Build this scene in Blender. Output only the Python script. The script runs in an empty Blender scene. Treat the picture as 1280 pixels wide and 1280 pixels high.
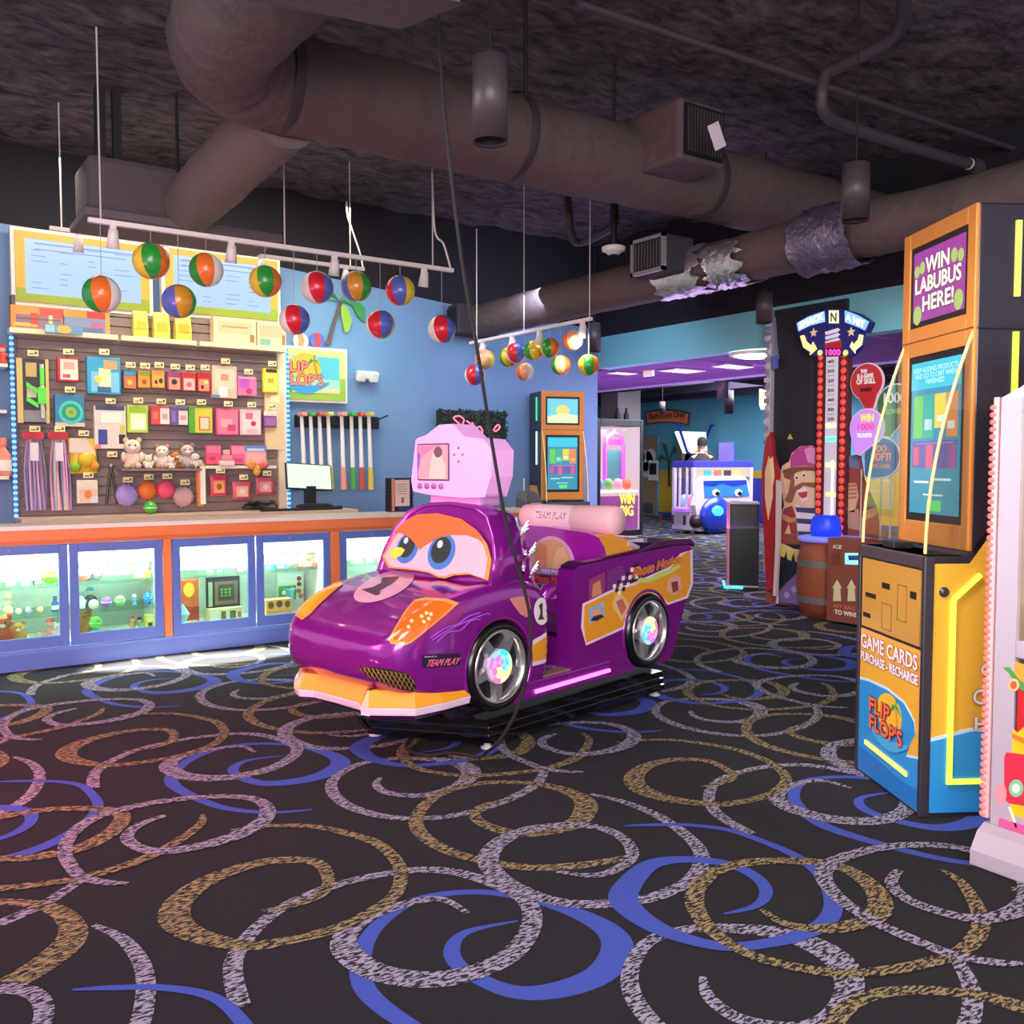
import bpy, math, random
from mathutils import Vector, Matrix
from mathutils.bvhtree import BVHTree
from mathutils.geometry import tessellate_polygon

random.seed(7)
SC = bpy.context.scene
COL = SC.collection
PI = math.pi
# ------------------------------------------------------------------ camera
F_PX = 1150.0
YAW = math.radians(-34.7)
PITCH = math.atan(60 / F_PX)
EYE = Vector((0, 0, 1.45))
cam_d = bpy.data.cameras.new('camera')
cam_d.sensor_width = 36
cam_d.lens = 36 * F_PX / 1280
cam_d.clip_start = 0.05
cam = bpy.data.objects.new('camera', cam_d)
COL.objects.link(cam)
cam.location = EYE
cam.rotation_euler = (PI / 2 - PITCH, 0, YAW)
SC.camera = cam
# ------------------------------------------------------------------ world, light, exposure
SC.view_settings.view_transform = 'Standard'
SC.view_settings.look = 'None'
SC.view_settings.gamma = 1
SC.view_settings.exposure = 0.35
SC.cycles.use_denoising = True
SC.cycles.max_bounces = 6
SC.cycles.diffuse_bounces = 3
SC.cycles.transparent_max_bounces = 12
wd = bpy.data.worlds.new('world')
SC.world = wd
wd.use_nodes = True
wd.node_tree.nodes['Background'].inputs[0].default_value = (0.95, 0.88, 0.97, 1)
wd.node_tree.nodes['Background'].inputs[1].default_value = 0.55

def look(o, tgt):
    d = Vector(tgt) - o.location
    o.rotation_euler = d.to_track_quat('-Z', 'Y').to_euler()

def area(name, loc, tgt, size, power, col, sy=None, spread=None):
    l = bpy.data.lights.new(name, 'AREA')
    l.energy = power; l.color = col; l.size = size
    if sy: l.shape = 'RECTANGLE'; l.size_y = sy
    if spread: l.spread = spread
    o = bpy.data.objects.new(name, l); COL.objects.link(o)
    o.location = loc; look(o, tgt)
    return o

def spot(name, loc, tgt, power, col, ang, blend=.4, rad=.04):
    l = bpy.data.lights.new(name, 'SPOT')
    l.energy = power; l.color = col; l.spot_size = math.radians(ang); l.spot_blend = blend; l.shadow_soft_size = rad
    o = bpy.data.objects.new(name, l); COL.objects.link(o)
    o.location = loc; look(o, tgt)
    return o

area('storefront_daylight', (-1.5, -3.0, 2.3), (3.5, 5, .6), 4.5, 330, (1, .95, .97), 2.4)
area('hall_downlight', (.4, 1.2, 3.9), (2.4, 3.2, 0), 1.6, 80, (1, .93, .95))
area('counter_downlight', (2.5, 8.05, 3.85), (2.5, 9.0, 1.3), 3.2, 50, (1, .88, .7), .5)
area('blue_wall_light', (6.0, 7.6, 3.2), (6.3, 9.3, 1.8), 1.6, 32, (.62, .68, 1), .4)
area('wall_wash_light', (4.2, 8.3, 3.1), (4.2, 9.3, 1.7), .9, 9, (.5, 1, .9), .3)
area('front_fill_light', (.7, 4.4, 2.9), (3.6, 2.5, .9), 1.0, 10, (1, .95, .9), None, math.radians(105))
spot('kiosk_fill_light', (1.3, 1.9, 3.3), (3.65, 2.4, 1.3), 260, (1, .95, .9), 46, .6, .25)  # unseen spot added to brighten the kiosk front
area('back_hall_light', (9.0, 7.6, 2.6), (9.4, 8.6, 0), 2.2, 90, (.9, .7, 1))
area('purple_uplight', (9.0, 9.5, .6), (9.0, 9.6, 2.7), 2.0, 90, (.75, .45, 1), 5)
area('far_hall_light', (14.5, 13.0, 3.1), (14.5, 13.5, 0), 4.0, 520, (.85, .88, 1))
spot('game_row_fill_light', (5.5, 3.3, 2.5), (7.6, 5.5, 1.1), 170, (1, .92, .95), 80, .6, .3)  # unseen fill added for the strength tester
area('pink_neon_light', (-.6, 4.6, 1.4), (.9, 5.2, .1), 1.0, 60, (1, .18, .30))
sp = spot('sunbeam_light', (.9, -1.2, 4.0), (1.95, 6.88, 0), 110000, (1, .98, .92), 11, .5, .02)
sp.scale = (1.0, .13, 1)

# ------------------------------------------------------------------ pixel -> place
_fw = Vector((-math.sin(YAW) * math.cos(PITCH), math.cos(YAW) * math.cos(PITCH), -math.sin(PITCH)))
_rt = Vector((math.cos(YAW), math.sin(YAW), 0))
_up = _rt.cross(_fw)

def ray(px, py):
    return _fw + _rt * ((px - 640) / F_PX) + _up * ((640 - py) / F_PX)
def onZ(px, py, z=0.0):
    r = ray(px, py); return EYE + r * ((z - EYE.z) / r.z)
def onY(px, py, y):
    r = ray(px, py); return EYE + r * (y / r.y)
def onX(px, py, x):
    r = ray(px, py); return EYE + r * (x / r.x)
def onD(px, py, d):
    return EYE + ray(px, py) * d
def sz(npx, p):
    """length that npx pixels span at the place p"""
    return npx / F_PX * (Vector(p) - EYE).dot(_fw)

class Frame:
    """a thing's own axes, to read places in it"""
    def __init__(s, o, ang):
        s.o = Vector(o); s.a = ang
        s.ex = Vector((math.cos(ang), math.sin(ang), 0)); s.ey = Vector((-math.sin(ang), math.cos(ang), 0))
    def loc(s, p):
        d = Vector(p) - s.o
        return Vector((d.dot(s.ex), d.dot(s.ey), d.z))
    def on(s, px, py, n, d):
        """ray against the local plane n.p = d"""
        e = s.loc(EYE); r = ray(px, py)
        r = Vector((r.dot(s.ex), r.dot(s.ey), r.z)); n = Vector(n)
        return e + r * ((d - n.dot(e)) / n.dot(r))
    def y(s, px, py, d=0): return s.on(px, py, (0, 1, 0), d)
    def x(s, px, py, d=0): return s.on(px, py, (1, 0, 0), d)
    def z(s, px, py, d=0): return s.on(px, py, (0, 0, 1), d)

# ------------------------------------------------------------------ materials
def lin(h):
    h = h.lstrip('#')
    c = [int(h[i:i + 2], 16) / 255 for i in (0, 2, 4)]
    return tuple(x / 12.92 if x <= .04045 else ((x + .055) / 1.055) ** 2.4 for x in c) + (1,)
_mc = {}
def m(h, r=.5, me=0.0, e=0.0, coat=0.0, tr=0.0, al=1.0, bump=0.0, bs=40, var=0.0):
    k = (h, r, me, e, coat, tr, al, bump, bs, var)
    if k in _mc: return _mc[k]
    x = bpy.data.materials.new('finish_' + h); x.use_nodes = True
    nt = x.node_tree; b = nt.nodes['Principled BSDF']
    b.inputs['Base Color'].default_value = lin(h)
    b.inputs['Roughness'].default_value = r
    b.inputs['Metallic'].default_value = me
    b.inputs['Coat Weight'].default_value = coat
    b.inputs['Coat Roughness'].default_value = .06
    b.inputs['Transmission Weight'].default_value = tr
    b.inputs['Alpha'].default_value = al
    if e:
        b.inputs['Emission Color'].default_value = lin(h); b.inputs['Emission Strength'].default_value = e
    if bump or var:
        tc = nt.nodes.new('ShaderNodeTexCoord'); no = nt.nodes.new('ShaderNodeTexNoise')
        no.inputs['Scale'].default_value = bs; no.inputs['Detail'].default_value = 4
        nt.links.new(tc.outputs['Object'], no.inputs['Vector'])
        if bump:
            bp = nt.nodes.new('ShaderNodeBump'); bp.inputs['Strength'].default_value = bump; bp.inputs['Distance'].default_value = .02
            nt.links.new(no.outputs['Fac'], bp.inputs['Height']); nt.links.new(bp.outputs['Normal'], b.inputs['Normal'])
        if var:
            mx = nt.nodes.new('ShaderNodeMixRGB'); mx.blend_type = 'MULTIPLY'; mx.inputs[0].default_value = var
            mx.inputs[1].default_value = lin(h); nt.links.new(no.outputs['Color'], mx.inputs[2])
            nt.links.new(mx.outputs[0], b.inputs['Base Color'])
    _mc[k] = x
    return x

def glow(h, s=1.0):
    k = ('glow', h, s)
    if k in _mc: return _mc[k]
    x = bpy.data.materials.new('lit_' + h); x.use_nodes = True
    nt = x.node_tree; b = nt.nodes['Principled BSDF']
    b.inputs['Base Color'].default_value = (.02, .02, .02, 1); b.inputs['Roughness'].default_value = .25
    b.inputs['Emission Color'].default_value = lin(h); b.inputs['Emission Strength'].default_value = s
    _mc[k] = x
    return x

def clear(h='ffffff', al=.12):
    k = ('clear', h, al)
    if k in _mc: return _mc[k]
    x = bpy.data.materials.new('glass_' + h); x.use_nodes = True
    nt = x.node_tree
    for n in list(nt.nodes): nt.nodes.remove(n)
    o = nt.nodes.new('ShaderNodeOutputMaterial'); g = nt.nodes.new('ShaderNodeBsdfGlossy'); t = nt.nodes.new('ShaderNodeBsdfTransparent'); mx = nt.nodes.new('ShaderNodeMixShader')
    g.inputs['Roughness'].default_value = .04; t.inputs[0].default_value = lin(h)
    mx.inputs[0].default_value = al
    nt.links.new(t.outputs[0], mx.inputs[1]); nt.links.new(g.outputs[0], mx.inputs[2]); nt.links.new(mx.outputs[0], o.inputs[0])
    _mc[k] = x
    return x

def streaky(name, h, base, cover, vec=(34, 110, 1)):
    """broken woven strokes of yarn over the dark ground"""
    x = bpy.data.materials.new(name); x.use_nodes = True
    nt = x.node_tree; b = nt.nodes['Principled BSDF']; b.inputs['Roughness'].default_value = .95
    tc = nt.nodes.new('ShaderNodeTexCoord'); mp = nt.nodes.new('ShaderNodeMapping'); no = nt.nodes.new('ShaderNodeTexNoise'); cr = nt.nodes.new('ShaderNodeValToRGB')
    mp.inputs['Scale'].default_value = vec; mp.inputs['Rotation'].default_value = (0, 0, .55)
    no.inputs['Scale'].default_value = 1; no.inputs['Detail'].default_value = 3; no.inputs['Roughness'].default_value = .6
    cr.color_ramp.elements[0].position = cover - .015; cr.color_ramp.elements[0].color = lin(base)
    cr.color_ramp.elements[1].position = cover + .015; cr.color_ramp.elements[1].color = lin(h)
    nt.links.new(tc.outputs['Object'], mp.inputs[0]); nt.links.new(mp.outputs[0], no.inputs['Vector'])
    nt.links.new(no.outputs['Fac'], cr.inputs[0]); nt.links.new(cr.outputs[0], b.inputs['Base Color'])
    return x

# ------------------------------------------------------------------ mesh building
class MB:
    def __init__(s, M=None): s.v = []; s.f = []; s.mi = []; s.s = []; s.M = M
    def add(s, vs, fs, mi=0, sm=False):
        n = len(s.v)
        for p in vs:
            p = Vector(p); s.v.append(s.M @ p if s.M else p)
        for f in fs: s.f.append([i + n for i in f]); s.mi.append(mi); s.s.append(sm)
        return s
    def box(s, a, b, mi=0):
        x0, y0, z0 = [min(p, q) for p, q in zip(a, b)]; x1, y1, z1 = [max(p, q) for p, q in zip(a, b)]
        return s.add([(x0, y0, z0), (x1, y0, z0), (x1, y1, z0), (x0, y1, z0), (x0, y0, z1), (x1, y0, z1), (x1, y1, z1), (x0, y1, z1)],
                     [(0, 3, 2, 1), (4, 5, 6, 7), (0, 1, 5, 4), (1, 2, 6, 5), (2, 3, 7, 6), (3, 0, 4, 7)], mi)
    def loft(s, secs, mi=0, sm=True, cap=True, closed=True):
        n = len(secs[0]); vs = [p for q in secs for p in q]; fs = []
        for i in range(len(secs) - 1):
            for j in range(n if closed else n - 1):
                k = (j + 1) % n
                fs.append((i * n + j, i * n + k, (i + 1) * n + k, (i + 1) * n + j))
        s.add(vs, fs, mi, sm)
        if cap and closed:
            s.add(secs[0], [tuple(range(n))[::-1]], mi); s.add(secs[-1], [tuple(range(n))], mi)
        return s
    def prism(s, poly, d, O=(0, 0, 0), U=(1, 0, 0), V=(0, 0, 1), mi=0, side=None):
        """2-D outline in the plane O,U,V pushed out by d along U x V"""
        O, U, V = Vector(O), Vector(U), Vector(V); N = U.cross(V).normalized()
        a = [O + U * p[0] + V * p[1] for p in poly]
        A = sum(poly[i][0] * poly[(i + 1) % len(poly)][1] - poly[(i + 1) % len(poly)][0] * poly[i][1] for i in range(len(poly)))
        if A < 0: a.reverse(); poly = list(poly)[::-1]
        b = [p + N * d for p in a]; n = len(a)
        tri = tessellate_polygon([[Vector((p[0], p[1], 0)) for p in poly]])
        top = [t if (poly[t[1]][0] - poly[t[0]][0]) * (poly[t[2]][1] - poly[t[0]][1]) - (poly[t[2]][0] - poly[t[0]][0]) * (poly[t[1]][1] - poly[t[0]][1]) > 0 else t[::-1] for t in tri]
        if n <= 4 or _convex(poly): top = [tuple(range(n))]
        s.add(b, top, mi); s.add(a, [t[::-1] for t in top], mi)
        return s.add(a + b, [(i, (i + 1) % n, n + (i + 1) % n, n + i) for i in range(n)], mi if side is None else side)
    def tube(s, pts, r, n=8, mi=0, cap=True):
        pts = [Vector(p) for p in pts]; secs = []; side = None
        for i, p in enumerate(pts):
            t = (pts[min(i + 1, len(pts) - 1)] - pts[max(i - 1, 0)]).normalized()
            if side is None:
                side = t.cross(Vector((0, 0, 1)) if abs(t.z) < .9 else Vector((1, 0, 0))).normalized()
            side = (side - t * side.dot(t)).normalized(); u = t.cross(side)
            rr = r[i] if isinstance(r, (list, tuple)) else r
            secs.append([p + (side * math.cos(2 * PI * j / n) + u * math.sin(2 * PI * j / n)) * rr for j in range(n)])
        return s.loft(secs, mi, True, cap)
    def lathe(s, prof, c=(0, 0, 0), ax='z', n=24, mi=0, sm=True, cap=True):
        """prof: (radius, along) pairs"""
        secs = []
        for r, h in prof:
            q = []
            for j in range(n):
                a, b = r * math.cos(2 * PI * j / n), r * math.sin(2 * PI * j / n)
                q.append(Vector(c) + Vector({'z': (a, b, h), 'x': (h, a, b), 'y': (b, h, a)}[ax]))
            secs.append(q)
        return s.loft(secs, mi, sm, cap)
    def ball(s, c, r, n=16, k=10, mi=0):
        if not isinstance(r, (tuple, list)): r = (r, r, r)
        secs = []
        for i in range(k + 1):
            a = PI * i / k
            q = max(math.sin(a), .001)
            secs.append([Vector((c[0] + r[0] * q * math.cos(2 * PI * j / n), c[1] + r[1] * q * math.sin(2 * PI * j / n), c[2] - r[2] * math.cos(a))) for j in range(n)])
        return s.loft(secs, mi, True)
    def ribbon(s, pts, ws, z, mi=0):
        """flat band lying on the floor"""
        vs = []; n = len(pts)
        for i, p in enumerate(pts):
            a = pts[max(i - 1, 0)]; b = pts[min(i + 1, n - 1)]
            t = Vector((b[0] - a[0], b[1] - a[1])).normalized()
            vs += [(p[0] - t.y * ws[i] / 2, p[1] + t.x * ws[i] / 2, z), (p[0] + t.y * ws[i] / 2, p[1] - t.x * ws[i] / 2, z)]
        return s.add(vs, [(2 * i + 1, 2 * i + 3, 2 * i + 2, 2 * i) for i in range(n - 1)], mi)
    def build(s, name, mats, parent=None, bevel=0, sub=0, seg=2, kind=None, label=None, weld=False):
        me = bpy.data.meshes.new(name)
        me.from_pydata([tuple(p) for p in s.v], [], s.f)
        for x in (mats if isinstance(mats, (list, tuple)) else [mats]): me.materials.append(x)
        me.polygons.foreach_set('material_index', s.mi)
        me.polygons.foreach_set('use_smooth', s.s)
        me.update()
        if weld:
            import bmesh
            bm = bmesh.new(); bm.from_mesh(me); bmesh.ops.remove_doubles(bm, verts=bm.verts, dist=1e-5)
            bmesh.ops.recalc_face_normals(bm, faces=bm.faces); bm.to_mesh(me); bm.free()
        o = bpy.data.objects.new(name, me); COL.objects.link(o)
        if parent: o.parent = parent
        if bevel:
            b = o.modifiers.new('bevel', 'BEVEL'); b.width = bevel; b.segments = seg; b.limit_method = 'ANGLE'; b.angle_limit = .7
        if sub:
            b = o.modifiers.new('sub', 'SUBSURF'); b.levels = sub; b.render_levels = sub
        if kind: o['kind'] = kind
        if label: o['label'] = label
        return o

def _convex(p):
    n = len(p); sg = 0
    for i in range(n):
        a, b, c = p[i], p[(i + 1) % n], p[(i + 2) % n]
        x = (b[0] - a[0]) * (c[1] - b[1]) - (b[1] - a[1]) * (c[0] - b[0])
        if abs(x) < 1e-12: continue
        if sg and (x > 0) != (sg > 0): return False
        sg = x
    return True

def thing(name, label, cat, loc=(0, 0, 0), rz=0.0, group=None):
    o = bpy.data.objects.new(name, None); COL.objects.link(o)
    o.empty_display_size = .1; o.location = loc; o.rotation_euler = (0, 0, rz)
    return tag(o, label, cat, group)
def tag(o, label, cat, group=None):
    o['label'] = label; o['category'] = cat
    if group: o['group'] = group
    return o
def copy_tree(o, par=None):
    c = o.copy(); COL.objects.link(c)
    if par: c.parent = par
    for ch in list(o.children): copy_tree(ch, c)
    return c

def circ(cx, cy, r, n=24, ry=None, a0=0, a1=2 * PI):
    full = abs(a1 - a0 - 2 * PI) < 1e-6
    k = n if full else n + 1
    return [(cx + r * math.cos(a0 + (a1 - a0) * i / n), cy + (ry or r) * math.sin(a0 + (a1 - a0) * i / n)) for i in range(k)]
def rrect(x0, y0, x1, y1, r, n=4):
    o = []
    for cx, cy, a in ((x1 - r, y0 + r, -PI / 2), (x1 - r, y1 - r, 0), (x0 + r, y1 - r, PI / 2), (x0 + r, y0 + r, PI)):
        o += [(cx + r * math.cos(a + PI / 2 * i / n), cy + r * math.sin(a + PI / 2 * i / n)) for i in range(n + 1)]
    return o
def spline(p, k=6):
    """Catmull-Rom through the points"""
    p = [Vector(q) for q in p]; o = []
    for i in range(len(p) - 1):
        a, b, c, d = p[max(i - 1, 0)], p[i], p[i + 1], p[min(i + 2, len(p) - 1)]
        for j in range(k):
            t = j / k
            o.append(.5 * ((2 * b) + (c - a) * t + (2 * a - 5 * b + 4 * c - d) * t * t + (3 * b - a - 3 * c + d) * t ** 3))
    return o + [p[-1]]

def glyphs(s):
    """lettering outline as flat verts (unit box 0..1) and faces"""
    cu = bpy.data.curves.new('lettering', 'FONT'); cu.body = s; cu.fill_mode = 'FRONT'; cu.resolution_u = 3
    ob = bpy.data.objects.new('lettering', cu); COL.objects.link(ob)
    dg = bpy.context.evaluated_depsgraph_get(); dg.update()
    me = bpy.data.meshes.new_from_object(ob.evaluated_get(dg))
    vs = [v.co.copy() for v in me.vertices]; fs = [tuple(f.vertices) for f in me.polygons]
    bpy.data.objects.remove(ob); bpy.data.curves.remove(cu); bpy.data.meshes.remove(me)
    x0 = min(v.x for v in vs); x1 = max(v.x for v in vs); y0 = min(v.y for v in vs); y1 = max(v.y for v in vs)
    return [((v.x - x0) / (x1 - x0), (v.y - y0) / (y1 - y0)) for v in vs], fs, (x1 - x0) / (y1 - y0)

def letters(mb, s, O, U, V, w, h, mi=0, slant=0.0, fat=0.0):
    """flat lettering w wide and h high, lower left corner at O; fat draws it again shifted, for a bold cut"""
    vs, fs, _ = glyphs(s); O, U, V = Vector(O), Vector(U).normalized(), Vector(V).normalized()
    N = U.cross(V)
    sh = [(0, 0)] if not fat else [(0, 0), (fat, 0), (-fat, 0), (0, fat), (0, -fat)]
    for k, (dx, dy) in enumerate(sh):
        mb.add([O + U * (x * w + y * h * slant + dx) + V * (y * h + dy) + N * (k * 1e-4) for x, y in vs], fs, mi)
    return mb
# ================================================================== the setting
BACK = 9.3
# ---- carpet: strokes traced once on a 2.02 m repeat
z1 = lambda p: (p[0] / 2.6667, 800 + p[1] / 2.6667)
z2 = lambda p: (400 + p[0] / 3.0476, 860 + p[1] / 3.0476)
z3 = lambda p: (780 + p[0] / 2.56, 780 + p[1] / 2.56)
STROKES = [
 (3, z1, [(1040,565),(900,575),(750,560),(640,520),(572,475),(590,430),(650,390),(760,355),(900,345),(1030,360),(1120,390),(1130,420),(1060,455),(950,475),(860,475),(790,450),(780,425),(830,400),(950,385)], [.012,.03,.04,.05,.06,.06,.05,.04,.035,.05,.08,.1,.09,.075,.06,.05,.05,.03,.008]),
 (1, z2, [(230,340),(215,370),(260,400),(380,410),(480,390),(560,350),(570,310),(500,280),(400,270),(270,270),(150,290),(60,340),(45,390),(100,445),(220,485),(350,497),(480,490),(620,460),(750,410),(830,360),(855,315)], [.02,.04,.045,.05,.06,.08,.1,.08,.06,.045,.045,.05,.055,.055,.05,.045,.045,.045,.05,.05,.04]),
 (2, z2, [(1215,635),(1150,650),(1000,675),(820,685),(650,665),(500,625),(400,570),(365,510),(400,445),(480,395),(600,365),(750,360),(880,375),(980,410),(1015,450),(980,510),(880,545),(760,555),(650,530),(590,490),(620,450),(720,425)], [.02,.04,.05,.05,.05,.055,.06,.06,.055,.05,.045,.045,.06,.08,.1,.09,.07,.06,.055,.05,.04,.02]),
 (1, z2, [(900,700),(1050,715),(1150,680),(1190,630),(1150,570),(1050,530),(900,525),(760,550),(670,600),(640,660),(680,720),(770,770),(900,815),(1050,825),(1200,810),(1280,795),(1400,740),(1455,660),(1420,585),(1300,495),(1158,435),(1030,405)], [.02,.035,.045,.05,.05,.05,.055,.065,.075,.08,.075,.06,.055,.055,.055,.055,.055,.06,.055,.05,.04,.02]),
 (1, z1, [(850,375),(800,355),(680,370),(590,395),(560,425),(620,455),(750,460),(900,430),(985,380),(970,345),(850,315),(700,320),(520,350),(400,390),(320,440),(310,495)], [.02,.035,.05,.07,.085,.085,.08,.07,.065,.06,.05,.045,.045,.05,.055,.055]),
 (2, z1, [(870,905),(980,885),(1070,850),(1095,800),(1060,745),(960,735),(840,750),(700,800),(610,860),(580,920),(620,970),(720,1005),(850,1020),(980,1000),(1100,970),(1200,930),(1310,858),(1337,788),(1320,736),(1258,680),(1170,650),(1060,625),(920,620),(770,635)], [.012,.03,.04,.045,.05,.055,.06,.08,.095,.1,.085,.065,.055,.05,.05,.05,.05,.05,.05,.05,.045,.04,.035,.02]),
 (3, z3, [(320,930),(420,905),(455,860),(420,810),(330,770),(200,755),(90,770),(20,830),(0,890),(80,960),(200,1010),(330,1035),(450,1025),(560,1000),(640,960),(670,900),(640,820),(560,750),(450,700),(330,660),(200,645),(80,645),(0,648)], [.01,.03,.045,.05,.055,.055,.07,.09,.1,.08,.06,.05,.05,.055,.06,.06,.055,.045,.04,.035,.03,.025,.01]),
 (2, z3, [(440,915),(500,955),(580,975),(680,975),(780,950),(820,910),(800,850),(720,790),(620,765),(500,760),(400,765),(300,790),(240,840),(225,890),(250,950),(300,1000),(380,1050),(480,1085),(600,1110),(720,1120),(850,1110),(980,1085),(1080,1050),(1140,980),(1130,910),(1080,830),(1010,785)], [.02,.035,.045,.06,.07,.08,.075,.065,.06,.055,.055,.055,.06,.065,.06,.05,.045,.045,.045,.045,.045,.045,.05,.055,.05,.04,.02]),
 (1, z3, [(880,790),(855,830),(900,880),(1000,920),(1120,945),(1230,930),(1300,880),(1280,810),(1180,750),(1050,715),(900,710),(760,730),(660,770),(640,820),(700,890),(800,955),(920,1010),(1050,1060),(1180,1085),(1280,1090)], [.03,.045,.05,.05,.055,.065,.08,.075,.06,.05,.05,.055,.06,.06,.055,.05,.05,.045,.04,.02]),
]
fl = MB()
fl.box((-3, -1.5, -.1), (20.5, 22.5, 0), 0)
TILE = 2.02
for k, (mi, zf, pts, ws) in enumerate(STROKES):
    p3 = [onZ(*zf(q)) for q in pts]
    path = spline([(p.x, p.y, w) for p, w in zip(p3, ws)], 5)
    for i in range(-3, 9):
        for j in range(-2, 9):
            if j * TILE > 9 and i * TILE < 3: continue
            q = [(p.x + i * TILE, p.y + j * TILE) for p in path]
            if any(a < -2.9 or a > 20 or b < -1.3 or b > 22 for a, b in q): continue
            fl.ribbon(q, [max(p.z, .008) for p in path], .0004 + .0004 * k, mi)
carpet = [m('15131c', .97, bump=.4, bs=260), streaky('carpet_grey_yarn', '9a95aa', '1c1924', .495), streaky('carpet_gold_yarn', '958459', '18151d', .505), m('3b50ac', .97, bump=.3, bs=260)]
fl.build('floor', carpet, kind='structure')

# ---- ceiling of sprayed black fibre
ce = MB()
nx, ny = 70, 80
x0, x1, y0, y1 = -3.0, 8.0, -1.5, 9.5
vs = []
for j in range(ny + 1):
    for i in range(nx + 1):
        x = x0 + (x1 - x0) * i / nx; y = y0 + (y1 - y0) * j / ny
        vs.append((x, y, 4.27 + .02 * math.sin(7 * x + 3 * math.sin(5 * y)) + random.uniform(-.018, .018)))
ce.add(vs, [(j * (nx + 1) + i, (j + 1) * (nx + 1) + i, (j + 1) * (nx + 1) + i + 1, j * (nx + 1) + i + 1) for j in range(ny) for i in range(nx)], 0, True)
ce.box((x0, y0, 4.32), (x1, y1, 4.45), 0)
def ceiling_mat():
    x = m('51464c', .95, bump=1.0, bs=7)
    nt = x.node_tree; b = nt.nodes['Principled BSDF']
    tc = nt.nodes.new('ShaderNodeTexCoord'); mp = nt.nodes.new('ShaderNodeMapping'); no = nt.nodes.new('ShaderNodeTexNoise'); cr = nt.nodes.new('ShaderNodeValToRGB')
    mp.inputs['Scale'].default_value = (2.6, 6, 3); no.inputs['Scale'].default_value = 1.8; no.inputs['Detail'].default_value = 8; no.inputs['Roughness'].default_value = .7
    cr.color_ramp.elements[0].position = .36; cr.color_ramp.elements[0].color = lin('29222a'); cr.color_ramp.elements[1].position = .66; cr.color_ramp.elements[1].color = lin('76676c')
    nt.links.new(tc.outputs['Object'], mp.inputs[0]); nt.links.new(mp.outputs[0], no.inputs['Vector']); nt.links.new(no.outputs['Fac'], cr.inputs[0]); nt.links.new(cr.outputs[0], b.inputs['Base Color'])
    return x
ce.build('ceiling', ceiling_mat(), kind='structure')

# ---- back wall, blue up to a slanting paint line, black above
wl = MB()
line = [(-1.2, 3.62), (1.05, 3.56), (3.5, 3.49), (5.86, 3.28), (7.8, 3.2)]
wl.prism([(-1.2, 0), (7.8, 0)] + line[::-1], .15, (0, BACK + .15, 0), (1, 0, 0), (0, 0, 1), 0)
wl.prism(line + [(7.8, 4.4), (-1.2, 4.4)], .15, (0, BACK + .15, 0), (1, 0, 0), (0, 0, 1), 1)
wl.build('wall_back', [m('7496be', .6, bump=.05, bs=90), m('1d1922', .85)], kind='structure')
# ---- right hand header with the wide opening below
hd = MB()
hd.box((7.8, -1.5, 2.69), (8.0, 9.3, 3.09), 0)
hd.box((7.8, -1.5, 3.09), (8.0, 9.45, 4.4), 1)
hd.build('wall_right', [m('7fc9d2', .6), m('1d1922', .85)], kind='structure')
# ---- lower tiled ceiling past the header, purple LED light put into its paint
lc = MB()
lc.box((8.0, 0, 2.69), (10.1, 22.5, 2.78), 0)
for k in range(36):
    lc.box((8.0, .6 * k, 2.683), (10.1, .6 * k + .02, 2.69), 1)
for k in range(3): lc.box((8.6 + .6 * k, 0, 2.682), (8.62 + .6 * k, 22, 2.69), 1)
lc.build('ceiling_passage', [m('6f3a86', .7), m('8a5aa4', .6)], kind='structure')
t1 = MB().box((10.1, 0, 2.66), (10.14, 22.5, 2.9)).build('trim_1', m('c9b8e8', .5), kind='structure')
fc = MB()
fc.box((10.14, 0, 3.3), (20.5, 22.5, 3.4), 0)
for k in range(6): fc.box((11 + 1.5 * k, 0, 3.1), (11.2 + 1.5 * k, 22.5, 3.3), 1)
fc.build('ceiling_hall', [m('2c2436', .9), m('3a3046', .85)], kind='structure')
# ---- far wall
fw_ = MB()
FX = 18.0
fw_.box((FX, 2, 1.28), (FX + .15, 22.5, 3.4), 0)
fw_.box((FX, 2, .12), (FX + .15, 22.5, 1.28), 1)
fw_.build('wall_far', [m('5aa0bd', .6), m('c8a02c', .6)], kind='structure')
MB().box((FX - .02, 2, 0), (FX + .15, 22.5, .12)).build('baseboard_far', m('2a4f86', .6), kind='structure')
MB().box((7.8, 22.5, 0), (20.5, 22.6, 3.4)).build('wall_end', m('5aa0bd', .6), kind='structure')
# doors in the far wall
for n, (a, b) in enumerate(((789, 822), (849, 880))):
    p, q = onX(a, 600, FX), onX(b, 600, FX)
    d = bpy.data.objects.new('door_%d' % (n + 1), None); COL.objects.link(d); d['kind'] = 'structure'
    d.location = (FX, q.y, 0)
    w = p.y - q.y
    MB().box((-.05, 0, .01), (0, w, 2.2)).build('door_leaf', m('a98a68', .55, var=.3, bs=6), d)
    MB().box((-.07, -.06, 0), (0, 0, 2.26)).box((-.07, w, 0), (0, w + .06, 2.26)).box((-.07, 0, 2.2), (0, w, 2.26)).build('door_frame', m('6b88a0', .5), d)
    MB().box((-.06, .12, .05), (-.05, w - .12, .35)).build('kick_plate', m('8d8f95', .3, .8), d)
# pillar behind the prize crane
pc = onD(779, 580, 21.5)
pl = MB().box((pc.x - .35, pc.y - .2, 0), (pc.x + .35, pc.y + .4, 3.3))
pl.build('wall_pillar', m('7a7078', .7), kind='structure')
# ================================================================== under the ceiling
duct_m = m('665353', .7, bump=1.0, bs=9, var=.25)
dark_m = m('3c343c', .8, bump=.3, bs=18)
black = m('17151a', .6)
white = m('f2ece6', .5)
steel = m('b9bcc2', .3, .9)
foil = m('e6e6ea', .28, .9, bump=.8, bs=22)

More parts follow.
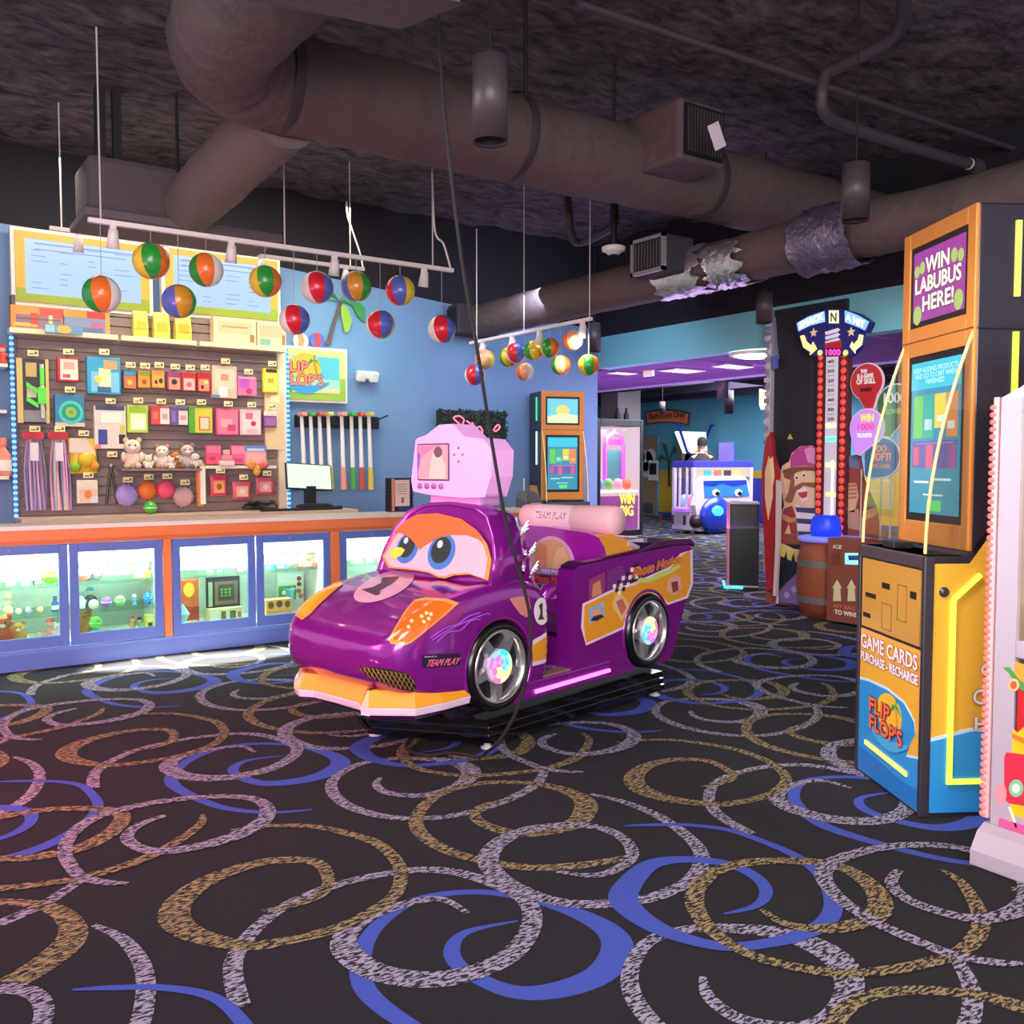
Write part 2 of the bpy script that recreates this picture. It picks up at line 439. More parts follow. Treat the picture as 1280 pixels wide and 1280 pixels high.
def wavy(pts, r, k=10, wob=.02, seed=0):
    rnd = random.Random(seed)
    p = spline(pts, k)
    return p, [r * (1 + rnd.uniform(-wob, wob)) for _ in p]

d = thing('ventilation_duct', 'fat dark wrapped duct running right from an elbow under the ceiling', 'duct', (1.5, 5.2, 3.64))
P, R = wavy([(.15, -4.6, .1), (.12, -2.6, .1), (.08, -1.0, .05), (.05, -.35, 0), (.35, -.02, 0), (1.0, 0, 0), (2.4, 0, 0), (4.2, 0, .02), (6.25, 0, .02)], .28, 12, .03, 1)
MB().tube(P, R, 20).build('duct_sleeve', duct_m, d)
b = MB()
b.loft([[(-.36, -2.2, -.55), (.34, -2.25, -.5), (.36, -1.7, -.38), (-.30, -1.65, -.42)], [(-.3, -2.1, -.1), (.3, -2.1, -.1), (.3, -1.6, 0), (-.3, -1.6, 0)]], sm=False)
b.build('vent_boot', duct_m, d, bevel=.05)
b = MB().box((3.05, -.62, -.12), (3.5, -.1, .30)).build('vent_boot', duct_m, d, bevel=.03)
g = MB().box((3.09, -.64, -.08), (3.46, -.62, .26), 0)
for k in range(12): g.box((3.11 + .029 * k, -.65, -.06), (3.118 + .029 * k, -.635, .24), 1)
g.build('vent_grille', [m('0e0d10', .7), m('4a444a', .6)], b)
for x in (.5, 2.1, 3.9, 5.4):
    MB().lathe([(.29, -.03), (.296, 0), (.29, .03)], (x, 0, 0.01), 'x', 24, cap=False).build('joint_band', m('3f3539', .6), d)

main = d
d = bpy.data.objects.new('branch_duct', None); COL.objects.link(d); d.parent = main; d.location = (.55, .1, -.14)
d['label'] = 'branch duct dropping to a plenum box over the prize wall'
P, R = wavy([(0, 0, .02), (0, .6, 0), (0, 1.4, -.04), (0, 2.1, -.08)], .21, 8, .03, 2)
MB().tube(P, R, 18).build('duct_sleeve', m('7c6d6a', .75, bump=.5, bs=14, var=.2), d)
MB().box((-.72, 2.0, -.2), (.12, 2.55, .2)).build('plenum_box', m('5d5254', .8, bump=.4, bs=12), d, bevel=.05)
MB().box((-.75, 1.95, -.26), (.72, 2.6, -.2)).build('diffuser_plate', m('6d6266', .75, bump=.2), d, bevel=.01)
MB().box((-.62, 2.2, .2), (-.55, 2.27, .82)).box((-.5, 2.2, .2), (-.44, 2.26, .82)).build('hanger_strap', black, d)

d = thing('ventilation_duct', 'lower dark duct with torn silver foil running along the teal header', 'duct', (5.8, 9.0, 3.1))
P, R = wavy([(0, 0, 0), (0, -1.2, 0), (0, -2.6, 0), (0, -4.2, 0), (0, -5.2, 0), (0, -7.4, 0)], .19, 9, .03, 3)
MB().tube(P, R, 18).build('duct_sleeve', m('625350', .65, bump=1.0, bs=10, var=.2), d)
b = MB().box((-.32, -.02, -.17), (.24, .22, .17)).build('end_box', dark_m, d, bevel=.02)
MB().box((-.34, .02, -.12), (-.32, .2, .12)).build('vent_grille', m('0e0d10', .7), b)
b = MB().box((-.42, -3.45, -.06), (-.1, -3.05, .24)).build('vent_boot', dark_m, d, bevel=.02)
g = MB().box((-.44, -3.42, -.03), (-.42, -3.08, .21), 0)
for k in range(9): g.box((-.45, -3.40 + .036 * k, -.02), (-.435, -3.392 + .036 * k, .2), 1)
for q in ((-3.45, -3.42), (-3.08, -3.05)): g.box((-.455, q[0], -.06), (-.42, q[1], .24), 2)
g.box((-.455, -3.45, .21), (-.42, -3.05, .24), 2).box((-.455, -3.45, -.06), (-.42, -3.05, -.03), 2)
g.build('vent_grille', [m('0e0d10', .7), m('5a545a', .5), m('a9a6a8', .4, .5)], b)
rnd = random.Random(4)
for nm, y0, y1, a0, a1 in (('torn_foil', -3.55, -3.05, 2.2, 5.2), ('torn_foil', -4.0, -3.62, 2.6, 5.4)):
    f = MB(); vs = []; n1, n2 = 14, 18
    for i in range(n1 + 1):
        for j in range(n2 + 1):
            a = a0 + (a1 - a0) * j / n2
            rr = .2 + rnd.uniform(0, .022)
            y = y0 + (y1 - y0) * i / n1 + (rnd.uniform(-.07, .07) if i in (0, n1) else 0)
            vs.append((rr * math.cos(a), y, rr * math.sin(a)))
    f.add(vs, [(i * (n2 + 1) + j, i * (n2 + 1) + j + 1, (i + 1) * (n2 + 1) + j + 1, (i + 1) * (n2 + 1) + j) for i in range(n1) for j in range(n2)], 0, True)
    f.build(nm, foil, d, label='torn silver foil patch')
p0 = Vector((5.8, 4.75, 3.1))
f = MB(); vs = []; n1, n2 = 12, 26
for i in range(n1 + 1):
    for j in range(n2 + 1):
        a = 2 * PI * j / n2; rr = .215 + rnd.uniform(0, .04)
        vs.append((rr * math.cos(a), -4.5 - .5 * i / n1, rr * math.sin(a)))
f.add(vs, [(i * (n2 + 1) + j, i * (n2 + 1) + j + 1, (i + 1) * (n2 + 1) + j + 1, (i + 1) * (n2 + 1) + j) for i in range(n1) for j in range(n2)], 0, True)
f.build('crumpled_foil', m('8e86a0', .35, .7, bump=1.0, bs=25), d, label='crumpled foil collar')

# pipes
pipe_m = m('4d434a', .55, bump=.1)
q = [onZ(722, 4, 4.05), onZ(860, 45, 4.05), onZ(1010, 97, 4.05), onZ(1120, 133, 4.05), onZ(1268, 186, 4.05)]
a, b = q[0], q[-1]
t = MB().tube([a + (b - a) * k / 8 for k in range(9)], .022, 10).build('conduit_pipe', pipe_m)
tag(t, 'thin straight dark conduit crossing the upper right of the ceiling', 'pipe')
d = thing('sprinkler_pipe', 'bent dark pipe with a white clip band near its end, upper right', 'pipe')
P = spline([onZ(1130, -30, 4.1), onZ(1122, 40, 4.1), onZ(1062, 78, 4.1), onZ(1034, 92, 4.1), onZ(1027, 118, 3.95), onZ(1031, 142, 3.85), onZ(1060, 158, 3.85), onZ(1140, 184, 3.85), onZ(1222, 208, 3.85)], 6)
MB().tube(P, .042, 12).build('pipe_run', pipe_m, d)
e = P[-1] - P[-4]; e.normalize(); c = P[-1] - e * .12
MB().tube([c - e * .008, c + e * .008], .045, 14).build('clip_band', m('e8e8ea', .4), d, label='white clip band')
MB().tube([P[-1] - e * .03, P[-1] + e * .03], .055, 12).build('pipe_coupling', pipe_m, d)
d = thing('drain_pipe', 'dark u-shaped pipe hanging left of the round smoke detector', 'pipe')
P = spline([onZ(710, 245, 4.2), onZ(711, 268, 3.93), onZ(716, 299, 3.72), onZ(730, 302, 3.7), onZ(766, 283, 3.72), onZ(768, 262, 3.9), onZ(768, 250, 4.2)], 5)
MB().tube(P, .04, 12).build('pipe_run', pipe_m, d)
d = thing('smoke_detector', 'round white detector dome hanging beside a dark pipe under the ceiling', 'smoke detector', onD(767, 312, 8.0))
MB().lathe([(.001, -.045), (.05, -.042), (.075, -.02), (.1, -.012), (.105, .02), (.08, .03), (.001, .03)], n=28).build('dome', white, d)
MB().lathe([(.001, -.052), (.03, -.05), (.034, -.04)], n=16).build('lens', m('2a2a30', .2), d)
MB().tube([(0, 0, .03), (0, 0, 4.25 - d.location.z)], .03, 10).build('stem', black, d)
p = onD(896, 170, 5.9)
d = thing('paper_tag', 'pale paper tag dangling on a wire beside the ceiling vent', 'tag', p)
MB(Matrix.Rotation(-.5, 4, 'Y')).box((-.055, -.002, -.08), (.055, .002, .08)).build('card', m('e9d5e0', .7), d)
MB().tube(spline([(.03, 0, .07), (-.05, .05, .12), (-.16, .1, .22)], 5), .003, 6).build('wire', black, d)
# dark drop rods and straps
for i, (px, ya, yb, dd, lab) in enumerate(((657, 0, 120, 5.6, 'thin black hanger rod dropping to the fat duct, left of centre'), (768, 125, 150, 6.4, 'short black hanger rod just left of the ceiling vent'), (222, 145, 215, 7.0, 'black hanger strap above the branch duct plenum'))):
    a = onD(px, ya, dd); b = onD(px, yb, dd)
    z = 4.27
    tag(MB().tube([(b.x, b.y, b.z), (b.x, b.y, z)], .012, 8).build('hanger_rod', black), lab, 'rod')

# pendant cylinder lamps
cyl_m = m('554a50', .45, .2)
def pendant(px, ya, yb, d, dia, label, top, face=None):
    a, b = onD(px, ya, d), onD(px, yb, d); h = a.z - b.z
    t = thing('pendant_lamp', label, 'lamp', (b.x, b.y, b.z), 0, 'cylinder pendant lamps')
    r = dia / 2
    MB().lathe([(r * .9, .012), (r, 0), (r, h), (.001, h + .004)], n=28, cap=False).lathe([(r * .9, .012), (r * .9, h * .3), (.001, h * .3)], n=28, mi=1, cap=False).build('lamp_shade', [cyl_m, m('2b262b', .5)], t)
    MB().tube([(0, 0, h), (0, 0, top - b.z)], .006, 8).build('cord', black, t)
    MB().lathe([(r * .7, h * .3 - .004), (.001, h * .3 - .006)], n=20, cap=False).build('lens', m('8d8890', .3), t)
    return t
pendant(613, 76, 178, 4.25, .166, 'large dark cylinder pendant hanging in front of the fat duct', 4.27)
pendant(1069, 207, 276, 5.6, .166, 'dark cylinder pendant on a thin cord above the balloon signs', 4.27)
pendant(955, 366, 404, 8.4, .15, 'dark cylinder pendant under the silver foil beside the striker game', 4.27)
pendant(743, 404, 440, 11.0, .15, 'small dark cylinder pendant at the corner of the blue wall', 4.27)
pendant(903, 468, 498, 14.0, .17, 'nearer of the two dark pendants below the purple lit ceiling', 3.3)
pendant(911, 488, 517, 16.5, .16, 'farther of the two dark pendants below the purple lit ceiling', 3.3)
pendant(828, 502, 517, 19.0, .12, 'tiny dark pendant in front of the orange far wall sign', 3.3)

# track lighting
def track_head(par, p, lit, aim=(0, .25, -1), s=1.0):
    h = thing('track_head', '', 'x')
    for k in list(h.keys()): del h[k]
    h.name = 'track_head'; h.parent = par; h.location = p
    MB().box((-.018 * s, -.018 * s, -.05 * s), (.018 * s, .018 * s, 0)).build('adapter', white, h)
    M = Vector(aim).normalized().to_track_quat('Z', 'Y').to_matrix().to_4x4(); M = Matrix.Translation((0, 0, -.075 * s)) @ M
    MB(M).lathe([(.001, -.055 * s), (.028 * s, -.05 * s), (.035 * s, 0), (.042 * s, .07 * s), (.036 * s, .07 * s), (.03 * s, .05 * s), (.001, .045 * s)], n=16).build('lamp_can', white, h)
    MB(M).lathe([(.034 * s, .062 * s), (.001, .064 * s)], n=16, cap=False).build('bulb', glow('fff0d0', 14) if lit else m('e8e0d0', .3), h)
    return h
def on_line(px, a, b):
    lo, hi = 0., 1.
    def prx(t):
        q = a + (b - a) * t - EYE; return 640 + F_PX * q.dot(_rt) / q.dot(_fw)
    for _ in range(40):
        mi = (lo + hi) / 2
        if prx(mi) < px: lo = mi
        else: hi = mi
    return a + (b - a) * lo
def track(label, a, b, heads, rods):
    t = thing('light_track', label, 'track light', a)
    e = (b - a); L = e.length; e.normalize(); n = Vector((-e.y, e.x, 0))
    MB().loft([[(s * e) + n * u + Vector((0, 0, v)) for u, v in ((-.018, -.015), (.018, -.015), (.018, .015), (-.018, .015))] for s in (0, L)], sm=False).build('rail', white, t)
    for px, lit in heads:
        q = on_line(px, a, b) - a; track_head(t, q + Vector((0, 0, -.015)), lit)
    for px, top in rods:
        q = on_line(px, a, b) - a
        MB().tube([q, q + Vector((0, 0, top - a.z))], .006, 6).build('hanger_rod', m('d8d0cc', .5), t)
    return t
TA, TB = onY(110, 275, 6.5), onY(566, 338, 6.5); TA.z = TB.z = (TA.z + TB.z) / 2
UA, UB = onY(62, 287, 8.0), onY(455, 335, 8.0); UA.z = UB.z = (UA.z + UB.z) / 2
VA, VB = onX(588, 430, 5.45), onX(739, 397, 5.45); VA.z = VB.z = (VA.z + VB.z) / 2
ta = track('long white front light track above the prize counter carrying beach balls', TA, TB, [(141, 0), (289, 0), (418, 0), (530, 0)], [(126, 4.25), (356, 4.25), (541, 4.25)])
MB().tube(spline([Vector((0, 0, 0)) + on_line(541, TA, TB) - TA + Vector((0, 0, .75)), on_line(541, TA, TB) - TA + Vector((.02, 0, .3)), on_line(552, TA, TB) - TA + Vector((.02, 0, .2)), on_line(563, TA, TB) - TA + Vector((0, 0, .02))], 6), .008, 6).build('feed_cord', white, ta)
tb = track('white rear light track close to the menu boards', UA, UB, [(98, 1), (206, 1), (326, 1), (432, 1)], [(77, 4.25), (438, 4.25)])
MB().tube(spline([on_line(434, UA, UB) - UA + Vector((0, 0, .6)), on_line(436, UA, UB) - UA + Vector((0, 0, .45)), on_line(450, UA, UB) - UA + Vector((0, 0, .15)), on_line(454, UA, UB) - UA], 6), .008, 6).build('feed_cord', white, tb)
tv = track('white light track with a lit lamp at the end of the blue wall', VA, VB, [(603, 0), (640, 0), (674, 1), (728, 1)], [(596, 4.0), (655, 4.25), (737, 4.25)])
spot('track_lamp_light', onD(728, 412, 8.3), (6.6, 8.2, .9), 40, (1, .85, .62), 70)
for px, tx in ((98, 1.2), (206, 2.0), (326, 3.0), (432, 4.0)):
    q = on_line(px, UA, UB); spot('track_lamp_light', (q.x, q.y, q.z - .2), (tx, 9.2, 1.8), 14, (1, .82, .55), 75)

# beach balls
BALL = {'Y': 'f2d23a', 'G': '2fa03c', 'O': 'f07a2c', 'W': 'f6f1ea', 'R': 'e0263a', 'B': '5a6fc4', 'C': 'd79a30', 'L': '9fd23c', 'P': 'f0b48a'}
def beach_ball(px, py, dpx, cols, turn, label, line, off=0.0):
    q = on_line(px, *line); c = onD(px, py, (q - EYE).dot(_fw)); c = Vector((q.x + off, q.y + off * .1, c.z)); r = sz(dpx, c) / 2
    t = thing('beach_ball', label, 'beach ball', c, 0, 'hanging beach balls')
    face = math.atan2(-c.y, -c.x)
    n = 36; k = 14; mb = MB(); per = n // 6
    secs = []
    for i in range(k + 1):
        a = PI * i / k; q = max(math.sin(a), .0005)
        secs.append([(r * q * math.cos(2 * PI * j / n), r * q * math.sin(2 * PI * j / n), -r * math.cos(a)) for j in range(n)])
    M = Matrix.Rotation(face + turn, 4, 'Z') @ Matrix.Rotation(.12, 4, 'X'); mb.M = M
    for s in range(6):
        idx = [s * per + j for j in range(per + 1)]
        vs = [secs[i][j % n] for i in range(k + 1) for j in idx]
        w = per + 1
        mb.add(vs, [(i * w + j, i * w + j + 1, (i + 1) * w + j + 1, (i + 1) * w + j) for i in range(k) for j in range(per)], s, True)
    mb.build('panels', [m(BALL[x], .3, coat=.4) for x in cols], t)
    for e in (1, -1):
        MB(M).lathe([(r * .14, e * r * .985), (.001, e * r * 1.005)], n=12, cap=False).build('end_cap', m('f6f1ea', .4), t)
    MB().tube([(0, 0, r), (-off, -off * .1, line[0].z - c.z - .014)], .0025, 5).build('string', m('b8b0b0', .6), t)
T1, T3 = (TA, TB), (VA, VB)
# colours run left to right from the panel facing the eye
def six(l, c, r): return [c, r, 'W' if 'B' not in (l, c, r) else 'Y', 'B' if 'R' in (l, c, r) else 'Y', 'R' if 'B' in (l, c, r) else 'G', l]
for a in (
 (188, 326, 45, 'YGO', -.5, 'yellow, green and orange ball between the two menu boards'),
 (125, 367, 46, 'GOW', -.55, 'green and orange ball hanging lowest in front of the left menu board'),
 (257, 337, 42, 'GOW', -.55, 'green and orange ball hanging in front of the right menu board'),
 (222, 376, 42, 'BCG', -.2, 'blue and ochre ball hanging low between the menu boards'),
 (331, 351, 40, 'YGO', -.5, 'yellow, green and orange ball at the right end of the right menu board'),
 (396, 359, 40, 'WRB', -.55, 'white, red and blue ball nearest the right of the menu boards'),
 (367, 399, 38, 'WRB', -.6, 'red and white ball in front of the right end of the prize shelf'),
 (445, 358, 38, 'BCG', -.6, 'blue, ochre and green ball in front of the palm mural'),
 (500, 363, 37, 'RBY', -.6, 'red, blue and yellow ball near the right end of the front track'),
 (475, 405, 36, 'WRB', -1.05, 'white and red ball hanging low, halves split down the middle'),
 (552, 411, 35, 'WRB', -.6, 'white, red and blue ball at the right end of the front track')):
    beach_ball(*a[:3], six(*a[3]), a[4], a[5], T1)
for a in (
 (594, 469, 25, 'YLG', -.5, 'lime and yellow ball, lowest at the far left of the short track'),
 (612, 470, 26, 'WRB', -1.0, 'white and red ball, low on the left of the short track', -.2),
 (606, 449, 25, 'OPY', -.5, 'orange ball directly below the left end of the short track'),
 (625, 445, 25, 'GYO', -.8, 'green and yellow ball, second high one of the short track', .12),
 (645, 441, 26, 'WRB', -1.0, 'white and red ball high in the middle of the short track'),
 (667, 438, 26, 'GYO', -.4, 'green, yellow and orange ball beside the lit track lamp'),
 (687, 435, 25, 'YGO', -.9, 'yellow and green ball right of the lit track lamp'),
 (716, 425, 26, 'OPW', -.6, 'orange and white ball highest near the right end of the short track'),
 (656, 464, 23, 'OPW', -.6, 'small orange and white ball hanging low under the short track'),
 (701, 456, 25, 'GPO', -.6, 'pale orange ball with a green edge, low on the short track'),
 (736, 456, 27, 'YGO', -.5, 'yellow, green and orange ball, rightmost and low on the short track')):
    beach_ball(*a[:3], six(*a[3]), a[4], a[5], T3, a[6] if len(a) > 6 else 0.0)
# ================================================================== prize counter
CY = 7.2
blue = m('5e7cc8', .45, coat=.2); orange = m('ee8a4e', .45, coat=.2); cream = m('f3ead8', .4)
def cx(px, y=CY): return onY(px, 690, y).x
DX = [(2 * cx(84.5) - cx(204) , cx(84.5)), (cx(85.5), cx(203)), (cx(214), cx(318.5)), (cx(319.5), cx(412)), (cx(424), cx(424) + .66), (cx(424) + .67, cx(424) + 1.33)]
ZT, ZB = .885, .14
xl, xr = DX[0][0], 5.45
t = thing('prize_counter', 'long pale worktop with an orange front rail over the lit display cases', 'counter', (xl, CY, 0))
MB().box((0, -.03, .985), (xr - xl, .33, 1.02)).build('worktop', cream, t, bevel=.006)
MB().box((0, -.012, ZT), (xr - xl, .03, .985)).build('front_rail', orange, t, bevel=.004)
MB().box((0, -.022, ZT), (xr - xl, -.012, ZT + .028)).build('rail_moulding', m('d8743c', .45), t, bevel=.003)
t = thing('counter_plinth', 'blue kick board along the floor under the display cases', 'plinth', (xl, CY, 0))
MB().box((0, -.015, .002), (xr - xl, .05, ZB)).build('kick_board', blue, t, bevel=.004)
MB().box((0, -.022, ZB - .02), (xr - xl, -.015, ZB)).build('top_bead', m('6f8ad0', .45), t)
for i, (a, lab) in enumerate(((cx(203), 'orange upright post between the second and third display doors'), (cx(412), 'orange upright post between the fourth and fifth display doors'))):
    w = (cx(214) - cx(203)) if i == 0 else (cx(424) - cx(412))
    tag(MB().box((a + .004, CY - .02, ZB), (a + w - .004, CY + .05, ZT)).build('counter_post', orange, bevel=.004), lab, 'post')
SH = [onY(145, 703, 7.45).z, onY(145, 724, 7.45).z, onY(145, 758, 7.45).z, onY(145, 800, 7.45).z]
glassm = clear('e6f4f0', .10)
def case(a, b, nd, label, shelves):
    t = thing('display_case', label, 'display case', (a, CY, 0), 0, 'glass display cases'); w = b - a; D = .58
    c = MB().box((0, D - .02, ZB), (w, D, ZT), 1).box((0, .04, ZB), (w, D, ZB + .03), 2)
    c.box((0, .03, ZB), (.015, D, ZT), 2).box((w - .015, .03, ZB), (w, D, ZT), 2).box((0, .04, ZT - .02), (w, D, ZT), 2)
    c.build('carcass', [blue, m('c6cfc6', .5, var=.35, bs=14), m('ece6dc', .5)], t)
    for k in shelves:
        MB().box((.016, .07, SH[k] - .008), (w - .016, D - .03, SH[k])).build('shelf', clear('eefaf5', .14) if k else clear('f8fcf6', .2), t)
    MB().box((.03, .06, ZT - .034), (w - .03, .085, ZT - .02)).build('light_bar', glow('f4fff4', 2.5), t)
    for (da, db) in nd:
        x0, x1 = da - a, db - a; fwid = .062
        z0, z1 = ZB + .008, ZT - .006
        f = MB()
        f.box((x0 + .003, -.018, z0), (x0 + fwid, .012, z1)).box((x1 - fwid, -.018, z0), (x1 - .003, .012, z1))
        f.box((x0 + fwid, -.018, z0), (x1 - fwid, .012, z0 + fwid + .02)).box((x0 + fwid, -.018, z1 - fwid), (x1 - fwid, .012, z1))
        d = f.build('door', blue, t, bevel=.003)
        MB().box((x0 + fwid, -.006, z0 + fwid + .02), (x1 - fwid, -.002, z1 - fwid)).build('pane', glassm, d)
        MB().lathe([(.001, -.034), (.008, -.033), (.009, -.018)], ((x0 + x1) / 2 - .04, 0, z1 - .03), 'y', 12).build('lock', steel, d)
    l = area('case_light', ((a + b) / 2, CY + .16, ZT - .05), ((a + b) / 2, CY + .34, .3), w * .9, 40 * w, (.97, 1, .95), .06)
    return t
case(DX[0][0], DX[1][1], DX[0:2], 'leftmost lit display case with purple blue doors and small toys', (0, 1, 2))
case(DX[2][0], DX[3][1], DX[2:4], 'middle lit display case holding boxed games, behind the car nose', (0, 1))
case(DX[4][0], DX[5][1], DX[4:6], 'right lit display case mostly hidden behind the purple ride car', (0, 1, 2))

# ---- small builders for prizes
def art(h): return m(h, .45)
def plush(name, label, cat, c, h, col, ear=None, group=None, belly=None):
    """sitting soft toy, h high, its base at c, facing -Y"""
    t = thing(name, label, cat, c, random.uniform(-.35, .35), group)
    fm = m(col, .95, bump=.6, bs=60); em = m(ear or col, .95)
    MB().ball((0, 0, h * .30), (h * .27, h * .22, h * .30), 14, 8).build('body', fm, t)
    hd_ = MB().ball((0, -h * .06, h * .72), (h * .26, h * .23, h * .24), 14, 8).build('head', fm, t)
    for s in (-1, 1):
        MB().ball((s * h * .2, -h * .03, h * .93), (h * .09, h * .06, h * .10), 8, 6).build('ear', em, hd_)
        MB().ball((s * h * .27, -h * .12, h * .38), (h * .09, h * .11, h * .17), 8, 6).build('arm', fm, t)
        MB().ball((s * h * .17, -h * .23, h * .1), (h * .11, h * .16, h * .1), 8, 6).build('foot', em, t)
        MB().ball((s * h * .09, -h * .27, h * .77), h * .03, 6, 4).build('eye', m('18141a', .2), hd_)
    MB().ball((0, -h * .27, h * .66), (h * .10, h * .06, h * .07), 8, 6).build('muzzle', m(belly or 'f3e6d6', .9), hd_)
    return t
def boxed(name, label, cat, c, w, h, d, body, panels, group=None):
    """carton with its printed front; panels are (u0,v0,u1,v1,colour) in parts of the front"""
    t = thing(name, label, cat, c, 0, group)
    MB().box((-w / 2, -d / 2, 0), (w / 2, d / 2, h)).build('carton', art(body), t, bevel=min(w, h) * .02)
    for k, (a, b, e, f, col) in enumerate(panels):
        if isinstance(col, tuple):
            MB().prism(circ(0, 0, .5, 18), .0015, ((a + e) / 2 * w - w / 2, -d / 2 - .0005 - k * .0012, (b + f) / 2 * h), (w * (e - a), 0, 0), (0, 0, h * (f - b))).build('print', art(col[0]), t)
        else:
            MB().box((a * w - w / 2, -d / 2 - .001 - k * .0012, b * h), (e * w - w / 2, -d / 2 + .001, f * h)).build('print', art(col), t)
    return t
def orb(name, label, cat, c, r, col, group=None, spots=None):
    t = thing(name, label, cat, c, 0, group)
    MB().ball((0, 0, r), r, 16, 10).build('shell', m(col, .35, coat=.3), t)
    MB().lathe([(r * 1.01, -r * .08), (r * 1.03, 0), (r * 1.01, r * .08)], (0, 0, r), 'z', 18, cap=False).build('seam', m(spots or 'f4f0ea', .4), t)
    return t
def figure(name, label, cat, c, h, col, hat, group=None):
    t = thing(name, label, cat, c, 0, group)
    MB().lathe([(.001, 0), (h * .22, 0), (h * .24, h * .08), (h * .14, h * .3), (h * .2, h * .5), (h * .1, h * .62), (.001, h * .63)], n=14).build('torso', m(col, .4), t)
    hh = MB().ball((0, 0, h * .76), h * .18, 12, 8).build('head', m('f2d8c0', .5), t)
    MB().lathe([(h * .24, h * .82), (h * .18, h * .86), (h * .12, h * .99), (.001, h)], n=12).build('hat', m(hat, .5), hh)
    for s in (-1, 1): MB().tube([(s * h * .16, 0, h * .52), (s * h * .3, -h * .08, h * .36)], h * .05, 6).build('arm', m(col, .4), t)
    return t
def bottle(name, label, cat, c, h, col, cap, group=None):
    t = thing(name, label, cat, c, 0, group)
    MB().lathe([(.001, 0), (h * .2, 0), (h * .22, h * .05), (h * .22, h * .55), (h * .1, h * .72), (h * .1, h * .8), (.001, h * .8)], n=14).build('bottle_body', m(col, .2), t)
    MB().lathe([(h * .12, h * .78), (h * .12, h), (.001, h)], n=12).build('cap', m(cap, .4), t)
    MB().lathe([(h * .224, h * .14), (h * .224, h * .42)], n=14, cap=False).build('wrap', m('f4f0e4', .5), t)
    return t
def at_shelf(px, k, y=7.45):
    p = onY(px, 760, y); return (p.x, y, SH[k] + .0005 if k < 3 else ZB + .031)
PXM = 1150 / 7.0
def L(n, px, y=7.45): return sz(n, onY(px, 760, y))
G = 'small prizes in the display cases'
# first door
orb('spiky_ball', 'lime green ball on the upper shelf of the first display door', 'toy', at_shelf(64, 1, 7.42), L(11, 64), '9be22a', G)
plush('plush_bear', 'orange tan plush lying at the floor of the first display door', 'plush toy', at_shelf(23, 3, 7.36), L(27, 23), 'e8b45a', 'd89a40', G)
plush('plush_toy', 'red and peach plush at the far left bottom of the first display door', 'plush toy', at_shelf(3, 3, 7.36), L(38, 3), 'e27a52', 'c8402c', G)
figure('toy_figure', 'pink hatted toy figure at the bottom right of the first display door', 'toy', at_shelf(62, 3, 7.42), L(26, 62), 'f2a69a', 'e2554e', G)
plush('plush_cat', 'white plush at the bottom right edge of the first display door', 'plush toy', at_shelf(73, 3, 7.34), L(22, 73), 'f6eee6', 'e8d6d0', G)
figure('toy_figure', 'small pale figure beside the plushes on the first case floor', 'toy', at_shelf(49, 3, 7.4), L(13, 49), 'f0cdb8', 'd89080', G)
for px, r, c, w in ((10, 6, 'f0d6b0', 'cream'), (23, 4, 'e6e8b8', 'pale yellow'), (36, 4, 'b8cde8', 'pale blue'), (50, 4, 'f0e27a', 'yellow')):
    orb('bouncy_ball', w + ' bouncy ball on the middle shelf of the first display door', 'ball', at_shelf(px, 2), L(r, px), c, G)
figure('toy_figure', 'pale toy figure standing at left on the middle glass shelf', 'toy', at_shelf(10, 2, 7.58), L(26, 10), 'd9cfae', 'c9b58e', G)
bottle('toy_bottle', 'dark framed bottle at the right of the first door middle shelf', 'bottle', at_shelf(69, 2), L(19, 69), '4a5ea8', '26304e', G)
for px, c, w in ((14, 'f0a8b0', 'pink'), (33, 'c8d890', 'green'), (48, '3a3a46', 'black')):
    boxed('toy_box', 'tiny %s carton on the upper glass shelf of the first display door' % w, 'box', at_shelf(px, 1), L(9, px), L(5, px), .05, c, [(.1, .15, .9, .8, 'f3ead0')], G)
TOPC = (('8fd8c8', 'mint'), ('e8c070', 'amber'), ('a8b8e8', 'lavender'), ('b6dc6a', 'lime'), ('f0b0a0', 'coral'))
for n, (px, w1) in enumerate(((12, 'first'), (34, 'first'), (58, 'first'), (108, 'second'), (126, 'second'), (143, 'second'), (162, 'second'), (180, 'second'), (232, 'third'), (252, 'third'), (276, 'third'), (298, 'third'), (338, 'fourth'), (360, 'fourth'), (384, 'fourth'), (446, 'fifth'), (464, 'fifth'), (480, 'fifth'))):
    c, w = TOPC[n % 5]
    boxed('toy_box', '%s coloured small carton on the top shelf behind the %s display door' % (w, w1), 'box', at_shelf(px, 0), L(13, px), L(7, px), .06, c, [(.12, .2, .7, .8, 'f6f2e4'), (.3, .3, .6, .7, ('e86a5a',))], G)
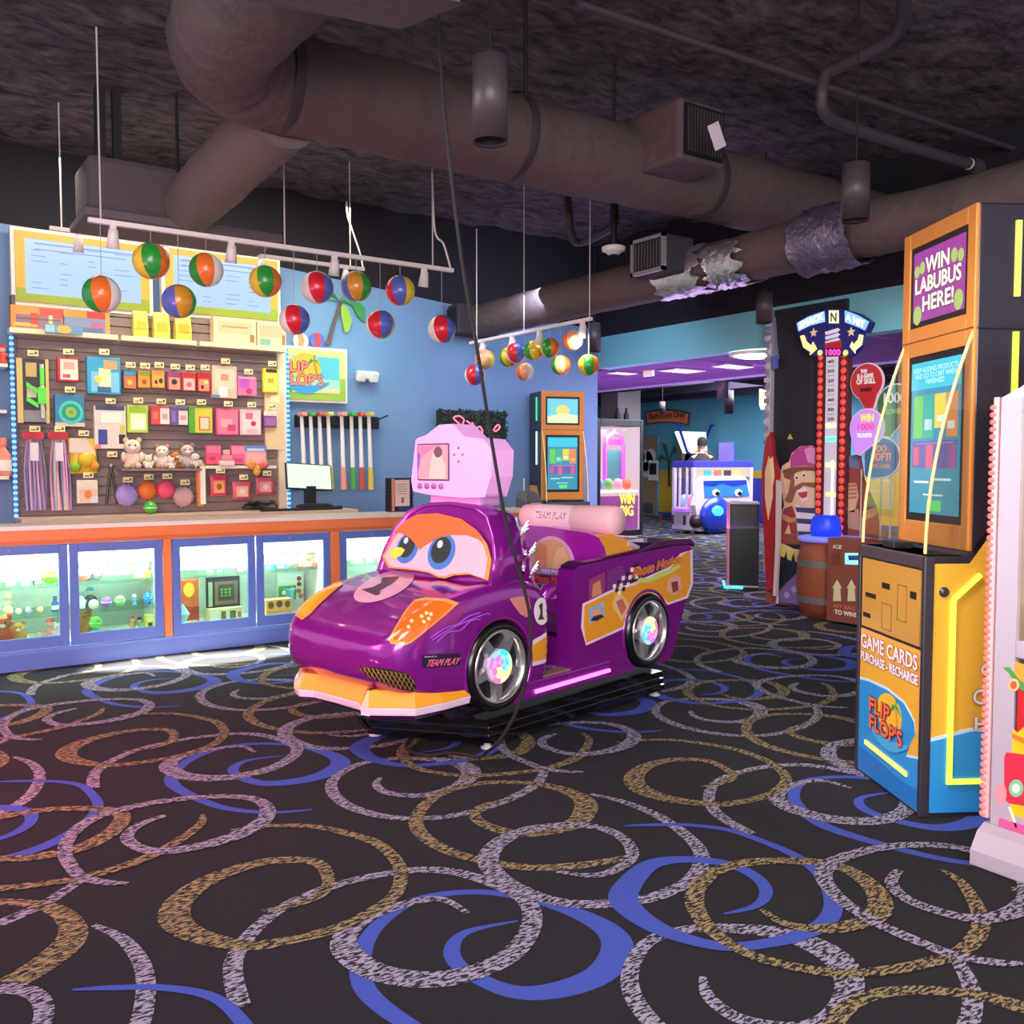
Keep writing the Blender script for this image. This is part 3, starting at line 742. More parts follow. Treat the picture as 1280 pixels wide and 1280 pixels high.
# second door
orb('toy_ball', 'orange and white ball at the left of the second display door', 'ball', at_shelf(104, 1), L(9, 104), 'f0946a', G)
t = thing('toy_goggles', 'clear round goggles beside the orange ball behind the second display door', 'toy', at_shelf(117, 1), 0, G)
for s in (-1, 1): MB().lathe([(L(5, 117), -.01), (L(6.5, 117), 0), (L(5, 117), .01)], (s * L(5, 117), 0, L(6.6, 117)), 'y', 16, cap=False).build('rim', m('5a6a9a', .3), t)
MB().box((-.02, -.006, L(6, 117)), (.02, .006, L(7.4, 117))).build('bridge', m('5a6a9a', .3), t)
boxed('toy_box', 'yellow carton at the upper right of the second display door', 'box', at_shelf(179, 1), L(18, 179), L(8, 179), .08, 'f2dc7a', [(.08, .2, .5, .8, 'f6f2d0'), (.6, .25, .9, .75, 'e8a050')], G)
figure('toy_figure', 'dark figure with a teal hat on the middle shelf of the second display door', 'toy', at_shelf(113, 2, 7.55), L(25, 113), '3a4a5e', '2e8a96', G)
orb('skull_ball', 'cream skull ball in front of the dark figure, second display door', 'ball', at_shelf(117, 2, 7.4), L(6, 117), 'f0e2c4', G)
bottle('toy_bottle', 'white bottle at the left end of the second door middle shelf', 'bottle', at_shelf(102, 2, 7.5), L(20, 102), 'f4f2ee', '8ab0d8', G)
orb('bouncy_ball', 'purple ball on the middle shelf of the second display door', 'ball', at_shelf(133, 2), L(6.5, 133), 'b45ad0', G)
orb('bouncy_ball', 'green ball on the middle shelf of the second display door', 'ball', at_shelf(150, 2), L(6.5, 150), '8ed86a', G)
figure('toy_shark', 'small blue and white toy on the middle shelf, second display door', 'toy', at_shelf(168, 2), L(13, 168), '6ab0e8', 'e8f0f8', G)
plush('plush_toy', 'bright blue small plush at the right of the middle shelf, second display door', 'plush toy', at_shelf(185, 2), L(15, 185), '4aa8f0', '2a7ac0', G)
t = thing('wicker_basket', 'brown stacked basket at the bottom left of the second display door', 'basket', at_shelf(107, 3, 7.52), 0, G)
for k in range(3): MB().lathe([(L(7, 107), 0), (L(8, 107), L(10, 107)), (L(7.4, 107), L(10, 107)), (L(6.4, 107), .004)], (0, 0, L(11, 107) * k), n=18, cap=False).build('basket_tier', m('c87a3e', .7, bump=.5, bs=80), t)
orb('spiky_ball', 'bright green ball sitting on the blue dome, second display door', 'ball', (at_shelf(119, 3, 7.36)[0], 7.36, ZB + .031 + L(9, 119)), L(7.5, 119), '6ee03a', G)
t = thing('toy_dome', 'blue dome toy at the bottom left of the second display door', 'toy', at_shelf(119, 3, 7.36), 0, G)
MB().lathe([(L(7, 119), 0), (L(6.5, 119), L(5, 119)), (L(4, 119), L(8, 119)), (.001, L(9, 119))], n=18).build('dome', m('5ab4f0', .3), t)
MB().lathe([(L(7.6, 119), 0), (L(7.6, 119), .012), (L(7, 119), .013)], n=18).build('base', m('f0a0b0', .4), t)
figure('toy_figure', 'orange figure among the toys at the bottom right of the second display door', 'toy', at_shelf(166, 3), L(18, 166), 'f0a060', 'e06a4a', G)
figure('toy_figure', 'green figure with a dark blue hat, bottom right of the second display door', 'toy', at_shelf(174, 3, 7.4), L(17, 174), '9ac86a', '2a3a6a', G)
boxed('toy_box', 'yellow carton with black print at the bottom right of the second display door', 'box', at_shelf(186, 3), L(12, 186), L(18, 186), .07, 'f0dc5a', [(.2, .55, .8, .9, 'f8f4d8'), (.3, .1, .7, .45, '3a3a2a')], G)
# third door
boxed('game_box', 'tall orange red boxed game at the left of the third display door', 'box', at_shelf(233, 3, 7.5), L(27, 233), L(56, 233), .1, 'd8643a', [(.0, .1, 1, .4, 'a83a2c'), (.3, .62, .8, .95, ('f2c04a',)), (.1, .02, .9, .09, 'f4d8a0')], G)
t = thing('toy_gem', 'pale cyan crystal shape in front of the orange boxed game', 'toy', at_shelf(228, 3, 7.34), 0, G)
hh = L(30, 228)
MB().loft([[(.001 * math.cos(PI / 3 * j), .001 * math.sin(PI / 3 * j), 0 + 0) for j in range(6)], [(L(9, 228) * math.cos(PI / 3 * j), .03 * math.sin(PI / 3 * j), hh * .55) for j in range(6)], [(.001 * math.cos(PI / 3 * j), .001 * math.sin(PI / 3 * j), hh) for j in range(6)]], sm=False).build('crystal', m('bfeaf0', .15), t)
MB().box((-.03, -.03, 0), (.03, .03, .012)).build('stand', m('8aa8b0', .4), t)
q = at_shelf(279, 3)
boxed('game_box', 'cream carton under the framed arcade game, third display door', 'box', q, L(41, 279), L(18, 279), .14, 'efe6a8', [(.04, .1, .3, .9, 'f8f4d8'), (.36, .2, .5, .8, '6a6a4a'), (.62, .2, .8, .8, '6a6a4a'), (.86, .3, .96, .7, 'c87a4a')], G)
t = thing('framed_game', 'dark framed retro game picture standing on the cream carton', 'framed game', (q[0], q[1], q[2] + L(18, 279)), 0, G)
w, h = L(41, 279), L(38, 279)
MB().box((-w / 2, -.02, 0), (w / 2, .02, h)).build('frame', m('3a3a36', .5), t, bevel=.004)
MB().box((-w * .46, -.023, h * .06), (-w * .34, -.018, h * .86)).build('side_strip', m('a8b090', .5), t)
MB().box((-w * .27, -.023, h * .1), (w * .42, -.018, h * .86)).build('picture', m('8a6a5a', .5), t)
MB().box((-w * .17, -.025, h * .22), (w * .32, -.02, h * .76)).build('inner_picture', m('5a4a44', .5), t)
g = MB()
for k in range(9): g.box((-w * .1 + (k % 3) * w * .12, -.027, h * .36 + (k // 3) * h * .1), (-w * .03 + (k % 3) * w * .12, -.022, h * .42 + (k // 3) * h * .1))
g.build('green_marks', m('6ab04a', .5), t)
for px, c, w in ((262, '5ac87a', 'green'), (274, '4ab07a', 'teal'), (301, 'e07a8a', 'rose')):
    boxed('toy_box', 'flat %s toy packet on the glass shelf of the third display door' % w, 'box', at_shelf(px, 1), L(11, px), L(4, px), .06, c, [(.2, .2, .8, .8, 'f0f0d0')], G)
# fourth door
q = at_shelf(346, 3)
boxed('game_box', 'orange cream carton with dark animal prints, fourth display door', 'box', q, L(34, 346), L(22, 346), .12, 'f0b070', [(.08, .5, .3, .9, ('8a5a30',)), (.38, .55, .62, .95, ('7a4a2a',)), (.7, .5, .92, .9, ('8a5a30',)), (.05, .08, .95, .4, 'e89a58')], G)
t = thing('glass_vase', 'pale blue vase between the orange carton and green card set', 'vase', at_shelf(363, 3, 7.6), 0, G)
MB().lathe([(.001, 0), (.03, 0), (.018, .04), (.035, .1), (.03, .16), (.045, .2)], n=16, cap=False).build('vase_body', m('8ac8e8', .15), t)
MB().lathe([(.046, .197), (.05, .202), (.046, .207)], n=16, cap=False).build('rim', m('d0ecf4', .15), t)
p0, p1 = onY(348, 747, 7.62), onY(381, 716, 7.62)
t = thing('game_set', 'green and grey blister set leaning in the fourth display door', 'toy set', ((p0.x + p1.x) / 2, 7.66, ZB + .031), 0, G)
w, h = p1.x - p0.x, p1.z - ZB - .03
MB().box((-w / 2, -.015, 0), (w / 2, .015, h)).build('backing_card', m('cfd2cc', .4), t, bevel=.004)
MB().box((-w * .46, -.02, h * .3), (w * .2, -.014, h * .68)).build('felt', m('4aa04a', .7), t)
for u, v, c in ((-.25, .5, 'f0f0e0'), (-.1, .42, 'f0d060'), (.32, .85, '8a3a3a'), (.32, .7, '8a5a3a'), (.3, .52, 'c86a4a'), (.38, .38, 'c86a4a')):
    MB().lathe([(.001, -.03), (w * .08, -.028), (w * .09, -.014)], (u * w, 0, v * h), 'y', 12).build('token', m(c, .4), t)
for px, wd, c, w in ((336, 12, '4ab0e0', 'blue'), (352, 16, '5a8ae0', 'deep blue'), (386, 22, 'e87a6a', 'red')):
    boxed('toy_box', 'flat %s packet on the glass shelf of the fourth display door' % w, 'box', at_shelf(px, 1), L(wd, px), L(5, px), .07, c, [(.1, .2, .6, .8, 'f6e8d8')], G)
figure('toy_figure', 'small orange and yellow figure on the upper shelf of the fourth display door', 'toy', at_shelf(388, 1, 7.6), L(15, 388), 'f0b060', 'f0d870', G)
for px, c, w in ((446, 'a8d89a', 'mint'), (462, '8ac87a', 'leaf green'), (479, 'd8e8b8', 'pale green')):
    boxed('toy_box', 'flat %s packet on the glass shelf of the fifth display door' % w, 'box', at_shelf(px, 1), L(13, px), L(5, px), .07, c, [(.15, .2, .7, .8, 'f6f4e4')], G)
# ================================================================== prize wall
SY = 9.14                                  # face of the slat panel
def wx(px, y=SY): return onY(px, 520, y).x
xa, xb = wx(18), wx(357)
t = thing('back_counter', 'long low ledge cabinet with a pale top running under the prize wall', 'counter', (wx(26, 8.75), 8.72, 0))
zl = onY(230, 643, 8.72).z
w_ = wx(443, 8.75) - wx(26, 8.75)
MB().box((0, .03, .002), (w_, .56, zl - .05)).build('cabinet_body', m('8a6f66', .6), t)
MB().box((-.02, 0, zl - .05), (w_ + .02, .57, zl)).build('ledge_top', m('d9bfa6', .45), t, bevel=.004)
zt = onY(180, 424, SY).z
t = thing('slat_wall', 'dark grey brown slatted display panel filled with hanging prizes', 'display wall', (xa, SY, 0))
W = xb - xa
g = MB(); g.box((.02, .03, zl), (W - .02, .14, zt + .27), 0)
n = 22
for k in range(n):
    z = zl + (zt + .27 - zl) * k / n
    g.box((.02, 0, z + .008), (W - .02, .03, z + (zt + .27 - zl) / n - .004), 0)
g.build('slat_panel', m('93827f', .65, var=.25, bs=5), t)
MB().box((W - .09, -.03, zl), (W, .12, zt)).build('side_post', m('e9d3b4', .5), t, label='cream right hand post')
MB().box((0, -.02, zl), (.03, .12, zt + .3)).build('side_post', m('5a5458', .5), t, label='dark left hand post')
led = MB()
for x in (-.012, W + .012):
    mb = MB().box((x - .012, -.03, zl - .02), (x + .012, .0, zt if x > 0 else zt + .05), 0)
    k = zl
    while k < zt - .02:
        mb.box((x - .016, -.042, k), (x + .016, -.03, k + .022), 1); k += .05
    mb.build('light_strip', [m('6a8ad0', .4), glow('5cb0ff', 2.6)], t, label='blue white light strip')
# top boards
def wpt(px, py, y=SY): return onY(px, py, y)
for i, (a, b, ya, yb, lab) in enumerate(((12, 148, 420, 428, 'left'), (152, 246, 427, 433, 'middle'), (250, 358, 434, 440, 'right'))):
    p, q = wpt(a, ya, 8.98), wpt(b, yb, 8.98)
    z = zt + .0
    s_ = MB().box((p.x, 8.98, z - .045), (q.x, SY - .001, z)).build('wall_shelf', m('efdcb4', .5), bevel=.003)
    tag(s_, lab + ' pale shelf board along the top of the prize wall', 'shelf', 'top boards of the prize wall')
TOPZ = zt + .0005
def size(x0, y0, x1, y1, y=9.06):
    p, q = onY(x0, (y0 + y1) / 2, y), onY(x1, (y0 + y1) / 2, y)
    c = onY((x0 + x1) / 2, (y0 + y1) / 2, y)
    return c, q.x - p.x, sz(y1 - y0, c)
GT = 'prizes on the top boards'
def topbox(x0, x1, h_px, body, panels, label, d=.12):
    c, w, h = size(x0, 400, x1, 400 + h_px, 9.06)
    return boxed('toy_box', label, 'box', (c.x, 9.06, TOPZ), w, h, d, body, panels, GT)
topbox(13, 78, 28, 'e08a3c', [(.1, .05, .98, .62, '8a6a7a'), (.55, .55, 1, .95, 'd83c38'), (.05, .1, .5, .25, 'e8b45a'), (.38, .2, .52, .7, 'c83a32'), (.72, .2, .8, .65, 'f0c8a0'), (.12, .42, .95, .47, '5a4a5a')], 'orange and red carton with a picture window at the left end of the top board')
topbox(79, 136, 27, '7a86a8', [(0, .68, .72, .98, 'e8923c'), (.5, .68, .9, .98, 'd83a34'), (.9, 0, 1, 1, 'e09a4a'), (.6, .15, .85, .5, 'b05a8a'), (.05, .05, .85, .25, '5a6a90')], 'long grey blue toy carton with an orange band next to the orange carton')
for a, b, w in ((166, 184, 'left'), (191, 211, 'middle'), (218, 238, 'right')):
    c, ww, h = size(a, 397, b, 430)
    t = thing('treat_bag', '%s one of the three yellow bags standing on the top board' % w, 'bag', (c.x, 9.06, TOPZ), 0, GT)
    MB().loft([[(-ww / 2, -.04, 0), (ww / 2, -.04, 0), (ww / 2, .04, 0), (-ww / 2, .04, 0)], [(-ww * .5, -.055, h * .35), (ww * .5, -.055, h * .35), (ww * .5, .05, h * .35), (-ww * .5, .05, h * .35)], [(-ww * .48, -.03, h * .8), (ww * .48, -.03, h * .8), (ww * .48, .03, h * .8), (-ww * .48, .03, h * .8)], [(-ww / 2, -.004, h), (ww / 2, -.004, h), (ww / 2, .004, h), (-ww / 2, .004, h)]], sm=False).build('pouch', m('f2dc5a', .35), t, bevel=.006)
    MB().box((-ww * .34, -.058, h * .3), (ww * .34, -.05, h * .6)).build('print', m('e8b83a', .5), t)
    MB().box((-ww * .5, -.012, h * .88), (ww * .5, -.006, h * .98)).build('seal', m('f8ee9a', .4), t)
topbox(265, 318, 32, 'f0cfa6', [(.1, .4, .9, .85, 'e6bb92'), (.12, .08, .32, .35, 'f4e6b0'), (.85, .1, .95, .4, 'a8744a'), (.2, .62, .8, .68, 'c88a6a')], 'wide cream carton on the right hand top board')
topbox(319, 355, 30, 'eec6a0', [(.1, .4, .9, .85, 'e2b48e'), (.1, .05, .45, .3, '7ab0a0'), (.86, .1, .96, .5, 'a8744a')], 'narrower cream carton at the right end of the top board')
c, w, h = size(57, 418, 104, 428, 8.95)
boxed('picture_card', 'small blue card with an orange round picture clipped to the left top board', 'card', (c.x, 8.955, zt - .03), w, sz(11, c), .015, '5a8ab0', [(.3, .05, .7, .95, ('f0a84a',)), (0, .1, .25, .9, '8ac0d0')], GT)

# hanging prizes: every one with its printed face, hook and price tag
GH = 'prizes hanging on the slat panel'
PAPER = m('f4eaae', .6); INK = m('6a6450', .7)
def hang(par, w, h, tagw=.085, taz=None):
    zt_ = h / 2 + .02 if taz is None else taz
    hk = MB().tube([(0, .06, h / 2 + .015), (0, -.05, h / 2 + .015), (0, -.065, h / 2 + .03)], .004, 6).build('hook', steel, par)
    b = MB().box((-tagw / 2, -.072, zt_), (tagw / 2, -.069, zt_ + .05)).build('price_tag', PAPER, par)
    MB().box((-tagw * .36, -.0735, zt_ + .012), (tagw * .1, -.0715, zt_ + .022)).build('print', INK, b)
    MB().box((tagw * .16, -.0735, zt_ + .014), (tagw * .38, -.0715, zt_ + .038)).build('print', INK, b)
def pack(name, label, cat, box, body, panels, d=.05, bag=False, grp=GH, tg=True, y=9.075):
    c, w, h = size(*box, y)
    t = thing(name, label, cat, c, 0, grp)
    if bag:
        secs = []
        for k, (sx, sy) in enumerate(((1, .06), (.98, .6), (.94, 1), (.97, .8), (1, .5), (1, .06))):
            z = -h / 2 + h * k / 5
            secs.append([(w * sx * .5 * math.cos(a) * (1.0 if abs(math.cos(a)) > .5 else 1.0), d * sy * .9 * math.sin(a), z) for a in [2 * PI * j / 12 for j in range(12)]])
        MB().loft(secs).build('pouch', m(body, .35, bump=.2, bs=30), t)
    else:
        MB().box((-w / 2, -d / 2, -h / 2), (w / 2, d / 2, h / 2)).build('package', m(body, .4), t, bevel=.006)
    for k, (a, b, e, f, col) in enumerate(panels):
        yy = -d / 2 - .001 * (k + 1) if not bag else -d * .9 - .001 * (k + 1)
        if isinstance(col, tuple):
            MB().prism(circ(0, 0, .5, 18), .006, ((a + e) / 2 * w - w / 2, yy + .004, (b + f) / 2 * h - h / 2), (w * (e - a), 0, 0), (0, 0, h * (f - b))).build('print', art(col[0]), t)
        else:
            MB().box((a * w - w / 2, yy, b * h - h / 2), (e * w - w / 2, yy + .006, f * h - h / 2)).build('print', art(col), t)
    if tg: hang(t, w, h)
    return t
t = pack('toy_blaster', 'bright green toy blaster in a clear fronted tray at the left of the prize wall', 'toy', (21, 449, 61, 529), '3a3438', [(0, 0, .18, 1, 'd8c070'), (.9, 0, 1, 1, 'd8c070'), (.28, .72, .62, .94, 'c8b070'), (.3, .4, .6, .56, 'e6dcc0'), (.2, .02, .9, .2, '8a8a90')], .05)
c, w, h = size(21, 449, 61, 529, 9.075)
g = MB().tube([(w * .27, -.04, -h * .42), (w * .27, -.045, h * .42)], .018, 10).build('barrel', m('c8cfc0', .3), t)
MB().box((w * .12, -.062, -h * .2), (w * .4, -.03, h * .06)).box((w * .2, -.066, h * .1), (w * .34, -.03, h * .36)).build('blaster_body', m('5ee04a', .35), t, bevel=.006)
for s in (.02, -.2): MB().prism([(-w * .22, h * (s + .12)), (w * .14, h * s), (w * .14, h * (s - .07)), (-w * .22, h * (s + .04))], .02, (0, -.035, 0)).build('blaster_grip', m('5ee04a', .35), t)
pack('toy_pack', 'red edged cream packet right of the green blaster', 'toy', (71, 447, 98, 477), 'c8323a', [(.14, .08, .95, .92, 'f2e0cc'), (.3, .5, .8, .8, 'e8a098'), (.25, .15, .6, .3, 'c85a5a')])
pack('toy_pack', 'large blue boxed toy with an orange picture in the top hanging row', 'toy', (108, 447, 150, 493), '3aa0cc', [(.12, .06, .95, .6, '7ac4e0'), (.35, .1, .7, .7, 'f2e2b0'), (.5, .68, .9, .92, 'e89a6a'), (.22, .3, .42, .5, ('f0d060',)), (.3, .06, .7, .2, '3a6a90')], .07)
R1 = (((153, 463, 170, 486), '3a4a8a', [(.1, .02, .95, .7, 'e8743c'), (.3, .2, .7, .5, ('f0c05a',)), (.1, .72, .95, .95, '4ab0d8')], 'blue topped orange card first of the small cards in the top hanging row'),
 ((172, 464, 187, 485), 'f0a83c', [(.1, .04, .95, .66, 'f09a4a'), (.1, .74, .95, .96, '8ab83c'), (.3, .2, .7, .5, ('a85a2c',))], 'green topped orange card second of the small cards'),
 ((189, 463, 205, 485), 'f2a24a', [(.1, .06, .9, .7, 'f4b45a'), (.2, .2, .45, .45, ('4a3a2a',)), (.55, .25, .85, .55, ('4a3a2a',))], 'orange card with dark dots third of the small cards'),
 ((208, 465, 226, 488), '9a3a7a', [(.12, .05, .9, .7, 'f09a6a'), (.3, .3, .7, .6, ('3a2a3a',)), (.1, .76, .9, .95, 'b0508a')], 'purple edged card fourth of the small cards'),
 ((227, 466, 244, 489), 'd83a4a', [(.12, .05, .9, .68, 'f2c0b0'), (.3, .2, .7, .5, ('d86a6a',))], 'red and blush card fifth of the small cards'),
 ((246, 466, 262, 490), 'c8323c', [(.12, .05, .9, .66, 'f0946a'), (.25, .15, .5, .35, ('3a2a2a',)), (.5, .4, .8, .6, ('f4d08a',))], 'red card with an orange window sixth of the small cards'),
 ((264, 458, 295, 498), 'eab8a8', [(.1, .3, .9, .9, 'f2cdb4'), (.25, .05, .6, .35, 'f6f0e0'), (0, 0, .3, .1, '4a90a8'), (.35, .55, .65, .75, 'd8907a')], 'large blush boxed toy right of the row of small cards'),
 ((296, 471, 320, 495), 'e87ab0', [(.1, .4, .6, .85, 'c85ac8'), (.45, .1, .75, .4, ('c83a5a',)), (.1, .86, .9, .96, 'f6b0d0')], 'pink and magenta bag beside the large blush box'),
 ((328, 461, 347, 491), 'e8d23c', [(.12, .08, .9, .8, 'f0e06a'), (.3, .4, .7, .6, 'c8a83a'), (.2, .84, .9, .98, '4a4436')], 'yellow pouch at the right end of the top hanging row'),
 ((68, 494, 105, 533), '3a86b0', [(0, 0, 1, .12, 'e8c8b0'), (.12, .06, .95, .82, ('4fd0c0',)), (.22, .17, .85, .72, ('2a9a8a',)), (.34, .28, .73, .62, ('7ad05a',)), (.46, .38, .62, .52, ('c87a2a',))], 'blue packet with a round green and teal target, second row'),
 ((117, 508, 157, 561), 'e9d8cc', [(.05, .9, .95, 1, '4a5078'), (.12, .1, .4, .45, '3a4a9a'), (.76, .12, .96, .34, '2f2c34'), (.8, .36, .96, .56, 'd8cc5a'), (.2, .6, .85, .85, 'f4ece0'), (.02, 0, .2, .1, 'e08a80')], 'large white boxed toy with a blue corner picture, second row', ),
 ((158, 507, 184, 541), 'b6d84a', [(.15, .1, .9, .7, 'd8ecb0'), (.25, .15, .8, .55, 'f0f4d8'), (.1, .75, .9, .95, '9ac83a')], 'lime green packet with a pale window, second row'),
 ((188, 508, 211, 531), 'd8504a', [(.5, .05, 1, .9, 'f2e4d8'), (.1, .3, .4, .7, 'e8786a'), (.6, .3, .9, .6, 'd0a8a8')], 'red and white small carton, second row'),
 ((212, 509, 234, 532), '6a5a9a', [(.48, .05, 1, .8, 'f0e0d0'), (.1, .2, .3, .8, '8a7ab8'), (.55, .3, .9, .55, 'd8a0a0')], 'purple and white small carton, second row'),
 ((235, 509, 264, 542), '5aa83a', [(.26, .04, 1, .96, 'd8d04a'), (.46, .16, .86, .6, 'f0c8b0'), (.42, .12, .9, .64, 'c8784a'), (.48, .17, .84, .59, 'f4d4b8')], 'green and yellow card set with a pale square, second row'),
 ((269, 511, 297, 544), 'e85a8a', [(.08, .06, .95, .95, 'f0829a'), (.2, .3, .7, .6, 'f6a8b4'), (.5, .15, .85, .4, 'd84a7a')], 'bright pink boxed toy, second row'),
 ((299, 512, 325, 544), 'f0c0c4', [(.12, .06, .95, .92, 'f6d8d0'), (.25, .62, .6, .86, 'e06a8a'), (.5, .35, .75, .55, ('c83a5a',)), (.3, .1, .8, .25, 'f0b0b8')], 'pale pink boxed toy with a heart spot, second row'),
 ((329, 514, 345, 534), '7a4a8a', [(0, .7, 1, 1, 'f4eee4'), (.1, .1, .9, .6, 'a86aa8')], 'white rimmed purple cup pack at the right end of the second row'),
 ((257, 557, 276, 580), 'e25a7e', [(.05, .6, .95, .95, 'ee7a98'), (.2, .2, .6, .4, 'c83a66')], 'pink boxed toy left on the small lower shelf'),
 ((288, 557, 306, 580), 'e4648a', [(.05, .55, .95, .95, 'f08aa4'), (.2, .1, .8, .3, 'c84a76')], 'pink boxed toy behind the centre of the small lower shelf'),
 ((305, 557, 332, 581), 'e89aa8', [(0, .7, 1, 1, '6a86c8'), (.1, .72, .9, .85, 'c8d8f0'), (.1, .1, .9, .6, 'f0b0b0')], 'pink box with a blue top at the right of the small lower shelf'))
for bx, body, pn, lab in R1:
    low = bx[1] in (557,)
    pack('toy_pack', lab, 'toy', bx, body, pn, .07 if bx[2] - bx[0] > 24 else .045, tg=not low, y=9.05 if low else 9.085)
# lower shelf on the panel
pa, pb = wpt(255, 582, 9.03), wpt(344, 584, 9.03)
tag(MB().box((pa.x, 8.99, pa.z - .03), (pb.x, SY - .001, pa.z)).build('wall_shelf', m('f0e2cc', .5), bevel=.003), 'small cream shelf low on the right of the prize wall under pink boxes', 'shelf')
c, w, h = size(274, 560, 292, 581, 9.0)
t = thing('toy_castle', 'tiered pink and cream castle toy in front of the pink boxes', 'toy', (c.x, 9.0, pa.z + .0005), 0, GH)
for k in range(3):
    MB().box((-w * (.5 - .14 * k), -.03 + .006 * k, h * .32 * k), (w * (.5 - .14 * k), .03 - .006 * k, h * (.32 * k + .3))).build('tier', m(('f2d0c8', 'ea8aa0', 'f0b0b4')[k], .5), t, bevel=.004)
for bx, col, lab in (((309, 575, 321, 587), 'f0a24a', 'orange round plush at the left below the blue topped box'), ((316, 581, 326, 595), 'f2b04c', 'orange plush ball hanging below the small lower shelf'), ((324, 576, 336, 586), 'e87a72', 'coral round plush at the right end of the small lower shelf')):
    c, w, h = size(*bx, 8.97)
    t = thing('plush_ball', lab, 'plush toy', c, 0, GH)
    MB().ball((0, 0, 0), (w / 2, w * .4, h / 2), 12, 8).build('body', m(col, .9), t)
    MB().tube([(0, .0, h * .45), (0, .05, h * .7)], .004, 5).build('hanging_loop', steel, t)
    for s in (-1, 1): MB().ball((s * w * .18, -w * .37, h * .1), w * .06, 6, 4).build('eye', m('201a18', .3), t)
# long bags of strips
for bx, cols, lab in (((29, 537, 58, 640), ('b89ac8', '8a7a98', 'd0b0d8', 'a088b0'), 'long clear bag of purple grey strips with a red header, far left'), ((61, 537, 88, 640), ('e8a0c8', '9a90c0', 'c0d8b0', 'f0c0d8'), 'long clear bag of pink and rainbow strips with a red header')):
    c, w, h = size(*bx, 9.06)
    t = thing('strip_bag', lab, 'bag', c, 0, GH)
    MB().box((-w / 2, -.03, h * .38), (w * .42, -.02, h * .47)).build('header', m('c8323a', .5), t)
    rn = random.Random(bx[0])
    for k in range(10):
        u = -w * .4 + w * .8 * k / 9
        MB().tube(spline([(u * .7, rn.uniform(-.02, .03), h * .38), (u + rn.uniform(-.01, .01), rn.uniform(-.03, .03), 0), (u * 1.05 + .008, rn.uniform(-.03, .03), -h * .48)], 5), w * .055, 6).build('strip', m(cols[k % 4], .4), t)
    MB().box((-w * .2, -.05, h * .12), (w * .15, -.048, h * .34)).build('print_label', m('ece0e4', .5), t)
    hang(t, w, h, taz=h * .47)
# hanging plush bag, small packs
t = pack('plush_bag', 'clear bag of yellow and green plush right of the strip bags', 'bag', (85, 548, 122, 592), 'f0cc3c', [], .06, True)
c, w, h = size(85, 548, 122, 592, 9.075)
for u, v, r, col in ((-.3, -.3, .2, '9ac83c'), (.05, -.1, .28, 'f2cf3a'), (.34, -.28, .18, 'ee9a3a')): MB().ball((u * w, -.05, v * h), r * w, 10, 6).build('plush_filling', m(col, .9), t)
MB().prism([(-w * .45, h * .5), (w * .1, h * .5), (w * .4, h * .05), (-w * .5, h * .1)], .004, (0, -.058, 0)).build('cloudy_wrap', m('e0cfc4', .4), t)
pack('toy_pack', 'small cream and orange bag in the lowest row, left', 'toy', (96, 600, 122, 629), 'f0e0d0', [(.1, .05, .95, .6, 'f0c8a8'), (.35, .2, .7, .55, ('e8884a',)), (.6, .05, 1, .3, 'd8e0e0')], .03, y=9.03)
c, w, h = size(131, 574, 147, 632)
t = thing('metal_tongs', 'silver and black toy tongs hanging left of the purple disc', 'toy', c, 0, GH)
MB().ball((0, 0, h * .36), w * .22, 10, 8).build('pivot', steel, t)
for s in (-1, 1): MB().tube(spline([(0, 0, h * .34), (s * w * .2, 0, 0), (s * w * .42, 0, -h * .46)], 5), [.012] * 11, 8).build('arm', m('4a4a48', .3, .6), t)
hang(t, w, h)
for px, py, r, col, lab in ((158, 619, 13.5, 'a892d8', 'lilac'), (184, 613, 11, 'f07a32', 'orange'), (207, 612, 11, 'f0567a', 'pink'), (229, 621, 12.5, 'c8a0a4', 'rosy clear')):
    c = onY(px, py, 9.06); rr = sz(r, c)
    t = thing('puffer_ball', lab + ' round puffer toy in the lowest hanging row', 'toy', c, 0, GH)
    b = MB().ball((0, 0, 0), (rr, .045, rr), 20, 12)
    b.build('body', m(col, .5), t)
    n = MB()
    for k in range(14): n.tube([(rr * .96 * math.cos(PI * k / 7), 0, rr * .96 * math.sin(PI * k / 7)), (rr * 1.12 * math.cos(PI * k / 7), 0, rr * 1.12 * math.sin(PI * k / 7))], .006, 5)
    n.build('bristles', m(col, .5), t)
    hang(t, rr * 2, rr * 2)
c = onY(188, 635, 8.95); orb('spiky_ball', 'bright green ball standing on the ledge under the orange disc', 'toy', (c.x, 8.95, zl + .0005), sz(8, c), '3cc83a', GH)
c, w, h = size(243, 575, 257, 633)
t = thing('toy_tube', 'tall orange and white tube standing upright beside the small lower shelf', 'toy', c, 0, GH)
MB().lathe([(.001, -h / 2), (w * .3, -h / 2), (w * .45, h * .4), (w * .3, h * .45), (w * .2, h * .5), (.001, h * .5)], n=14).build('tube_body', m('f2a05a', .35), t)
MB().box((-w * .1, -w * .52, -h * .45), (w * .35, -w * .28, h * .36)).build('white_band', m('f6eee4', .4), t)
for bx, col, p2, lab in (((262, 594, 284, 620), 'd8486a', 'f0a060', 'left'), ((290, 602, 314, 624), 'e06070', 'f0b8a8', 'middle'), ((319, 597, 343, 618), 'dc5a76', 'f0a0a0', 'right')):
    pack('treat_bag', lab + ' one of the three red pink bags hanging in the lowest row', 'bag', bx, col, [(.2, .15, .8, .75, p2), (.35, .3, .65, .6, ('8a5a3a' if lab == 'left' else 'f4d8d0',))], .028, True, y=9.06)
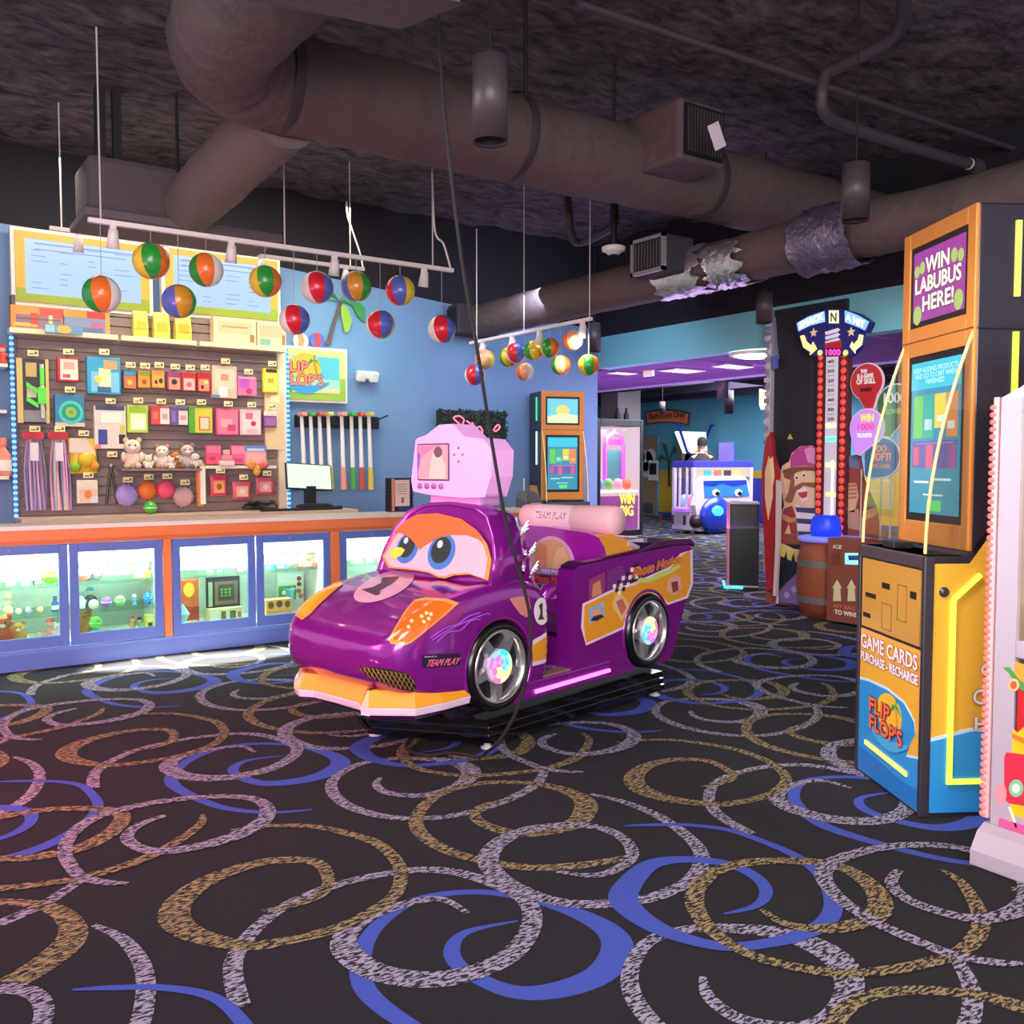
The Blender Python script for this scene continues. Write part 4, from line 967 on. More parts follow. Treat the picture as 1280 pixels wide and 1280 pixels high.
# plush heap on the ledge shelf
pa, pb = wpt(150, 586, 9.0), wpt(250, 586, 9.0)
tag(MB().box((pa.x, 8.93, pa.z - .02), (pb.x, SY - .001, pa.z)).build('wall_shelf', m('8a7d7a', .5), bevel=.003), 'narrow grey shelf holding the row of cream plush toys', 'shelf')
PZ = pa.z + .0005
for px, hpx, col, ear, y, lab in ((166, 38, 'f4dcc4', 'e8c4a8', 9.03, 'big cream plush bear at the left of the plush row'), (185, 18, 'f6ead8', 'f0d8c0', 8.98, 'small white plush low in the plush row'), (203, 30, 'f2e4d0', 'c89a70', 9.02, 'cream plush with brown ears in the middle of the plush row'), (219, 22, 'd8924c', 'b8703a', 9.06, 'orange brown plush in the plush row'), (214, 14, 'f4ecdc', 'e8dccc', 8.96, 'white little plush lying in front of the brown one'), (234, 31, 'cfc4b8', '8a8078', 9.03, 'grey and white plush at the right of the plush row'), (244, 20, 'f0e6da', '6a625c', 8.98, 'white plush with dark ears at the right end of the plush row')):
    c = onY(px, 580, y); plush('plush_toy', lab, 'plush toy', (c.x, y, PZ), sz(hpx, c), col, ear, 'plush row on the prize wall')
# cream cork card on the right
c, w, h = size(331, 492, 354, 562, 9.115)
t = thing('cork_card', 'cream card panel pinned at the right edge of the prize wall', 'panel', (c.x, 9.1, c.z)); MB().box((-w / 2, 0, -h / 2), (w / 2, .035, h / 2)).build('board', m('e8c89a', .7), t)
MB().box((-w * .2, -.004, h * .34), (w * .3, .001, h * .46)).build('note', PAPER, t)
# far left floating shelves
GL = 'floating shelves at the left edge'
for a, b, py, lab in ((-14, 15, 456, 'upper'), (-14, 14, 513, 'middle'), (-14, 17, 595, 'lower')):
    p, q = onY(a, py, 9.05), onY(b, py, 9.05)
    tag(MB().box((p.x, 8.98, q.z - .03), (q.x - .04, BACK - .001, q.z)).build('wall_shelf', m('f0e6d8', .5), bevel=.003), lab + ' pale floating shelf at the left edge of the blue wall', 'shelf', GL)
    if py != 513:
        c = onY(3, py - 8, 9.05)
        if py == 456:
            figure('toy_figure', 'red and gold toy on the upper floating shelf at the left edge', 'toy', (c.x, 9.05, q.z + .0005), .17, 'd8503a', 'c8323a')
        else:
            bottle('toy_bottle', 'peach bottle on the lower floating shelf at the left edge', 'bottle', (c.x, 9.05, q.z + .0005), .33, 'f0a080', 'd87a60')

# menu boards
def board(x0, x1, yt0, yt1, yb0, yb1, label):
    y = 9.13
    a, b = onY(x0, yt0, y), onY(x1, yt1, y); zb = (onY(x0, yb0, y).z + onY(x1, yb1, y).z) / 2; zt_ = (a.z + b.z) / 2
    t = thing('menu_board', label, 'menu board', (a.x, y, zb), 0, 'menu screens'); w, h = b.x - a.x, zt_ - zb
    MB().box((0, .0, 0), (w, .09, h)).build('backing', m('f0e8dc', .4), t, bevel=.006)
    k = .035
    f = MB()
    f.box((k, -.02, h * .22), (k + .075, .0, h - k), 0).box((w - k - .075, -.02, h * .22), (w - k, 0, h - k), 0).box((k + .075, -.02, h - k - .06), (w - k - .075, 0, h - k), 0)
    f.box((k, -.02, k), (k + .075, 0, h * .22), 1).box((w - k - .075, -.02, k), (w - k, 0, h * .22), 1).box((k + .075, -.02, k), (w - k - .075, 0, k + .07), 1)
    f.build('frame', [m('d6a83e', .45), m('93a531', .45)], t)
    s = MB().box((k + .075, -.012, k + .07), (w - k - .075, -.002, h - k - .06)).build('screen', glow('a9c6f6', 1.0), t)
    sx0, sx1, sy0, sy1 = k + .1, w - k - .1, k + .1, h - k - .09
    r = random.Random(int(x0)); l = MB()
    for c in range(4):
        for q in range(9):
            if r.random() < .45: continue
            u = sx0 + (sx1 - sx0) * (c + .1) / 4; v = sy0 + (sy1 - sy0) * (q + .5) / 9
            l.box((u, -.0135, v), (u + (sx1 - sx0) / 4 * r.uniform(.25, .75), -.0115, v + .006))
    l.box((sx0 + .05, -.0135, sy1 - .012), (sx1, -.0115, sy1)); l.box((sx0 + .05, -.0135, sy1 - .06), (sx1 - .1, -.0115, sy1 - .052))
    l.build('faint_text_rows', glow('7f97c8', .8), s)
    MB().box((w * .3, .02, -.06), (w * .7, .09, 0)).build('wall_bracket', black, t)
board(12, 190, 283, 303, 383, 393, 'left of the two pale blue menu screens with a yellow and green frame')
board(201, 350, 305, 323, 393, 406, 'right of the two pale blue menu screens with a yellow and green frame')

# ---- logo used on the wall screen and the card kiosks
def logo(mb, P, w, h, cols):
    """mb: list to take colour index; P(u,v,k) maps logo 0..1 to a place, k = layer"""
    def shape(poly, c, k):
        o = P(0, 0, k); U = P(1, 0, k) - o; V = P(0, 1, k) - o
        mb.prism(poly, .0006, o, U, V, c)
    shape(circ(.52, .66, .30, 24, .32), cols['sun'], 0)
    for q, (dx, dy) in enumerate(((.0, .02), (.08, -.02), (.15, -.12), (-.08, -.02), (-.14, -.1), (.03, .1))):
        b = (.68, .82)
        shape([b, (b[0] + dx * .5 - .012, b[1] + dy * .6 + .05), (b[0] + dx * 1.3, b[1] + dy * 1.3), (b[0] + dx * .5 + .012, b[1] + dy * .6)], cols['palm'], 1)
    shape([(.66, .82), (.70, .82), (.78, .45), (.73, .45)], cols['trunk'], 1)
    shape([(.02, .34)] + [(.02 + .96 * i / 12, .30 - .22 * math.sin(PI * i / 12)) for i in range(13)] + [(.98, .36)] + [(.98 - .96 * i / 12, .36 - .10 * math.sin(PI * i / 12)) for i in range(1, 12)], cols['wave'], 2)
    for s, u, v, ww, hh in (('FLIP', .06, .56, .5, .22), ("FLOP'S", .08, .27, .78, .24)):
        o = P(u, v, 3); U = P(1, 0, 3) - P(0, 0, 3); V = P(0, 1, 3) - P(0, 0, 3); N = U.cross(V).normalized()
        letters(mb, s, o, U, V, U.length * ww, V.length * hh, cols['edge'], 0, .028 * V.length)
        letters(mb, s, o + N * .002, U, V, U.length * ww, V.length * hh, cols['text'], 0, .010 * V.length)

p, q = onY(355, 431, 9.22), onY(434, 437, 9.22); zb = (onY(355, 501, 9.22).z + onY(430, 505, 9.22).z) / 2
t = thing('wall_screen', 'framed beach logo screen mounted on the blue wall right of the prizes', 'screen', (p.x, 9.22, zb)); w, h = q.x - p.x, (p.z + q.z) / 2 - zb
MB().box((0, 0, 0), (w, .07, h)).build('outer_frame', m('efe9d8', .4), t, bevel=.006)
MB().box((.03, -.015, .03), (w - .03, 0, h * .45), 1).box((.03, -.015, h * .45), (w - .03, 0, h - .03), 0).build('frame', [m('d9cf7a', .4), m('9fc04a', .4)], t)
s_ = MB().box((.08, -.02, .1), (w - .1, -.014, h - .1)).build('screen', glow('5fd0d8', 1.0), t)
g = MB().box((.08, -.022, .1), (w - .1, -.0195, h * .42), 0).box((.08, -.0225, .1), (w - .1, -.020, h * .26), 1)
g.build('beach_picture', [glow('a9dcc4', 1.0), glow('e3d59a', 1.0)], s_)
lg = MB()
logo(lg, lambda u, v, k: Vector((-.06 + (w * .78) * u, -.024 - .0015 * k, h * .08 + h * .82 * v)), w, h, dict(sun=0, palm=1, trunk=2, wave=3, edge=4, text=5))
lg.build('logo', [glow('f0c63a', 1.0), glow('4a9a4a', .9), glow('c89a4a', .9), glow('3aa0d8', 1.0), glow('8a3a4a', .9), glow('f08a6a', 1.1)], s_)
# palm mural and painted balls on the wall
t = thing('palm_cutout', 'painted wooden palm tree cutout on the blue wall above the logo screen', 'wall decoration', onY(408, 430, 9.28))
def cut(par, pts, cols, nm, y=9.28, th=.018):
    o = par.location
    MB().prism([((onY(a, b, y) - o).x, (onY(a, b, y) - o).z) for a, b in pts], th, (0, .0, 0)).build(nm, m(cols, .6), par)
cut(t, [(403, 431), (409, 425), (415, 405), (424, 376), (428, 376), (420, 402), (415, 420), (413, 431)], '6a4a4e', 'trunk')
for pts, c in (([(424, 376), (400, 366), (384, 372), (402, 374)], '4a9a4a'), ([(424, 376), (412, 360), (398, 356), (412, 367)], '3a7a3a'), ([(426, 376), (432, 362), (450, 356), (440, 366)], '4a9a4a'), ([(427, 376), (442, 372), (455, 384), (456, 404), (447, 396), (440, 382)], '3a8a42'), ([(425, 378), (434, 384), (440, 400), (436, 414), (431, 416), (427, 398)], '9ab83a')):
    cut(t, pts, c, 'palm_leaf', 9.268 if c == '9ab83a' else 9.274)
for px, c, w_c, lab in ((376, 'e89a5a', 'f2e6da', 'orange striped'), (397, 'd83a4a', '5a6ac0', 'red and blue')):
    o = onY(px, 426, 9.27)
    t = thing('ball_cutout', lab + ' painted ball cutout at the foot of the palm', 'wall decoration', o)
    r = sz(10, o)
    MB().prism(circ(0, 0, r, 20), .02, (0, .02, 0)).build('disc', m(w_c, .6), t)
    MB().prism([(-r * .5, -r * .85), (r * .2, -r * .97), (r * .45, 0), (r * .2, r * .97), (-r * .5, r * .85), (-r * .2, 0)], .012, (0, .002, 0)).build('stripe', m(c, .6), t)
# emergency light
o = onY(457, 469, 9.24)
t = thing('emergency_light', 'white twin head emergency light on the blue wall', 'emergency light', o)
w = sz(24, o)
MB().box((-w * .45, -.03, -.045), (w * .5, .06, .045)).build('housing', m('d8d6d8', .4), t, bevel=.01)
for s in (-.42, .3): MB(Matrix.Rotation(.4, 4, 'X')).box((w * s - .04, -.1, -.05), (w * s + .05, -.03, .06)).build('lamp_head', white, t, bevel=.01)
# putters on the rack
p, q = onY(372, 518, 9.2), onY(474, 536, 9.2)
t = thing('putter_rack', 'black wall rack holding the row of mini golf putters', 'rack', (p.x, 9.2, q.z))
MB().box((0, 0, 0), (q.x - p.x, .1, p.z - q.z)).build('rack_board', black, t, bevel=.004)
MB().tube([(q.x - p.x, .02, (p.z - q.z) * .8), (q.x - p.x + .1, -.02, (p.z - q.z) * 1.15)], .01, 6).build('rack_hook', black, t)
GP = [('f0a08a', 'coral'), ('4aa84a', 'green'), ('c85a4a', 'red'), ('d8c85a', 'yellow')]
for i, px in enumerate((377, 388, 399, 410, 427, 439, 450, 461)):
    c, nm = GP[i % 4]; a = onY(px, 519, 9.15); b = onY(px + (4 if i < 4 else 3), 612 if i >= 4 else 575 + 36, 9.15)
    t = thing('putter', '%s gripped white putter in the %s group of the rack' % (nm, 'left' if i < 4 else 'right'), 'golf putter', a, 0, 'mini golf putters')
    d = b - a
    MB().tube([(0, 0, 0), d * .72], [.02, .026], 8).build('shaft', m('eeeae6', .4), t)
    MB().tube([d * .7, d], [.028, .036], 8).build('grip', m(c, .6), t)
    MB().box((-.03, -.09, -.012), (.03, .052, .03)).build('putter_head', m(c, .5), t, bevel=.008)
# things standing on the ledge and counter
o = onY(391, 637, 8.85)
t = thing('cash_register', 'tilted register screen on a black stand on the back ledge', 'register', (o.x, 8.9, zl + .0005))
w = sz(60, o); h = sz(34, o)
M = Matrix.Translation((-.01, 0, .2)) @ Matrix.Rotation(-.28, 4, 'X') @ Matrix.Rotation(.06, 4, 'Y')
MB(M).box((-w / 2, -.012, 0), (w / 2, .02, h)).build('display_case_frame', black, t, bevel=.006).name = 'display_frame'
MB(M).box((-w / 2 + .012, -.015, .014), (w / 2 - .012, -.011, h - .012)).build('display', glow('e6f0e2', .9), t)
MB().box((-.05, -.02, .03), (.05, .06, .24)).build('stand', black, t)
k_ = MB().box((-w * .3, -.12, 0), (w * .4, .04, .05)).build('keypad', m('1c1a1e', .6), t, bevel=.008)
kk = MB()
for r_ in range(3):
    for c_ in range(8): kk.box((-w * .26 + c_ * .037, -.11 + r_ * .04, .05), (-w * .26 + c_ * .037 + .028, -.08 + r_ * .04, .062))
kk.build('keys', m('3a363c', .5), k_)
o = onY(370, 636, 8.8)
t = thing('counter_mat', 'long flat black mat with a rounded end under the register', 'mat', (o.x, 8.8, zl + .0005))
MB().loft([[(sz(-45, o), -.06, 0), (sz(40, o), -.06, 0), (sz(62, o), -.02, 0), (sz(62, o), .02, 0), (sz(40, o), .05, 0), (sz(-45, o), .04, 0)], [(sz(-45, o), -.06, .02), (sz(40, o), -.06, .02), (sz(62, o), -.02, .035), (sz(62, o), .02, .035), (sz(40, o), .05, .02), (sz(-45, o), .04, .02)]], sm=False).build('mat_body', m('1a181c', .6), t, bevel=.006)
o = onY(327, 632, 8.86)
rn = random.Random(3)
t = tag(MB().tube(spline([(o.x + rn.uniform(-.16, .2), 8.93 + rn.uniform(-.05, .05), zl + .012 + rn.uniform(.0, .09)) for _ in range(16)], 6), .008, 6).build('cable_pile', black), 'tangle of black cable on the ledge left of the register', 'cable')
o = onY(500, 640, 7.42)
t = thing('counter_sign', 'dark studded sign stand with a cream notice on the counter', 'sign', (o.x, 7.42, 1.0205)); w, h = sz(36, o), sz(42, o)
MB().box((-w / 2, 0, 0), (w / 2, .03, h)).build('board', m('26283a', .5), t)
s_ = MB()
for k in range(9):
    for x in (-w * .52, w * .44): s_.box((x, -.01, h * .04 + k * h * .105), (x + w * .08, .03, h * .08 + k * h * .105))
s_.build('studded_edge', m('15161f', .4), t)
MB().box((-w * .2, -.01, h * .16), (w * .36, .0, h * .94)).build('notice', m('f2dcc8', .6), t)
l = MB()
for k in range(5): l.box((-w * .12, -.012, h * (.8 - .07 * k)), (w * (.25 - .05 * (k % 2)), -.0095, h * (.815 - .07 * k)))
l.box((w * .03, -.012, h * .25), (w * .13, -.0095, h * .42)).build('faint_text_rows', m('8a7a80', .6), t)
MB().box((-w * .32, -.015, h * .02), (-w * .24, 0, h * .98)).build('side_bar', m('e8a07a', .5), t)
MB().box((-w * .1, -.02, h * .02), (w * .5, 0, h * .14)).build('lower_plate', m('2a3a86', .4), t)
o = onY(662, 636, 7.38)
t = thing('card_reader', 'grey lumpy card reader on the counter right of the hedge panel', 'card reader', (o.x, 7.38, 1.0205)); w = sz(26, o)
MB().loft([[(-w / 2, -.1, 0), (w / 2, -.1, 0), (w / 2, .1, 0), (-w / 2, .1, 0)], [(-w * .5, -.09, .06), (w * .5, -.09, .06), (w * .5, .1, .1), (-w * .5, .1, .1)], [(-w * .3, -.02, .15), (w * .35, -.02, .15), (w * .35, .09, .17), (-w * .3, .09, .17)]], sm=False).build('reader_body', m('5a5a62', .4), t, bevel=.012)
MB().box((-w * .3, -.102, .02), (w * .3, -.098, .05)).build('slot_plate', m('b8b8c0', .4), t)
t = tag(MB().tube([(onY(655, 636, 7.45).x, 7.45, 1.0205), (onY(655, 636, 7.45).x, 7.45, onY(655, 598, 7.45).z)], .008, 8).build('sign_pole', m('d8d4da', .4)), 'thin pale pole standing on the counter beside the card reader', 'pole')
# hedge panel with neon
p, q = onY(549, 512, 9.22), onY(632, 611, 9.22)
t = thing('hedge_panel', 'dark leafy hedge panel with pink neon script on the blue wall', 'hedge panel', (p.x, 9.22, q.z)); w, h = q.x - p.x, p.z - q.z
MB().box((0, 0, 0), (w, .07, h)).build('panel', m('22302c', .9, bump=1.0, bs=70), t)
lf = MB(); rn = random.Random(9)
for k in range(1500):
    a = rn.uniform(0, 6.28); u, v, y = rn.uniform(-.01, w + .01), rn.uniform(-.01, h + .01), rn.uniform(-.035, .0)
    e = Vector((math.cos(a), rn.uniform(-.4, .4), math.sin(a))) * .028; f = Vector((-math.sin(a), rn.uniform(-.3, .3), math.cos(a))) * .012
    c = Vector((u, y, v)); lf.add([c - e, c + f, c + e, c - f], [(0, 1, 2, 3)], k % 3)
lf.build('leaves', [m('2c4236', .8), m('3b5546', .8), m('1f2f2a', .8)], t, kind='stuff')
def wz(px, py): o = onY(px, py, 9.17) - t.location; return (o.x, o.y, o.z)
for pts in ([(578, 533), (571, 527), (567, 522), (574, 520), (580, 525), (577, 532)], [(583, 526), (588, 530), (585, 536), (580, 536)], [(590, 528), (594, 536), (600, 533), (603, 541), (596, 546)], [(618, 536), (622, 531), (625, 534), (620, 539), (617, 537)]):
    MB().tube(spline([wz(*a) for a in pts], 4), .008, 6).build('neon_tube', glow('ff5a7a', 3), t)
# ================================================================== the ride car
CAR = Frame((3.0816, 4.4179, 0), math.atan2(-.2299, -.9732))
car = thing('ride_car', 'glossy purple cartoon race car kiddie ride with big blue eyes on a black base', 'kiddie ride', CAR.o, CAR.a)
bpy.context.view_layer.update()
purple = m('961a9c', .2, .42, coat=1.0)
purple_d = m('5a1258', .2, .25, coat=1.0)
car_or = m('f2a024', .3, coat=.6); car_wh = m('f3d8ea', .3, coat=.5)
gloss_blk = m('0c0a0e', .12, coat=.8)

fb = MB(); secs = []
for x, w, zb, zs, zt_, zc in ((1.34, .27, .48, .53, .58, .59), (1.325, .38, .44, .54, .615, .625), (1.26, .452, .38, .57, .675, .682), (1.12, .474, .33, .64, .755, .752), (1.0, .478, .29, .67, .795, .805), (.88, .480, .26, .70, .825, .835), (.72, .481, .25, .72, .85, .848), (.55, .480, .25, .73, .86, .85), (.38, .474, .25, .70, .84, .84), (.27, .464, .25, .66, .78, .80), (.215, .447, .25, .60, .70, .75)):
    half = [(0, zb), (w * .6, zb), (w * .95, zb + .015), (w, zb + .1), (w, zs), (w * .995, zt_ - .035), (w * .93, zt_ + .010), (w * .72, zt_ * .72 + zc * .28), (w * .5, zt_ * .3 + zc * .7), (w * .25, zc - .004), (0, zc)]
    secs.append([(x, y, z) for y, z in half] + [(x, -y, z) for y, z in half[1:-1]][::-1])
fb.loft(secs)
front = fb.build('front_body', purple, car, sub=2, weld=True)

def carve(o, xs):
    """wheel wells"""
    cs = []
    for x in xs:
        for sgn in (1, -1):
            c = MB().lathe([(.001, .33 * sgn), (.24, .33 * sgn), (.24, .6 * sgn), (.001, .6 * sgn)], (x, 0, .432), 'y', 48).build('cutter', purple, car, weld=True)
            b = o.modifiers.new('well', 'BOOLEAN'); b.operation = 'DIFFERENCE'; b.object = c; b.solver = 'EXACT'; cs.append(c)
    bpy.context.view_layer.update()
    dg = bpy.context.evaluated_depsgraph_get()
    me = bpy.data.meshes.new_from_object(o.evaluated_get(dg)); o.modifiers.clear(); o.data = me
    for c in cs: bpy.data.objects.remove(c)
carve(front, [.648])
# cab with its raked front
cab = MB()
prof = [(-.45, .80), (-.435, .98), (-.39, 1.09), (-.315, 1.185), (-.2, 1.232), (0, 1.247), (.2, 1.232), (.315, 1.185), (.39, 1.09), (.44, .98), (.46, .80)]
def cabsec(dx, k, dz): return [(.976 - .35 * z + dx, y * k, z + dz * (z - .84)) for y, z in prof]
cab.loft([cabsec(-.012, .93, -.06), cabsec(.012, .965, -.02), cabsec(0, 1, 0), cabsec(-.10, 1.0, .0), cabsec(-.2, .98, -.04), cabsec(-.27, .93, -.10), cabsec(-.275, .88, -.14)])
cabo = cab.build('cab', purple, car, bevel=0, weld=True)
for f in cabo.data.polygons: f.use_smooth = len(f.vertices) == 4
def WS(y, z, lift=0.0): return Vector((.976 - .35 * z + .013 + lift, y, z))
def wspoly(pts, mat, nm, lift, par=None, th=.006):
    mb = MB(); n = Vector((1, 0, .35)).normalized()
    o = WS(0, .9, lift); V = (WS(0, 1.0, lift) - WS(0, .9, lift)) * 10
    mb.prism([(y, z - .9) for y, z in pts], th, o - n * th * 0, Vector((0, 1, 0)), V)
    return mb.build(nm, mat, par or car)
OUT = [(-.405, .927), (-.33, .872), (-.12, .874), (0, .87), (.08, .852), (.13, .852), (.19, .872), (.3, .885), (.435, .866), (.425, .965), (.37, 1.04), (.285, 1.10), (.15, 1.152), (-.04, 1.176), (-.2, 1.163), (-.3, 1.115), (-.36, 1.03)]
ctr = (.0, 1.0)
def shrink(p, k, kz=None): return [(ctr[0] + (y - ctr[0]) * k, ctr[1] + (z - ctr[1]) * (kz or k)) for y, z in p]
wf = wspoly(OUT, m('f0963c', .35, coat=.5), 'windscreen_frame', 0)
wspoly(shrink(OUT, .945, .93), m('e6b8c6', .3, coat=.6), 'windscreen', .007, wf, .003)
BROW = [(-.355, 1.045), (-.29, 1.045), (-.2, 1.02), (-.105, .965), (-.085, .985), (0, 1.03), (.1, 1.055), (.22, 1.06), (.30, 1.045), (.345, 1.03), (.28, 1.09), (.15, 1.140), (-.04, 1.163), (-.2, 1.15), (-.295, 1.105)]
BROW = [(y, z + .02) for y, z in BROW]
wspoly(BROW, m('ee6a26', .3, coat=.6), 'eyebrow', .011, wf, .003)
for cy_, cz_, ry_, rz_ in ((-.212, .988, .088, .083), (.062, .984, .102, .092)):
    e = wspoly(circ(cy_, cz_, ry_, 28, rz_), m('3c78c4', .2, coat=.6), 'eye', .0095, wf, .002)
    wspoly(circ(cy_ - .006, cz_ + .010, ry_ * .72, 24, rz_ * .74), m('16181f', .1, coat=.8), 'pupil', .0118, e, .0012)
    wspoly(circ(cy_ - .022, cz_ + .040, ry_ * .2, 14), m('d8dcf0', .2), 'glint', .0132, e, .001)
wspoly([(-.345, .955), (-.31, .985), (-.26, .99), (-.225, .978), (-.24, .95), (-.29, .925), (-.33, .93)][::-1], m('f2e23c', .3), 'yellow_sticker', .0125, wf, .001)

# monitor
mp = [(-.314, 1.36), (-.275, 1.585), (-.25, 1.597), (-.185, 1.612), (-.085, 1.664), (.02, 1.666), (.115, 1.594), (.25, 1.582), (.312, 1.52), (.305, 1.385), (.26, 1.276), (.1, 1.268), (-.17, 1.28), (-.3, 1.296)]
mo = MB().prism(mp, .17, (.36, 0, 0), (0, 1, 0), (0, 0, 1))
mon = mo.build('photo_monitor', m('eaa8e4', .35, coat=.3, e=.22), car, bevel=.02, seg=3)  # white case, the pink light on it put into base colour and glow
def face(pts, mat, nm, lift=.0, th=.004, par=None): return MB().prism(pts, th, (.53 + lift, 0, 0), (0, 1, 0), (0, 0, 1)).build(nm, mat, par or mon)
sc_ = face(rrect(-.258, 1.358, -.004, 1.563, .008), m('5a3a66', .4), 'screen_bezel')
face(rrect(-.25, 1.366, -.012, 1.555, .004), glow('f09aa8', 1.0), 'screen', .003, .003, sc_)
face([(-.16, 1.37), (-.03, 1.37), (-.03, 1.44), (-.06, 1.50), (-.10, 1.535), (-.13, 1.5), (-.15, 1.43)], glow('f6c0b8', 1.0), 'picture_figure', .005, .003, sc_)
face([(-.25, 1.46), (-.2, 1.5), (-.13, 1.535), (-.05, 1.55), (-.25, 1.55)], glow('e87aa6', 1.0), 'picture_band', .005, .002, sc_)
face(circ(-.085, 1.515, .032, 14, .03), glow('8a4a6a', .8), 'picture_hat', .0065, .003, sc_)
face([(-.25, 1.40), (-.235, 1.46), (-.232, 1.50), (-.25, 1.52)], glow('a04ac0', .9), 'picture_banner', .0065, .003, sc_)
for k in range(4): MB().lathe([(.016, 0), (.016, .008), (.001, .012)], (.534, -.235 + .057 * k, 1.328), 'x', 14).build('button', m('b06a9a', .4), mon)
for k in range(4): MB().lathe([(.008, 0), (.007, .003), (.001, .003)], (.534, .07 + .032 * math.cos(PI / 2 * k), 1.50 + .036 * math.sin(PI / 2 * k)), 'x', 10).build('speaker_hole', m('9a6aa0', .5), mon)
MB().prism(circ(.07, 1.50, .05, 24), .002, (.5305, 0, 0), (0, 1, 0), (0, 0, 1)).build('speaker_plate', m('efc0ea', .4), mon)
MB().box((.34, -.2, 1.22), (.5, .2, 1.29)).build('monitor_foot', m('d99ad8', .35), car, bevel=.02)
MB().box((.27, -.16, 1.31), (.36, .2, 1.5)).build('monitor_back', m('b48ab4', .4), mon, bevel=.02)

# lower structure
cen = MB().box((.26, -.44, .205), (-.33, .44, .30)).box((.25, -.455, .21), (-.32, -.44, .29)).box((.52, .44, .21), (-.32, .462, .305))
cen.build('floor_pan', purple, car, bevel=.008)
MB().tube([(.36, .468, .248), (-.30, .468, .252)], .011, 10).build('light_strip', glow('f470e8', 2.2), car, label='pink glowing sill strip')
MB().box((.34, .36, .30), (-.2, .44, .312)).build('kick_plate', m('b08a72', .4, .4), car, bevel=.004)
for k in range(3): MB().box((.16 - .1 * k, .26 + .02 * k, .30), (.10 - .1 * k, .32 + .02 * k, .312)).build('tread_stud', m('8a6a90', .4), car, bevel=.004)
core = MB().box((.78, -.36, .15), (-.9, .36, .25)); core.build('motion_frame', gloss_blk, car)
BASE = [(.675, .43), (.98, -.16), (.86, -.40), (-.88, -.40), (-.88, .475)]
bc = Vector((0, .03))
def inset(k): return [(bc.x + (x - bc.x) * (1 - k * .9), bc.y + (y - bc.y) * (1 - k * 2)) for x, y in BASE]
bs = MB()
for k, (za, zb_, ins) in enumerate(((.035, .068, 0), (.068, .076, .02), (.076, .108, .006), (.108, .116, .025), (.116, .152, .012))):
    bs.prism(inset(ins), zb_ - za, (0, 0, za), (1, 0, 0), (0, 1, 0))
bs.build('base_platform', gloss_blk, car, bevel=.003)
for x, y in ((.66, .40), (.9, -.2), (-.82, .44), (-.82, -.36)):
    MB().lathe([(.001, .0005), (.032, .0005), (.036, .008), (.02, .016), (.012, .036), (.001, .036)], (x, y, 0), n=16).build('levelling_foot', m('c8c0c4', .4), car)

# rear body
SP = [(.035, .30), (.035, .80), (.02, .865), (-.03, .885), (-.2, .892), (-.63, .915), (-1.0, .93), (-1.2, .925), (-1.235, .87), (-1.17, .59), (-1.0, .24), (-.96, .205), (-.777, .205)] + [(-.699 + .24 * math.cos(math.radians(a)), .432 + .24 * math.sin(math.radians(a))) for a in range(250, -72, -10)] + [(-.621, .205), (-.31, .205), (-.31, .30)]
rb = MB()
for y0 in (-.455, .345): rb.prism(SP, -.11, (0, y0, 0), (1, 0, 0), (0, 0, 1))
rb.prism([(-.43, .25), (-.43, .86), (-.9, .885), (-1.19, .885), (-1.15, .6), (-.97, .25)], -.69, (0, -.345, 0), (1, 0, 0), (0, 0, 1))
rb.box((.02, -.345, .30), (-.43, .345, .47))
rear = rb.build('rear_body', purple, car, bevel=.014, seg=3)
MB().prism([(-.29, .4), (-.29, .46), (-.05, .46), (-.03, .40)], -.6, (0, -.3, .08), (1, 0, 0), (0, 0, 1)).build('seat_cushion', m('6a1a70', .4), car, bevel=.02)
spo = MB(); secs = []
for x, z0, z1 in ((-.60, .915, .925), (-.78, .93, .965), (-1.05, .935, .972), (-1.2, .93, .965), (-1.245, .91, .935)):
    secs.append([(x, -.462, z0), (x, -.462, z1), (x, -.2, z1 - .008), (x, .2, z1 - .008), (x, .462, z1), (x, .462, z0)])
spo.loft(secs, sm=False); spo.build('spoiler', purple_d, car, bevel=.012, seg=3)
# dark rounded rim along the side panels
for s in (1, -1):
    MB().loft([[(x, s * y, z) for y, z in ((.36, zz - .012), (.36, zz + .012), (.44, zz + .012), (.458, zz), (.44, zz - .012))] for x, zz in ((.02, .875), (-.04, .893), (-.25, .90), (-.65, .925))], sm=False).build('side_rim', purple_d, car, bevel=.006)
# seat back
sb = [(-.36, .46), (-.36, .98), (-.345, 1.05), (-.30, 1.068), (0, 1.066), (.3, 1.045), (.39, 1.02), (.41, .96), (.40, .46)]
seat = MB().prism(sb, .13, (-.43, 0, 0), (0, 1, 0), (0, 0, 1)).build('seat_back', m('b41fae', .22, .15, coat=1.0), car, bevel=.03, seg=4)
def sp_(pts, mat, nm, lift=0., th=.003, par=None): return MB().prism(pts, th, (-.299 + lift, 0, 0), (0, 1, 0), (0, 0, 1)).build(nm, mat, par or seat)
rg = sp_(circ(.035, .82, .182, 40, .192), m('eaa0d8', .3), 'decal_ring')
sp_(circ(.035, .825, .158, 40, .168), m('e8a07a', .35), 'decal_picture', .003, .002, rg)
sp_([(.16, .90), (.13, .95), (.08, .94), (.05, .87), (.04, .80), (.18, .80)], m('f0b890', .4), 'picture_figure', .005, .001, rg)
sp_([(-.1, .93), (-.06, .97), (.0, .95), (.0, .80), (-.1, .78)], m('d88a6a', .4), 'picture_figure', .005, .001, rg)
sp_([(-.06, .80), (-.04, .815), (.185, .815), (.18, .78), (-.07, .78)], m('9a6ac0', .35), 'caption_band', .006, .001, rg)
